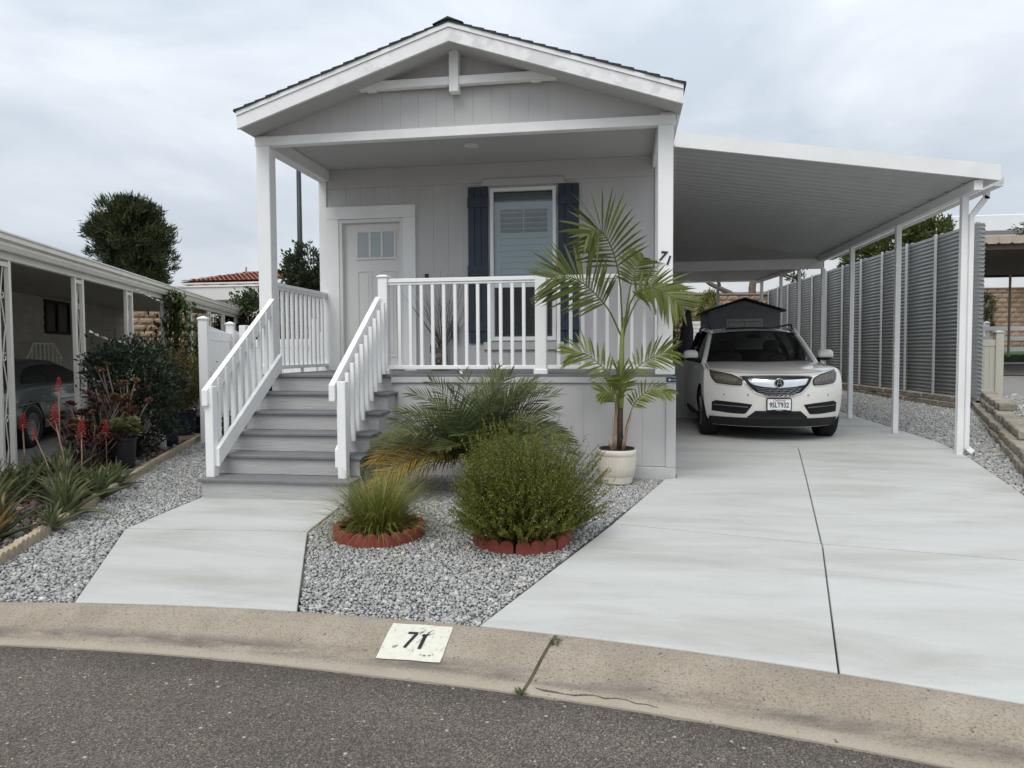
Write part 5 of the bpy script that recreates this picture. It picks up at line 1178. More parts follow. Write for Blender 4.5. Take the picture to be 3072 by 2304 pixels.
for s_ in (-1, 1):
    for nm, top, bot in (('quarter_window', [(.98, .945), (1.12, 1.03), (1.35, 1.12), (1.6, 1.175), (1.82, 1.195)], [(.98, .94), (1.82, .945)]), ('door_window', [(1.86, 1.20), (2.5, 1.20), (2.8, 1.13), (3.15, .98), (3.25, .945)], [(1.86, .945), (3.25, .94)])):
        rows = [[(s_*(gx(y, z)+.012), y, z) for y in np.linspace(top[0][0], top[-1][0], 12) for z in [np.interp(y, [p[0] for p in top], [p[1] for p in top])*(1-f)+np.interp(y, [p[0] for p in bot], [p[1] for p in bot])*f]] for f in np.linspace(0, 1, 5)]
        mb = MB(); mb.grid(rows); w_ = mb.build(nm, 'carblack', sed, True); mb = MB(); ring = rows[0]+[r[-1] for r in rows[1:]]+rows[-1][::-1]+[r[0] for r in rows[::-1][1:]]; mb.tube(ring, .008, 5, False); mb.build('window_seal', 'rubber', w_, True)
    for wy in (1.02, 3.75):
        mb = MB(); mb.lathe([(.2, -.10), (.29, -.105), (.315, -.06), (.315, .06), (.29, .105), (.2, .10)], (0, 0, 0), 28, axis='x'); mb.xf(T(s_*.815, wy, .315)); wl = mb.build('wheel', 'tyre', sed, True)
        mb = MB(); mb.lathe([(0, s_*.08), (.06, s_*.09), (.18, s_*.07), (.2, s_*.095), (.205, 0)], (0, 0, 0), 24, axis='x'); mb.xf(T(s_*.82, wy, .315)); mb.build('rim', 'rim', wl, True)
        mb = MB(); mb.lathe([(.355, 0), (.375, .012), (.375, .03), (.0, .03)], (0, 0, 0), 28, axis='x'); mb.v = [(s_*(x*-1), y, z) for x, y, z in mb.v]; mb.xf(T(s_*.925, wy, .315)); mb.v = [(x, y, max(z, .19)) for x, y, z in mb.v]; mb.build('wheel_arch', 'rubber', sed, True)
    mb = MB(); mb.box(min(s_*.55, s_*.86), max(s_*.55, s_*.86), -.01, .10, .56, .72, ch=.03); mb.build('tail_light', 'taillight', sed, True)
    mb = MB(); mb.tube([(s_*.905, .35, .62), (s_*.922, 1.0, .66), (s_*.922, 2.4, .66), (s_*.915, 3.6, .63)], .012, 5); mb.build('crease', 'sedan', sed, True)
mb = MB(); mb.box(-.80, .80, -.06, .06, .26, .50, ch=.05); mb.build('rear_bumper', 'sedan', sed, True)
# ================================================================== NEIGHBOUR ON THE LEFT
nb_ = thing('neighbour_carport', 'cream metal carport roof on paired posts along the left lot', 'carport', npt(0, 0, 0), math.atan2(ND.y, ND.x)-pi/2)
# local axes: y along the edge (away), x towards the house; roof reaches back over -x
def nc_(name, f, mat='cream', parent=None, smooth=False):
    mb = MB(); f(mb); return mb.build(name, mat, parent or nb_, smooth)
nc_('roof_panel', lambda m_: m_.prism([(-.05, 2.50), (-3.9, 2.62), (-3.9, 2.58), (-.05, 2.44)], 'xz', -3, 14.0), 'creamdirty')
nc_('gutter', lambda m_: m_.prism([(-.06, 2.40), (.05, 2.40), (.075, 2.45), (.075, 2.475), (.11, 2.50), (.11, 2.555), (-.06, 2.56)], 'xz', -3, 14.02))
nc_('gutter_lip', lambda m_: m_.prism([(.076, 2.557), (.125, 2.557), (.125, 2.575), (.0, 2.582)], 'xz', -3.0, 14.03))
nc_('edge_beam', lambda m_: m_.box(-.09, -.02, -3, 14, 2.32, 2.399, ch=.006))
for i, s in enumerate((.2, 2.18, 4.17, 6.14, 8.0, 9.8, 11.4, 13.15)):
    def pp(m_):
        for d in (-.125, .125): m_.box(-.078, -.028, s+d-.026, s+d+.026, -.06, 2.32, ch=.004)
    po = nc_('post_pair', pp)
    def sc2(m_):
        for q0, z0 in enumerate((.62, 1.28, 1.95)):
            pts = [(-.052, s+(.048*(1-q/17))*cos(q*.55+q0), z0+(.052*(1-q/17))*sin(q*.55+q0)) for q in range(13)]; m_.tube(pts, .0065, 4)
        m_.tube([(-.052, s-.05, .02), (-.052, s+.02, .3), (-.052, s-.03, .62), (-.052, s+.045, .95), (-.052, s-.04, 1.28), (-.052, s+.04, 1.6), (-.052, s-.045, 1.95), (-.052, s+.02, 2.25)], .0065, 4)
    if i < 3: nc_('iron_scroll', sc2, 'cream', po)
    nc_('spacer', lambda m_: m_.box(-.07, -.035, s-.098, s+.098, 2.25, 2.30), 'cream', po)
# house wall under the carport: lap boards
nh = thing('neighbour_house', 'cream lap-sided house wall in the shade of the cream carport', 'house', npt(3, -3.2, 0), math.atan2(ND.y, ND.x)-pi/2)
for k in range(14):
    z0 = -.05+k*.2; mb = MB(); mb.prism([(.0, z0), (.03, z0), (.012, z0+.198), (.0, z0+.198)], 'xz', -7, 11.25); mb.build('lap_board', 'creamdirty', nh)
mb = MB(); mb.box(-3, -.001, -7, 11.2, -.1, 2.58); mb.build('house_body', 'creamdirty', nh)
mb = MB(); mb.box(.0, .05, 11.1, 11.26, -.05, 2.7); mb.build('corner_trim', 'cream', nh)
mb = MB()
for a in ((5.78, 7.05, 2.44, 2.5), (5.78, 7.05, 1.76, 1.82), (5.78, 5.84, 1.82, 2.44), (6.99, 7.05, 1.82, 2.44), (6.36, 6.42, 1.82, 2.44)): mb.box(.012, .06, a[0], a[1], a[2], a[3])
wn_ = mb.build('window', 'rubber', nh)
for y0, y1 in ((5.84, 6.36), (6.42, 6.99)): mb = MB(); mb.box(.02, .034, y0, y1, 1.82, 2.44); mb.build('pane', 'carblack', wn_)
mb = MB(); mb.box(.012, .05, 10.0, 10.35, 1.55, 2.0); mb.build('vent_panel', 'creamdirty', nh)
# arched white rail on the wall
ar = thing('arched_rail', 'cream slatted arch-topped rack standing against the neighbour wall', 'rack', npt(8.35, -3.02, 0), math.atan2(ND.y, ND.x)-pi/2)
top = [(-.8, 1.22), (-.48, 1.54), (.42, 1.54), (.85, 1.22)]
mb = MB(); mb.tube([(0, y, z) for y, z in top], .022, 5); mb.build('top_rail', 'cream', ar)
for q in range(9):
    y = -.75+q*.19; zt = np.interp(y, [p[0] for p in top], [p[1] for p in top]); mb = MB(); mb.box(-.012, .012, y-.014, y+.014, -.03, zt, ch=.002); mb.build('slat', 'cream', ar)
# silver ribbons strung between the posts
for i, (s0, z0, s1, z1, sag) in enumerate(((2.3, 1.62, 4.1, 1.50, .05), (4.25, 1.52, 6.1, 1.42, .06), (2.3, .98, 4.1, .88, .05), (4.25, .90, 5.6, .76, .04), (4.3, 2.36, 6.0, 2.25, .02))):
    pts = [npt(s0+(s1-s0)*k/24, .03+.012*sin(k*1.9), z0+(z1-z0)*k/24-sag*sin(pi*k/24)) for k in range(25)]
    mb = MB(); rows = []
    for k, p in enumerate(pts): a = k*.8; rows.append([(p[0], p[1], p[2]+.017*cos(a)), (p[0]+.015*sin(a), p[1]+.008*sin(a), p[2]-.017*cos(a))])
    mb.grid(rows); o = mb.build('silver_ribbon', 'tinsel'); tag(o, ('upper twisted silver ribbon between the second and third paired posts', 'upper twisted silver ribbon running to the ivy post', 'lower silver ribbon behind the dark shrub', 'lower silver ribbon ending at the tan wall', 'short silver ribbon under the carport roof edge')[i], 'ribbon')
blockwall('tan split-face block wall at the end of the neighbour carport', npt(15.2, -4.4)[:2], npt(15.2, -1.2)[:2], .2, 2.75, .4, .2)
# white vinyl lot fence
vw = thing('vinyl_fence', 'white vinyl privacy fence with square capped posts behind the stairs', 'fence', (-1.95, 2.02, .01), math.atan2(ND.y, ND.x)-pi/2)
for k in range(3):
    y = k*1.93; mb = MB(); mb.box(-.063, .063, y-.063, y+.063, 0, 1.79, ch=.006); p_ = mb.build('post', 'vinyl', vw)
    mb = MB(); mb.lathe([(.105, 0), (.105, .022), (.004, .055)], (0, 0, 0), 4); mb.xf(T(0, y, 1.79) @ Matrix.Rotation(pi/4, 4, 'Z')); mb.build('post_cap', 'vinyl', p_)
    if k < 2:
        for q in range(11):
            a = y+.065+q*.1636; mb = MB(); mb.box(-.012, .012, a, a+.160, .12, 1.56, ch=.003); mb.build('board', 'vinyl', vw)
        for z0, z1 in ((.06, .20), (1.50, 1.64)): mb = MB(); mb.box(-.024, .024, y+.063, y+1.867, z0, z1, ch=.004); mb.build('rail', 'vinyl', vw)
        mb = MB(); mb.prism([(y+.063, 1.64), (y+1.867, 1.64), (y+1.867, 1.60), (y+1.0, 1.67), (y+.063, 1.73)], 'yz', -.01, .01); mb.build('top_infill', 'vinyl', vw)
vg = thing('vinyl_gate', 'white vinyl gate between the lot fence and the house, behind the side railing', 'gate', (-1.3, 4.2, .05))
for x in (-1.25, .05, 1.22): mb = MB(); mb.box(x-.06, x+.06, -.06, .06, 0, 1.85 if x == .05 else 1.75, ch=.006); mb.build('post', 'vinyl', vg)
for x0, x1, h in ((-1.19, -.01, 1.50), (.11, 1.16, 1.62)):
    nbd = 7
    for q in range(nbd): a = x0+(x1-x0)*q/nbd; mb = MB(); mb.box(a+.002, a+(x1-x0)/nbd-.002, -.012, .012, .1, h, ch=.003); mb.build('board', 'vinyl', vg)
    for z in (.06, h-.14): mb = MB(); mb.box(x0, x1, -.024, .024, z, z+.13, ch=.004); mb.build('rail', 'vinyl', vg)
mb = MB(); mb.box(-.09, -.05, -.05, -.025, 1.30, 1.40); mb.box(-.09, -.05, -.05, -.025, .55, .65); mb.build('hinge', 'black', vg)
# scalloped edging stones
def scallop_mesh(L_, h, d, nsc, mat):
    bm_ = MB(); w = L_/nsc; xs_ = np.unique(np.concatenate([-L_/2+w*(q+.5)+w/2*np.cos(np.linspace(.0, pi, 9)) for q in range(nsc)]).round(5))
    tops = [h-w*.45+w*.45*sqrt(max(0, 1-(((x+L_/2) % w-w/2)/(w/2))**2)) for x in xs_]
    rows = [[(x, -d/2, -.06) for x in xs_], [(x, -d/2, z-.004) for x, z in zip(xs_, tops)], [(x, -d/2+.006, z) for x, z in zip(xs_, tops)], [(x, d/2-.006, z) for x, z in zip(xs_, tops)], [(x, d/2, z-.004) for x, z in zip(xs_, tops)], [(x, d/2, -.06) for x in xs_]]
    bm_.grid(rows); n_ = len(xs_); bm_.f += [tuple(r*n_ for r in range(6)), tuple(r*n_+n_-1 for r in range(5, -1, -1))]
    me = bm_.mesh('edging'); me.materials.append(MT[mat]); return me
ems = scallop_mesh(.29, .075, .055, 4, 'tan_edge')
s = -.5; ei = 0
while s < 8.2:
    p = EDG0+EDD*s; o = bpy.data.objects.new('edging_stone', ems); COL.objects.link(o); o.location = (p.x, p.y, gz(p.y)); o.rotation_euler = (random.uniform(-.05, .05), random.uniform(-.03, .03), math.atan2(EDD.y, EDD.x)+random.uniform(-.03, .03))
    tag(o, 'tan scalloped concrete edging stone in the row beside the gravel strip', 'edging stone', 'tan scalloped edging stones'); s += .298
rms = scallop_mesh(.287, .088, .05, 3, 'terracotta_edge')
for ring, nm in ((RING1, 'ornamental grass'), (RING2, 'round green bush')):
    nst = 7
    for q in range(nst):
        a = 2*pi*(q+.5)/nst-pi/2; p = (ring[0]+(ring[2]+.01)*cos(a), ring[1]+(ring[2]+.01)*sin(a))
        # bend the three lobes round the ring
        me = rms.copy()
        for v in me.vertices:
            th = v.co.x/(ring[2]+.01); r_ = (ring[2]+.01)-v.co.y; v.co.x, v.co.y = r_*sin(th), (ring[2]+.01)-r_*cos(th)
        o = link('edging_brick', me); o.location = (p[0], p[1], gz(p[1])-.004); o.rotation_euler = (0, 0, a+pi/2)
        tag(o, f'red scalloped concrete edging brick in the ring round the {nm}', 'edging brick', f'red edging ring round the {nm}')
    mb = MB(); mb.lathe([(0, .01), (ring[2]*.6, .006), (ring[2]-.005, -.01)], (ring[0], ring[1], gz(ring[1])), 24); struct(mb.build('soil', 'dirt', None, True))
# background: tiled house, flat building, light pole
th_ = thing('tiled_house', 'white house with red clay barrel-tile hip roof far behind the neighbour', 'house', (-15, 30, 0))
mb = MB(); mb.box(-3.9, 7.5, -1.6, 6, 0, 5.02); mb.build('wall', 'whitewall', th_)
def tilerow(x0, x1, y0, y1, z0, z1, xi):
    # a slope of barrel tiles: waves across, stepped in courses; xi shortens the upper edge (hip)
    nco = 8
    for c in range(nco):
        f0, f1 = c/nco, (c+1)/nco+.02; rows = []
        for f, lift in ((f0, .07), (f1, .0)):
            a = x0+xi*f; r = []
            n = int((x1-a)/.07)
            xsr = np.linspace(a, x1, 160)
            rows.append([(x, y0+(y1-y0)*f, z0+(z1-z0)*f+lift+.07*abs(sin(pi*(x+30)/.27))) for x in xsr])
        mb = MB(); mb.grid(rows); mb.build('tile_course', 'tile', th_)
tilerow(-4.25, 7.8, -2.45, .6, 5.08, 5.86, 2.35)
mb = MB(); mb.grid([[(-4.25, -2.45, 5.1), (-4.25, 6.5, 5.1)], [(-1.9, .6, 5.86), (-1.9, 4, 5.86)]]); mb.grid([[(-1.9, .6, 5.86), (7.8, .6, 5.86)], [(-1.9, 4, 5.86), (7.8, 4, 5.86)]]); mb.build('roof_deck', 'tile', th_)
mb = MB(); mb.box(-4.2, 7.7, -2.4, -1.6, 4.97, 5.06); mb.build('eave', 'whitewall', th_)
for k in range(12): mb = MB(); mb.box(-3.9+k*.95, -3.8+k*.95, -2.38, -1.6, 4.84, 4.97); mb.build('rafter_tail', 'brown_slat', th_)
mb = MB(); mb.tube([(-1.7, -.2, 5.6), (-1.7, -.2, 6.1)], .05, 8); mb.build('vent_pipe', 'shedtrim', th_)
fb = thing('flat_roof_building', 'low cream building with flat parapet roof behind the neighbour carport', 'building', (-12, 20.6, 0))
mb = MB(); mb.box(-3.1, 5.5, 0, 6, 0, 3.55); mb.build('wall', 'creamdirty', fb); mb = MB(); mb.box(-3.2, 5.6, -.15, 6.1, 3.55, 4.1, ch=.02); mb.build('parapet', 'whitewall', fb); mb = MB(); mb.box(-3.25, 5.65, -.2, 6.15, 4.1, 4.17, ch=.01); mb.build('coping', 'cream', fb)
lp = thing('light_pole', 'slim dark light pole rising behind the porch', 'light pole', (-5.72, 13.2, .15))
mb = MB(); mb.tube([(.02, 0, 0), (.02, 0, 3.2), (.02, 0, 7.3)], [.10, .085, .07], 10); mb.build('shaft', 'pole', lp, True); mb = MB(); mb.lathe([(.16, 0), (.16, .1), (.11, .14)], (.02, 0, 0), 12); mb.build('base', 'pole', lp)
mb = MB(); mb.tube([(.02, 0, 7.25), (.02, .3, 7.42), (.02, .6, 7.45)], .04, 8); mb.build('arm', 'pole', lp); mb = MB(); mb.box(-.10, .14, .6, 1.1, 7.38, 7.5, ch=.02); mb.build('lamp_head', 'pole', lp)
# ================================================================== PLANTS
def spline(pts, n):
    P = np.array(pts, float); k = len(P); Q = np.vstack([2*P[0]-P[1], P, 2*P[-1]-P[-2]]); t = np.linspace(0, k-1-1e-6, n); i = t.astype(int); f = (t-i)[:, None]
    a, b, c, d = Q[i], Q[i+1], Q[i+2], Q[i+3]
    return .5*((2*b)+(-a+c)*f+(2*a-5*b+4*c-d)*f**2+(-a+3*b-3*c+d)*f**3)
def frond(name, parent, pts, n, Lf, wf, c1, c2, a0=75, a1=22, droop=.35, lift=.25, t0=.16, rr_=(.008, .002), rc=(.12, .13, .04), tip=None, prof=None, lseg=4, face=(0, 0, 1.)):
    R = spline(pts, n); Tn = unit(np.gradient(R, axis=0)); zz = np.array(face); zz = zz/np.linalg.norm(zz); N = unit(zz-Tn*(Tn@zz)[:, None]+1e-4); S = np.cross(Tn, N)
    ts = np.linspace(0, 1, n); m_ = ts >= t0; tt = (ts[m_]-t0)/(1-t0); Vs, Fs, Cs = [], [], []; off = 0
    for sd in (-1, 1):
        k = m_.sum(); a = np.radians(a0+(a1-a0)*tt**1.1)+RNG.normal(0, .06, k)
        D = unit(S[m_]*sd*np.sin(a)[:, None]+Tn[m_]*np.cos(a)[:, None]+N[m_]*(lift+RNG.normal(0, .06, k))[:, None])
        ln = Lf*(.40+.60*np.sin(np.pi*np.clip(tt*.82+.14, 0, 1))**.9)*RNG.uniform(.86, 1.1, k); 
        Wv = unit(Tn[m_]-D*(Tn[m_]*D).sum(1)[:, None]+N[m_]*RNG.normal(0, .25, (k, 1)))
        ring = []
        for j in range(lseg):
            f = j/(lseg-1); w = wf*(.35, 1, .82, .05)[j] if lseg == 4 else wf
            p = R[m_]+D*(ln*f)[:, None]+np.array([0, 0, -1])*(droop*ln*f**2)[:, None]; ring.append(np.stack([p-Wv*w/2, p+Wv*w/2], 1))
        V = np.stack(ring, 1)      # k, lseg, 2, 3
        base = off+np.arange(k)[:, None]*(lseg*2); Fq = np.concatenate([base+np.array([[2*j, 2*j+1, 2*j+3, 2*j+2]]) for j in range(lseg-1)], 0)
        col = colvar(k, c1, c2, .14)
        if tip is not None: col = col*(1-tt[:, None]*tip[3])+np.array(tip[:3])*tt[:, None]*tip[3]
        c = np.repeat(col, lseg*2, 0); c = c.reshape(k, lseg, 2, 3)
        Vs.append(V.reshape(-1, 3)); Fs.append(Fq); Cs.append(c.reshape(-1, 3)); off += k*lseg*2
    # midrib
    nn_ = 12; Rm = spline(pts, nn_); mb = MB(); mb.tube([tuple(p) for p in Rm], list(np.linspace(rr_[0], rr_[1], nn_)), 5, False)
    Vs.append(np.array(mb.v)); Fs.append(np.array(mb.f)+off); Cs.append(np.tile(np.array(rc), (len(mb.v), 1)))
    return fmesh(name, np.vstack(Vs), np.vstack(Fs), 'leaf', parent, np.vstack(Cs))
# --- potted king palm
kp = thing('potted_palm', 'tall slender feather palm growing in the cream fluted pot', 'palm', (3.97, -.3, .28))
pot = thing('fluted_pot', 'round cream fluted ceramic pot holding the tall palm', 'pot', (3.985, -.3, gz(-.3)-.01))
mb = MB(); mb.lathe([(0, 0), (.140, 0), (.153, .012), (.158, .03), (.155, .036), (.163, .05), (.160, .056), (.168, .07), (.165, .077), (.173, .092)], (0, 0, 0), 72); mb.build('ringed_base', 'potcream', pot, True)
mb = MB(); mb.lathe([(.171, .09), (.178, .11), (.187, .17), (.192, .23), (.193, .29)], (0, 0, 0), 144, .013, 36); mb.build('fluted_body', 'potcream', pot, True)
mb = MB(); mb.lathe([(.190, .286), (.196, .292), (.197, .32), (.195, .345), (.19, .35), (.178, .348), (.174, .29)], (0, 0, 0), 64); mb.build('rim', 'potcream', pot, True)
mb = MB(); mb.lathe([(0, .315), (.15, .315), (.165, .325), (.172, .36), (.178, .36), (.178, .30)], (0, 0, 0), 32); mb.build('inner_pot', 'potblack', pot, True)
def kz(p): return [(a, b, c-.28) for a, b, c in p]
mb = MB(); mb.tube(kz([(.045, 0, .29), (.048, 0, .5), (.052, 0, .77)]), [.034, .03, .026], 10); mb.build('trunk', 'palmtrunk', kp, True)
mb = MB(); mb.tube(kz([(.052, 0, .74), (.056, .0, .95), (.06, 0, 1.15), (.066, 0, 1.43), (.078, 0, 1.65)]), [.030, .036, .030, .022, .012], 10); mb.build('crownshaft', 'crownshaft', kp, True)
mb = MB(); mb.tube(kz([(-.01, 0, .29), (.0, -.01, .42), (.008, 0, .72), (.02, 0, .85)]), [.034, .024, .014, .008], 8); mb.build('side_stem', 'dryhusk', kp, True)
mb = MB(); mb.tube(kz([(.075, -.01, .29), (.09, -.02, .42), (.115, -.025, .53), (.166, -.05, .70)]), [.024, .02, .012, .006], 8); mb.build('side_stem', 'dryhusk', kp, True)
mb = MB(); mb.tube(kz([(-.02, -.02, .29), (-.05, -.03, .37), (-.075, -.03, .43)]), [.012, .014, .003], 6); mb.build('dry_husk', 'dryhusk', kp, True)
KG = dict(c1=(.055, .080, .013), c2=(.125, .145, .026), rc=(.15, .16, .04), t0=.28)
KF = {'F1': [(.07, 0, 1.5), (.046, -.09, 1.976), (-.015, -.18, 2.264), (-.106, -.27, 2.438), (-.171, -.36, 2.463), (-.24, -.45, 2.41)],
 'F2': [(.075, 0, 1.42), (-.049, -.025, 1.697), (-.175, -.05, 1.857), (-.333, -.075, 2.001), (-.49, -.1, 2.057), (-.62, -.125, 2.04)],
 'F3': [(.08, 0, 1.45), (.15, -.07, 1.80), (.263, -.14, 1.91), (.40, -.21, 1.91), (.52, -.28, 1.83), (.62, -.33, 1.73)],
 'F4': [(.08, 0, 1.5), (.205, .087, 1.80), (.366, .175, 1.93), (.56, .262, 1.97), (.70, .33, 1.94)],
 'F5': [(.08, 0, 1.5), (.142, .112, 1.928), (.207, .2, 2.149), (.25, .28, 2.25), (.28, .36, 2.28)]}
for k_, p in KF.items(): frond('frond', kp, kz(p), 34, .52 if k_ in ('F1', 'F2') else .36 if k_ == 'F3' else .20 if k_ == 'F4' else .28, .030, a0=70, a1=30, droop=.13, lift=.05, rr_=(.010, .003), face={'F1': (.25, -1, .35), 'F2': (.1, -.9, .55), 'F3': (-.1, -.9, .6), 'F4': (0, -.7, .8), 'F5': (.2, -.8, .5)}[k_], **KG)
KL = dict(c1=(.11, .145, .028), c2=(.20, .22, .05), rc=(.20, .21, .06), t0=.25)
for p, l_ in (([(.031, 0, .80), (-.032, -.03, 1.04), (-.143, -.06, 1.17), (-.285, -.09, 1.283), (-.38, -.12, 1.295), (-.42, -.14, 1.29)], .26), ([(.071, 0, .86), (.174, -.025, 1.104), (.33, -.05, 1.232), (.45, -.075, 1.29), (.53, -.1, 1.31)], .24),
    ([(.10, 0, .52), (.159, -.03, .72), (.221, -.06, .834), (.329, -.09, .924), (.44, -.12, .925), (.52, -.15, .90)], .15), ([(.047, 0, .78), (.06, -.067, .95), (.05, -.133, 1.06), (.02, -.2, 1.12)], .2), ([(.008, 0, .68), (-.008, -.05, .833), (-.06, -.1, .90), (-.13, -.15, .91)], .2)):
    frond('frond', kp, kz(p), 24, l_*1.25, .024, a0=62, a1=26, droop=.16, lift=.1, rr_=(.007, .002), face=(0, -.75, .7), **KL)
# --- pygmy date palm clump
pd = thing('palm_bush', 'low clumping feather palm with yellowing fronds in front of the grey skirting', 'palm', (2.62, -.8, gz(-.8)))
mb = MB(); mb.tube([(0, 0, -.02), (.02, 0, .18), (.0, 0, .32)], [.08, .07, .05], 10); mb.build('trunk', 'palmtrunk', pd, True)
rp_ = random.Random(5)
spec = [(a+da, e+de, L_) for da, de in ((0, 0), (9, 7)) for a, e, L_ in
  [(175, 18, 1.05), (160, 30, .95), (190, 8, 1.0), (205, 20, 1.1), (215, 2, 1.15), (228, 25, .95), (140, 48, .9), (170, 55, .85), (200, 45, .95), (235, 50, .8), (255, 28, .7), (270, 45, .7), (290, 30, .75), (185, 32, 1.1), (212, 34, 1.05), (150, 15, .9),
   (330, 40, .85), (345, 55, .95), (0, 42, 1.0), (15, 30, 1.0), (355, 20, 1.05), (338, 12, 1.05), (320, 22, .95), (30, 50, .9), (60, 55, .85), (100, 60, .85), (120, 40, .85), (80, 40, .8), (0, 62, .95), (20, 68, .95), (305, 62, .9), (250, 70, .9), (190, 68, .95), (120, 75, 1.0), (40, 78, 1.0), (345, 74, 1.0), (8, 28, 1.1), (352, 8, 1.05)]]+[(18, 70, 1.1), (2, 66, 1.1), (35, 62, 1.05), (350, 60, 1.05), (75, 72, 1.1), (198, 14, 1.25), (208, 6, 1.3), (186, 20, 1.15), (222, 12, 1.2), (176, 4, 1.0), (335, 30, 1.1), (10, 55, 1.1), (28, 40, 1.05)]
for i, (az, el, L_) in enumerate(spec):
    if 38 <= i < 76 and i % 2: continue
    az = radians(az+rp_.uniform(-6, 6)); e = radians(el+rp_.uniform(-5, 5)); pts = []; p = np.array([.03*cos(az), .03*sin(az), .30]); bend = radians(rp_.uniform(55, 85)*(1.0 if el < 50 else .75)); ns = 8
    L_ *= .92
    for k in range(ns+1):
        pts.append(tuple(p)); ee_ = e+radians(8)-bend*(k/ns)**1.2; p = p+np.array([cos(az)*cos(ee_), sin(az)*cos(ee_), sin(ee_)])*L_/ns
    low = (el < 24 and 130 < spec[i][0] < 235 or el < 15) and i % 5 != 1
    c1, c2 = ((.13, .13, .028), (.25, .19, .035)) if low else (((.075, .10, .026), (.15, .155, .04)) if rp_.random() < .3 else ((.036, .064, .026), (.085, .115, .042)))
    frond('frond', pd, pts, 40, .265, .0105, c1, c2, a0=66, a1=26, droop=.14, lift=.20, t0=.12, rr_=(.007, .0015), face=(0, -rp_.uniform(.3, .9), 1), rc=(.11, .105, .03), tip=(.38, .21, .035, .6) if low else (.13, .14, .04, .35))
# --- fine leaved bush in the red ring
bs = thing('green_bush', 'round wispy fine-leaved green bush with tiny white flowers in a red edging ring', 'bush', (3.31, -2.36, gz(-2.36)))
ns = 1500; az = RNG.uniform(0, 2*pi, ns); el = np.arcsin(RNG.uniform(.0, 1, ns)**1.15); 
env = 1/np.sqrt((np.cos(el)/.57)**2+(np.sin(el)/.84)**2); Ls = env*RNG.uniform(.62, 1.07, ns); Ls += .08*np.sin(3*az+1)*np.cos(el)+.05*np.sin(5*az+2*el)
sub = 9; Pst = []
b0 = np.stack([.12*np.cos(az)*RNG.random(ns), .12*np.sin(az)*RNG.random(ns), np.full(ns, .02)], 1); D0 = np.stack([np.cos(az)*np.cos(el), np.sin(az)*np.cos(el), np.sin(el)], 1)
wob = RNG.normal(0, .10, (ns, 3))
for k in range(sub+1):
    f = k/sub; Pst.append(b0*(1-f)+D0*(Ls*f)[:, None]+wob*(f*(1-f)*Ls)[:, None]*1.5+np.array([0, 0, 1])*(.22*f*f*np.cos(el))[:, None]*Ls[:, None]+np.array([0, 0, .05])*f)
Pst = np.stack(Pst, 1)
Vs, Fs, Cs, off = [], [], [], 0
perp = unit(np.cross(D0, RNG.normal(size=(ns, 3))))*.0013
for s_ in (-1, 1): pass
V = np.stack([Pst-perp[:, None], Pst+perp[:, None]], 2).reshape(-1, 3); base = (np.arange(ns)*(sub+1)*2)[:, None, None]; q = (np.arange(sub)*2)[None, :, None]
Fq = (base+q+np.array([0, 1, 3, 2])[None, None]).reshape(-1, 4); fmesh('stems', V, Fq, 'leaf', bs, kind='stuff', col= np.tile([.07, .055, .025], (len(V), 1)))
nl = 68; tl_ = RNG.uniform(.28, 1.0, (ns, nl))**.75; ii = np.clip((tl_*sub).astype(int), 0, sub-1); ff = (tl_*sub-ii)[..., None]; ar = np.arange(ns)[:, None]
Pl = Pst[ar, ii]*(1-ff)+Pst[ar, ii+1]*ff; Dl = unit(Pst[ar, ii+1]-Pst[ar, ii]); Dl = Dl*.7+RNG.normal(0, .55, Dl.shape); n = ns*nl
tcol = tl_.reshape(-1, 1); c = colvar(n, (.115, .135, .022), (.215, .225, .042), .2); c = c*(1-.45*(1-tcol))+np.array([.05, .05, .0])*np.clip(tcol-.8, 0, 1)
V, Fq, cc = leaves(Pl.reshape(-1, 3), Dl.reshape(-1, 3), RNG.uniform(.014, .027, n), .0062, c); fmesh('foliage', V, Fq, 'leaf', bs, cc, 'stuff')
nf = 750; i_ = RNG.integers(0, ns, nf); k_ = RNG.integers(5, sub+1, nf); Pf = Pst[i_, k_]+RNG.normal(0, .008, (nf, 3))
V, Fq, cc = leaves(Pf, RNG.normal(size=(nf, 3)), .008, .007, np.tile([.70, .66, .62], (nf, 1))); fmesh('flowers', V, Fq, 'petal', bs, cc, 'stuff')
# --- ornamental grass in the other ring
def blades(name, parent, n, c0, R0, Lm, w, c1, c2, spread=1.0, seg=5, el0=35, el1=88, droop=.8, mat='leaf', c=(0, 0, 0)):
    az = RNG.uniform(0, 2*pi, n); el = np.radians(RNG.uniform(el0, el1, n)); L_ = Lm*RNG.uniform(.55, 1.08, n); r = R0*np.sqrt(RNG.random(n)); B = np.stack([r*np.cos(az), r*np.sin(az), np.zeros(n)], 1)+np.array(c)
    az2 = az+RNG.normal(0, .5, n); H = np.stack([np.cos(az2), np.sin(az2), np.zeros(n)], 1); ring = []; S = np.stack([-np.sin(az2), np.cos(az2), np.zeros(n)], 1)
    P = B.copy(); e = el.copy()
    for k in range(seg+1):
        f = k/seg; ww = w*(1-f**2.2)*.5+.0003; ring.append(np.stack([P-S*ww, P+S*ww], 1)); P = P+(H*np.cos(e)[:, None]+np.array([0, 0, 1])*np.sin(e)[:, None])*(L_/seg)[:, None]; e = e-droop*RNG.uniform(.5, 1.2, n)*(.35+f)/seg*2
    V = np.stack(ring, 1).reshape(-1, 3); base = (np.arange(n)*(seg+1)*2)[:, None, None]; q = (np.arange(seg)*2)[None, :, None]; Fq = (base+q+np.array([0, 1, 3, 2])[None, None]).reshape(-1, 4)
    col = np.repeat(colvar(n, c1, c2, .18), (seg+1)*2, 0); return fmesh(name, V, Fq, mat, parent, col, 'stuff')
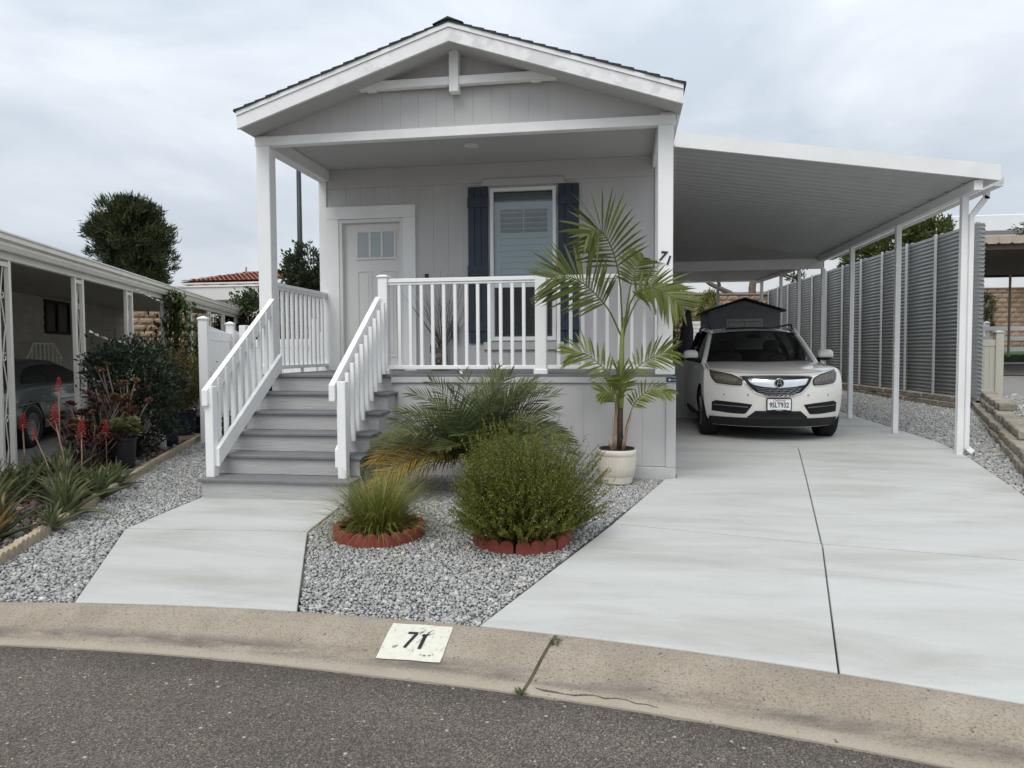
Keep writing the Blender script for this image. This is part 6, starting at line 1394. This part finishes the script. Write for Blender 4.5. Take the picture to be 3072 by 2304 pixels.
og = thing('ornamental_grass', 'yellow green tuft of ornamental grass in a red edging ring', 'grass', (2.21, -2.36, gz(-2.36)))
blades('outer_blades', og, 760, None, .14, .62, .0052, (.16, .175, .035), (.32, .30, .08), droop=1.05, el0=25, el1=80); blades('inner_blades', og, 420, None, .11, .56, .005, (.10, .135, .028), (.22, .23, .05), droop=.75, el0=52, el1=90); blades('stray_blades', og, 60, None, .1, .78, .0045, (.14, .14, .035), (.2, .18, .06), droop=.7, el0=25, el1=60)
for (x, y), s_ in zip(((3.726, -4.085), (3.603, -4.46)), (.05, .05)):
    w_ = thing('weed_tuft', 'tiny green weed at the upper end of the curb joint' if y > -4.2 else 'tiny green weed where the curb joint meets the road', 'weed', (x, y, zcurb(x, max(y, yc(x)-cw(x)*.97))-.004)); blades('blade', w_, 45, None, .02, s_*.75, .0035, (.06, .085, .025), (.11, .13, .04), droop=.9, el0=15, el1=80)
# --- generic leafy plant
def leafcloud(n, ell, clumps, spread, Lr, wr, c1, c2, upw=.3, outw=.6, shell=.55, dark=0):
    cx, cy, cz_, rx, ry, rz = ell; d = unit(RNG.normal(size=(clumps, 3))); r = (shell+(1-shell)*RNG.random((clumps, 1)))*RNG.uniform(.86, 1.08, (clumps, 1)); Cc = np.array([cx, cy, cz_])+d*r*np.array([rx, ry, rz])
    i = RNG.integers(0, clumps, n); P = Cc[i]+RNG.normal(0, spread, (n, 3))*np.array([rx, ry, rz]); D = d[i]*outw+np.array([0, 0, upw])+RNG.normal(0, .55, (n, 3))
    tone = RNG.uniform(.72, 1.22, (clumps, 1))[i]; c = colvar(n, c1, c2, .15)*tone
    V, F, cc = leaves(P, D, RNG.uniform(*Lr, n), RNG.uniform(*wr, n), c); return V, F, cc, Cc
def plant(name, label, cat, loc, ells, n, clumps, spread, Lr, wr, c1, c2, trunk=None, upw=.3, outw=.6, shell=.55, group=None, stems=8, sr=.012, bark='bark', mat='leaf'):
    th = thing(name, label, cat, loc, 0, group); Vs, Fs, Cs, off = [], [], [], 0; mb = MB(); tot = sum(e[3]*e[4]*e[5] for e in ells)
    top = trunk[-1] if trunk else (0, 0, 0)
    for e in ells:
        k = max(1, int(n*e[3]*e[4]*e[5]/tot)); kc = max(3, int(clumps*e[3]*e[4]*e[5]/tot)); V, F, c, Cc = leafcloud(k, e, kc, spread, Lr, wr, c1, c2, upw, outw, shell); Vs.append(V); Fs.append(F+off); Cs.append(c); off += len(V)
        for q in range(max(1, int(stems*k/n))):
            t_ = Cc[q % len(Cc)]; s0 = Vector(top[:3]); mid = s0.lerp(Vector(t_), .5)+Vector((random.uniform(-.1, .1), random.uniform(-.1, .1), .0))*e[3]; mb.tube([s0, mid, t_], [sr, sr*.7, sr*.25], 5)
    fmesh('crown' if trunk else 'foliage', np.vstack(Vs), np.vstack(Fs), mat, th, np.vstack(Cs))
    if stems: mb.build('limbs' if trunk else 'stems', bark, th, True)
    if trunk:
        mb = MB(); mb.tube([p[:3] for p in trunk], [p[3] for p in trunk], 9); mb.build('trunk', bark, th, True)
    return th
# --- planting strip on the left: aloes
def aloe_leaf_mesh(bend, c1, c2, seed):
    r = np.random.default_rng(seed); n = 8; V = []; C = []; e = radians(62); p = np.array([0., 0, 0]); 
    for k in range(n+1):
        f = k/n; w = .10*(1-f)**.8*(.75+.6*f*(1-f)*2)+.001; th = .03*(1-f)+.002; d = np.array([cos(e), 0, sin(e)]); nrm = np.array([-sin(e), 0, cos(e)])
        for (sy, up_) in ((-1, .5), (0, -.15), (1, .5), (0, -1.0)): V.append(p+np.array([0, sy*w/2, 0])+nrm*th*up_); C.append(np.array(c1)*(1-f)+np.array(c2)*f if f < .8 else np.array(c2)*.7+np.array([.10, .04, .02])*(f-.8)*4)
        p = p+d*.44/n; e -= bend/n*(.5+f)
    F = [(k*4+j, k*4+(j+1) % 4, (k+1)*4+(j+1) % 4, (k+1)*4+j) for k in range(n) for j in range(4)]
    # marginal teeth
    me = bpy.data.meshes.new('leaf'); V = [tuple(v) for v in V]; C = list(C)
    for k in range(1, n):
        for sd in (0, 2):
            for q in (.0, .5):
                a = np.array(V[k*4+sd])*(1-q)+np.array(V[min(n, k+1)*4+sd])*q; b = a+np.array([.008, (-1 if sd == 0 else 1)*.007, .002]); c_ = a+np.array([.012, 0, .006]); o = len(V); V += [tuple(a), tuple(b), tuple(c_)]; C += [np.array([.20, .17, .09])]*3; F.append((o, o+1, o+2))
    me.from_pydata(V, [], F); me.polygons.foreach_set('use_smooth', [True]*len(me.polygons)); me.materials.append(MT['waxleaf'])
    a = me.color_attributes.new('Col', 'FLOAT_COLOR', 'POINT'); cc = np.ones((len(V), 4), np.float32); cc[:, :3] = np.array(C); a.data.foreach_set('color', cc.ravel()); return me
AL = [aloe_leaf_mesh(b, c1, c2, i) for i, (b, c1, c2) in enumerate(((.4, (.16, .19, .085), (.18, .21, .095)), (.7, (.18, .21, .09), (.20, .225, .10)), (1.0, (.16, .195, .085), (.19, .21, .09)), (.1, (.11, .155, .07), (.135, .17, .08)), (.8, (.19, .18, .07), (.27, .14, .07))))]
def raceme_mesh():
    V, F, C = [], [], []; 
    for k in range(34):
        f = k/34; z = .03+.15*f; a = k*2.4; dn = -.75+1.5*f; d = np.array([cos(a), sin(a), dn]); d /= np.linalg.norm(d); L_ = .042*(1.05-.8*f)+.006; b = np.array([0, 0, z]); s = np.array([-sin(a), cos(a), 0])*.0045; u_ = np.cross(s, d); u_ = u_/np.linalg.norm(u_)*.0045; o = len(V)
        V += [b+s*.5, b+u_*.5, b-s*.5, b-u_*.5, b+d*L_+s, b+d*L_+u_, b+d*L_-s, b+d*L_-u_]; col = np.array([.46, .045, .040])*(.8+.4*((k*7) % 5)/5); C += [col]*4+[col*1.05+np.array([.05, .03, .015])]*4
        F += [(o, o+1, o+5, o+4), (o+1, o+2, o+6, o+5), (o+2, o+3, o+7, o+6), (o+3, o, o+4, o+7), (o+4, o+5, o+6, o+7)]
    me = bpy.data.meshes.new('raceme'); me.from_pydata([tuple(v) for v in V], [], F); me.materials.append(MT['petal']); a = me.color_attributes.new('Col', 'FLOAT_COLOR', 'POINT'); cc = np.ones((len(V), 4), np.float32); cc[:, :3] = np.array(C); a.data.foreach_set('color', cc.ravel()); return me
RAC = raceme_mesh(); ra = random.Random(21)
def stalk(parent, base, top, raceme=True, rs=1.0, r0=.008):
    mb = MB(); b, t = Vector(base), Vector(top); mb.tube([b, b.lerp(t, .5)+Vector((.008, 0, 0)), t], [r0, r0*.8, r0*.6], 6); mb.build('flower_stalk', 'dryhusk', parent, True)
    if raceme: o = link('flower_spike', RAC, parent, None, t-Vector((0, 0, .06*rs))); o.scale = (rs, rs, rs); o.rotation_euler = (ra.uniform(-.1, .1), ra.uniform(-.1, .1), ra.uniform(0, 6))
def aloe(label, loc, n, size, stalks=(), tilt=(20, 80), red=.0):
    th = thing('aloe_plant', label, 'aloe', loc, 0, 'aloes in the planting strip')
    n = int(n*1.35)
    for k in range(n):
        f = k/n; me = AL[4] if ra.random() < red else AL[ra.randrange(4)]; o = link('leaf', me, th); s_ = 1.02*size*(1.05-.45*f)*ra.uniform(.85, 1.15); o.scale = (s_, s_*.95, s_); o.rotation_euler = (ra.uniform(-.15, .15), -radians(tilt[0]-40+(tilt[1]-tilt[0])*f)+ra.uniform(-.15, .15), k*2.39996+ra.uniform(-.2, .2)); o.location = (0, 0, .02+.10*f*size)
    for b, t, rs in stalks: stalk(th, b, t, rs > 0, abs(rs))
    return th
def G3(x, y, h=0): return (x, y, gz(y)+h)
aloe('large aloe with tall red flower spikes in the middle of the aloe clump', G3(-1.02, -1.75), 26, 1.0, [((.05, 0, .2), (-.05, -.02, .78), 1.05), ((.1, .1, .2), (.10, .12, .64), 1.0), ((-.1, 0, .2), (-.32, .05, .60), .7)])
aloe('aloe with a red flower spike leaning against the first cream post', G3(-1.62, -1.85), 22, 1.0, [((0, 0, .2), (-.03, 0, .66), .95)], red=.1)
aloe('pale green aloe at the edge of the gravel nearest the curb', G3(-.58, -2.25), 24, .95, [], tilt=(5, 75)); aloe('spreading aloe beside the tan edging stones', G3(-.78, -1.62), 22, .85, [], tilt=(0, 70)); aloe('small aloe squeezed between the edging and the grey pavers', G3(-.98, -1.12), 18, .72, [], tilt=(0, 70))
aloe('reddish tipped aloe closest to the curb', G3(-.62, -2.86), 18, .85, [], tilt=(5, 80), red=.6); aloe('tall aloe behind the first cream post', G3(-1.45, -1.30), 20, 1.0, [((0, 0, .3), (.02, .0, 1.02), .85)], tilt=(15, 85)); aloe('aloe under the dark car tail', G3(-1.75, -1.15), 16, .9, []); aloe('aloe at the foot of the first cream post', G3(-1.15, -2.35), 20, 1.0, [], tilt=(10, 80), red=.2)
aloe('broad aloe behind the reddish tipped aloe', G3(-.95, -2.75), 20, .85, [], tilt=(10, 80)); aloe('aloe crowded beside the pale green aloe', G3(-.85, -1.98), 18, .8, [], tilt=(5, 75)); aloe('upright aloe between the cream post and the tangled succulent', G3(-1.42, -1.75), 18, .95, [((0, 0, .2), (-.02, .02, .72), .9)], tilt=(20, 85))
aloe('low aloe rosette among the river rock', G3(-.38, -2.60), 14, .6, [], tilt=(0, 70)); aloe('aloe rosette half hidden below the flower spikes', G3(-1.28, -1.55), 18, .9, [], tilt=(15, 80)); aloe('aloe pup close to the grey pavers', G3(-1.22, -.98), 14, .6, [], tilt=(0, 70))
# --- bare stemmed succulents with red-brown rosettes
def rosette_mesh(c1, c2, n=22):
    V, F, C = [], [], []
    for k in range(n):
        f = k/n; a = k*2.39996; e = radians(5+70*f); L_ = .062*(1.05-.5*f); d = np.array([cos(a)*cos(e), sin(a)*cos(e), sin(e)]); s = np.array([-sin(a), cos(a), 0])*.012; o = len(V); V += [d*.004, d*L_*.7+s, d*L_, d*L_*.7-s]; c = np.array(c1)*(1-f)+np.array(c2)*f; C += [c*.8, c, c*1.1, c]; F.append((o, o+1, o+2, o+3))
    me = bpy.data.meshes.new('rosette'); me.from_pydata([tuple(v) for v in V], [], F); me.materials.append(MT['waxleaf']); a = me.color_attributes.new('Col', 'FLOAT_COLOR', 'POINT'); cc = np.ones((len(V), 4), np.float32); cc[:, :3] = np.array(C); a.data.foreach_set('color', cc.ravel()); return me
ROS = [rosette_mesh((.12, .03, .025), (.15, .06, .03)), rosette_mesh((.16, .06, .03), (.12, .09, .03)), rosette_mesh((.07, .02, .022), (.10, .035, .03))]; ROSG = rosette_mesh((.13, .15, .05), (.17, .19, .06))
def succulent(label, loc, branches, h, spread, ros, cat='succulent', group=None, r0=.015):
    th = thing('succulent', label, cat, loc, 0, group); mb = MB()
    for k in range(branches):
        a = ra.uniform(0, 2*pi); H = h*ra.uniform(.45, 1.05); sp = spread*ra.uniform(.3, 1); b = Vector((ra.uniform(-.07, .07), ra.uniform(-.07, .07), 0)); t = Vector((cos(a)*sp, sin(a)*sp, H)); m1 = b.lerp(t, .4)+Vector((ra.uniform(-.05, .05), ra.uniform(-.05, .05), .08*h)); mb.tube([b, m1, t], [r0, r0*.75, r0*.55], 5)
        ends = [t]
        for q in range(ra.randrange(1, 3)):
            t2 = m1+Vector((ra.uniform(-.16, .16), ra.uniform(-.16, .16), H*ra.uniform(.25, .5))); mb.tube([m1, m1.lerp(t2, .5)+Vector((ra.uniform(-.03, .03), 0, .0)), t2], [r0*.6, r0*.5, r0*.4], 5); ends.append(t2)
        for e_ in ends:
            if ra.random() < .8: o = link('rosette', ra.choice(ros), th, None, e_); s_ = ra.uniform(.8, 1.5); o.scale = (s_,)*3; o.rotation_euler = (ra.uniform(-.5, .5), ra.uniform(-.5, .5), ra.uniform(0, 6))
    mb.build('stems', 'stem_grey', th, True); return th
succulent('tall bare-stemmed succulent with orange red rosettes in front of the dark shrub', G3(-1.72, -.1, .02), 15, 1.12, .36, ROS[:2]); succulent('tangled purple-stemmed succulent between the aloes and the dark plastic pots', G3(-1.72, -.55), 26, .78, .42, ROS[1:], r0=.011); succulent('leggy succulent with dark red rosettes beside the dark car', G3(-1.95, -.35), 16, .85, .35, [ROS[2], ROS[0]])
succulent('dark red rosette succulent spilling over the tangled stems', G3(-1.58, -.75), 16, .48, .3, [ROS[2]], r0=.01)
def pot_(name, label, loc, r, h, mat, group=None):
    th = thing(name, label, 'plant pot', loc, 0, group); mb = MB(); mb.lathe([(0, .005), (r*.82, 0), (r*.84, .01), (r, h*.93)], (0, 0, 0), 24); mb.build('body', mat, th, True); mb = MB(); mb.lathe([(r, h*.92), (r*1.06, h*.925), (r*1.06, h), (r*.97, h), (r*.95, h*.9)], (0, 0, 0), 24); mb.build('rim', mat, th, True); mb = MB(); mb.lathe([(0, h*.93), (r*.96, h*.91)], (0, 0, 0), 20); mb.build('soil', 'dirt', th); return th
pot_('plastic_pot', 'dark plastic pot with green succulent standing on grey pavers', (-1.44, -.42, .045), .15, .34, 'potblack'); pot_('plastic_pot', 'dark plastic pot behind the tangled purple-stemmed succulent', G3(-1.66, -.3), .14, .36, 'potblack')
succulent('pale green rosette succulent filling the dark plastic pot on the pavers', (-1.44, -.42, .35), 22, .22, .2, [ROSG, ROSG, ROS[1]], r0=.008)
lst = thing('aloe_plant', 'single red aloe flower spike rising in front of the dark plastic pot', 'aloe', G3(-1.42, -.70), 0, 'aloes in the planting strip'); stalk(lst, (0, 0, .0), (.03, -.02, .50), True, 1.05, .006); [setattr(link('leaf', AL[1], lst), 'scale', (.3, .3, .3)) for _ in range(1)]
for (x, y, rz) in ((-1.44, -.42, .3), (-1.33, -.80, -.2)):
    mb = MB(); mb.box(-.16, .16, -.10, .10, 0, .055, ch=.006); o = mb.build('grey_paver', 'greybrick'); o.location = (x, y, gz(y)+.002); o.rotation_euler = (0, 0, rz); tag(o, 'grey concrete paver under the dark plastic pot' if y > -.6 else 'loose grey concrete paver beside the small aloe', 'paver')
pot_('plastic_pot', 'tall navy plastic pot beside the white jug', G3(-2.26, 1.62), .13, .36, 'potblue'); pot_('plastic_pot', 'wide navy plastic pot on a round tan base under the orange-tinged shrub', G3(-2.52, 2.32, .06), .20, .36, 'potblue'); pot_('plastic_pot', 'black plastic pot beside the wide navy pot', G3(-2.66, 3.0), .14, .28, 'potblack')
mb = MB(); mb.lathe([(0, 0), (.24, 0), (.24, .06), (0, .06)], (0, 0, 0), 20); o = mb.build('stone_plinth', 'tan_edge'); o.location = G3(-2.52, 2.32); tag(o, 'round tan stone plinth under the wide navy pot', 'plinth')
jg = thing('white_jug', 'small white plastic jug on the river rock', 'jug', G3(-2.14, 1.28)); mb = MB(); mb.lathe([(0, 0), (.05, 0), (.055, .02), (.055, .12), (.03, .17), (.018, .18), (.018, .21), (0, .21)], (0, 0, 0), 14); mb.build('body', 'whitewall', jg, True); mb = MB(); mb.tube([(.045, 0, .13), (.075, 0, .15), (.06, 0, .18), (.02, 0, .19)], .008, 6); mb.build('handle', 'whitewall', jg)
# leafy shrubs of the strip
DK = ((.014, .026, .014), (.035, .052, .026))
plant('dark_shrub', 'large dark glossy green shrub in front of the neighbour carport', 'shrub', G3(-2.05, .65), [(0, 0, .95, .62, .55, .55), (.1, -.1, .45, .55, .5, .42), (-.25, .2, 1.15, .4, .4, .38)], 6200, 190, .13, (.05, .095), (.022, .036), *DK, stems=24, sr=.014)
plant('olive_shrub', 'olive green shrub with orange tinges above the wide navy pot', 'shrub', G3(-2.52, 2.35, .36), [(0, 0, .55, .42, .42, .42), (.05, -.1, .25, .3, .3, .25)], 5200, 140, .14, (.025, .05), (.012, .022), (.06, .07, .018), (.15, .10, .02), stems=20, sr=.010)
plant('olive_shrub', 'thin reddish twiggy shrub between the dark shrub and the ivy post', 'shrub', G3(-2.25, 1.45, .3), [(0, 0, .55, .30, .30, .50)], 1700, 90, .16, (.025, .05), (.010, .018), (.05, .05, .018), (.10, .045, .02), stems=26, sr=.007)
plant('low_green_plant', 'small dark green spiky plant by the end of the stair fence', 'plant', G3(-2.2, 2.9), [(0, 0, .14, .2, .2, .14)], 420, 30, .2, (.08, .16), (.012, .02), (.03, .05, .02), (.05, .075, .03), stems=0)
# ivy
iv = thing('ivy_vine', 'broad-leaved green vine climbing the fourth pair of cream posts', 'vine', npt(6.1, .14, 0)); n = 1000; t = RNG.random(n); zz = .45+1.98*t; sp = .50*np.sin(np.pi*(.25+.62*t))*1.0
Pv = np.stack([RNG.normal(0, .5, n)*sp+.05+.12*(1-t), RNG.normal(0, .45, n)*sp, zz+RNG.normal(0, .05, n)], 1); Dv = np.stack([RNG.normal(.25, .4, n), RNG.normal(-.35, .4, n), RNG.normal(-.75, .3, n)], 1)
V, F, c = leaves(Pv, Dv, RNG.uniform(.09, .16, n), RNG.uniform(.09, .15, n), colvar(n, (.065, .105, .034), (.15, .20, .06), .15), .12, N=np.cross(Dv, np.stack([RNG.normal(.6, .3, n), RNG.normal(-.75, .3, n), RNG.normal(.3, .3, n)], 1))); fmesh('leaves', V, F, 'leaf', iv, c, 'stuff')
mb = MB()
for k in range(5): mb.tube([(ra.uniform(-.1, .1), ra.uniform(-.1, .1), z_) for z_ in np.linspace(0, 2.35, 7)], [.012]*7, 5)
mb.build('vine_stem', 'bark', iv, True)
# background hedges and trees
HG = ((.028, .045, .018), (.07, .095, .03))
plant('hedge_bush', 'green hedge bush at the end of the cream carport', 'bush', (-6.55, 11.9, .1), [(.1, 0, 2.1, .85, .8, 1.0), (-.7, .2, 1.5, .8, .8, .9), (.3, 0, 1.0, .9, .8, 1.0)], 9000, 160, .12, (.09, .17), (.05, .08), *HG, stems=14, sr=.03)
plant('hedge_bush', 'tall green bush between the cream carport end and the porch post', 'bush', (-5.6, 12.6, .1), [(0, 0, 1.7, .85, .8, 1.25), (-.5, .2, 2.4, .6, .6, .75)], 8000, 150, .12, (.09, .17), (.05, .08), *HG, stems=14, sr=.03)
plant('hedge_bush', 'dark bush under the far end of the cream carport', 'bush', (-8.6, 13.2, .1), [(0, 0, 1.0, 1.5, 1.0, 1.25)], 5000, 110, .12, (.09, .16), (.05, .08), *DK, stems=8, sr=.03)
plant('round_tree', 'dense round dark green tree standing behind the cream carport', 'tree', (-16.62, 20.15, 0), [(0, 0, 6.3, 1.72, 1.6, 1.45), (.75, 0, 5.2, 1.1, 1.2, 1.1), (-.65, .2, 5.3, 1.05, 1.1, 1.05), (.1, 0, 7.1, 1.2, 1.1, .75)], 34000, 460, .080, (.16, .36), (.035, .055), (.026, .042, .018), (.080, .092, .032), trunk=[(.3, 0, 0, .26), (.35, 0, 2.5, .22), (.25, 0, 4.6, .16)], upw=.75, outw=.65, shell=.42, stems=30, sr=.07)
plant('leafy_tree', 'leafy dark tree seen between the porch posts beside the light pole', 'tree', (-4.75, 11.5, .1), [(.1, 0, 3.6, .6, .6, .66), (-.45, .1, 3.2, .45, .45, .42), (.35, 0, 2.9, .55, .55, .6), (.6, 0, 3.7, .35, .4, .4)], 4600, 150, .12, (.09, .17), (.045, .07), (.022, .036, .018), (.06, .075, .028), trunk=[(.5, 0, 0, .1), (.45, 0, 1.6, .085), (.3, 0, 2.6, .06)], upw=.3, stems=22, sr=.035)
plant('yellow_shrub', 'feathery yellow green shrub just beyond the side railing', 'shrub', (-4.35, 9.6, .1), [(0, 0, 2.2, .4, .4, .5), (.4, 0, 1.7, .4, .4, .5)], 3200, 90, .16, (.12, .24), (.018, .03), (.11, .13, .03), (.21, .20, .055), stems=14, sr=.02, upw=.5)
bp = thing('broadleaf_plant', 'large dark paddle leaf plant behind the side railing', 'plant', (-3.45, 7.6, .1))
for q, (a, h_, l_) in enumerate(((2.8, 2.15, .75), (2.2, 1.6, .6), (.4, 1.7, .6), (4.4, 1.5, .55))):
    b = Vector((0, 0, .0)); t = Vector((cos(a)*.15, sin(a)*.15, h_)); mb = MB(); mb.tube([b, t], [.03, .018], 6); mb.build('leaf_stalk', 'crownshaft', bp); mb = MB(); d = Vector((cos(a)*.85, sin(a)*.3, .25)).normalized(); s = Vector((0, .35, .9)).cross(d).normalized(); rows = []
    for k in range(9): f = k/8; w = .15*sin(pi*min(1, f*.93+.04))**.7; c_ = t+d*l_*f+Vector((0, 0, -.12*f*f)); rows.append([c_-s*w+Vector((0, 0, .03)), c_, c_+s*w+Vector((0, 0, .03))])
    mb.grid(rows); o = mb.build('leaf', 'leaf', bp, True); setcol(o, np.tile([.022, .045, .022], (len(o.data.vertices), 1)))
CG = ((.045, .065, .020), (.12, .145, .035))
plant('camphor_tree', 'leafy bright green tree rising behind the corrugated fence', 'tree', (14.3, 18.6, .9), [(-.15, 0, 4.0, .85, 1.0, 1.0), (-1.2, 0, 3.6, 1.0, 1.1, .9), (-2.2, .1, 3.2, .75, .8, .7), (-.1, .2, 3.2, .8, 1.0, .8)], 12500, 260, .10, (.14, .27), (.05, .085), *CG, trunk=[(0, 0, 0, .16), (-.1, 0, 1.4, .13), (-.3, 0, 2.6, .1)], stems=26, sr=.05)
plant('camphor_tree', 'leafy tree crown above the tan awning', 'tree', (22.6, 26.2, 1.1), [(0, 0, 5.0, 1.9, 1.6, 1.5), (-.8, 0, 4.0, 1.2, 1.2, 1.0), (.6, 0, 5.9, 1.1, 1.1, .8)], 9000, 200, .10, (.15, .28), (.05, .085), *CG, trunk=[(0, 0, 0, .2), (.0, 0, 3.2, .14)], stems=18, sr=.06)
plant('bare_limb_tree', 'tree with bare grey limbs and sparse leaves behind the rear block wall', 'tree', (9.3, 23.5, .3), [(1.5, 0, 4.3, .7, .6, .5), (-.2, .3, 5.6, 1.2, 1.0, .8), (2.0, 0, 3.9, .4, .4, .3)], 1500, 70, .14, (.14, .26), (.05, .08), *HG, trunk=[(0, 0, 0, .2), (.05, 0, 2.6, .17), (0, 0, 3.6, .15), (.15, 0, 4.6, .12)], stems=14, sr=.09)
mb = MB(); mb.tube([(9.3, 23.5, 3.0), (8.4, 23.4, 3.7), (7.6, 23.4, 4.1), (6.6, 23.3, 4.9)], [.13, .12, .09, .05], 7); mb.tube([(8.0, 23.4, 3.9), (7.9, 23.4, 4.6)], [.06, .03], 6)
lm = [o for o in COL.objects if o.name.startswith('bare_limb_tree')][0]; mb.v = [(a-9.3, b-23.5, c-.3) for a, b, c in mb.v]; mb.build('limbs', 'bark', lm, True)
plant('planter_shrub', 'yellow green upright shrub growing in the white slatted planter', 'shrub', (6.575, 18.75, 2.2), [(0, 0, .4, .26, .24, .5), (.45, 0, .75, .34, .3, .55)], 1900, 60, .17, (.07, .14), (.03, .045), (.12, .14, .03), (.24, .24, .06), stems=8, sr=.012, upw=.7)
plant('wall_shrub', 'tall olive leafed shrub against the house side behind the low gate', 'shrub', (5.75, 17.3, .2), [(0, 0, 2.0, .5, .5, 1.4), (.1, 0, 1.0, .5, .4, .8)], 3000, 90, .15, (.10, .2), (.02, .035), (.06, .075, .035), (.13, .14, .07), stems=16, sr=.02, upw=.4)
plant('wall_creeper', 'small green creeper hanging on the tan block wall', 'creeper', (19.7, 26.75, 2.6), [(0, 0, .5, .4, .06, .6), (.1, 0, 0, .2, .05, .5)], 420, 30, .2, (.1, .2), (.04, .07), *HG, stems=6, sr=.015)
plant('wall_creeper', 'leafy twig poking past the near end of the corrugated fence', 'creeper', (15.3, 21.0, 1.2), [(0, 0, 2.35, .35, .3, .35)], 260, 20, .2, (.1, .2), (.04, .06), *HG, stems=5, sr=.015)
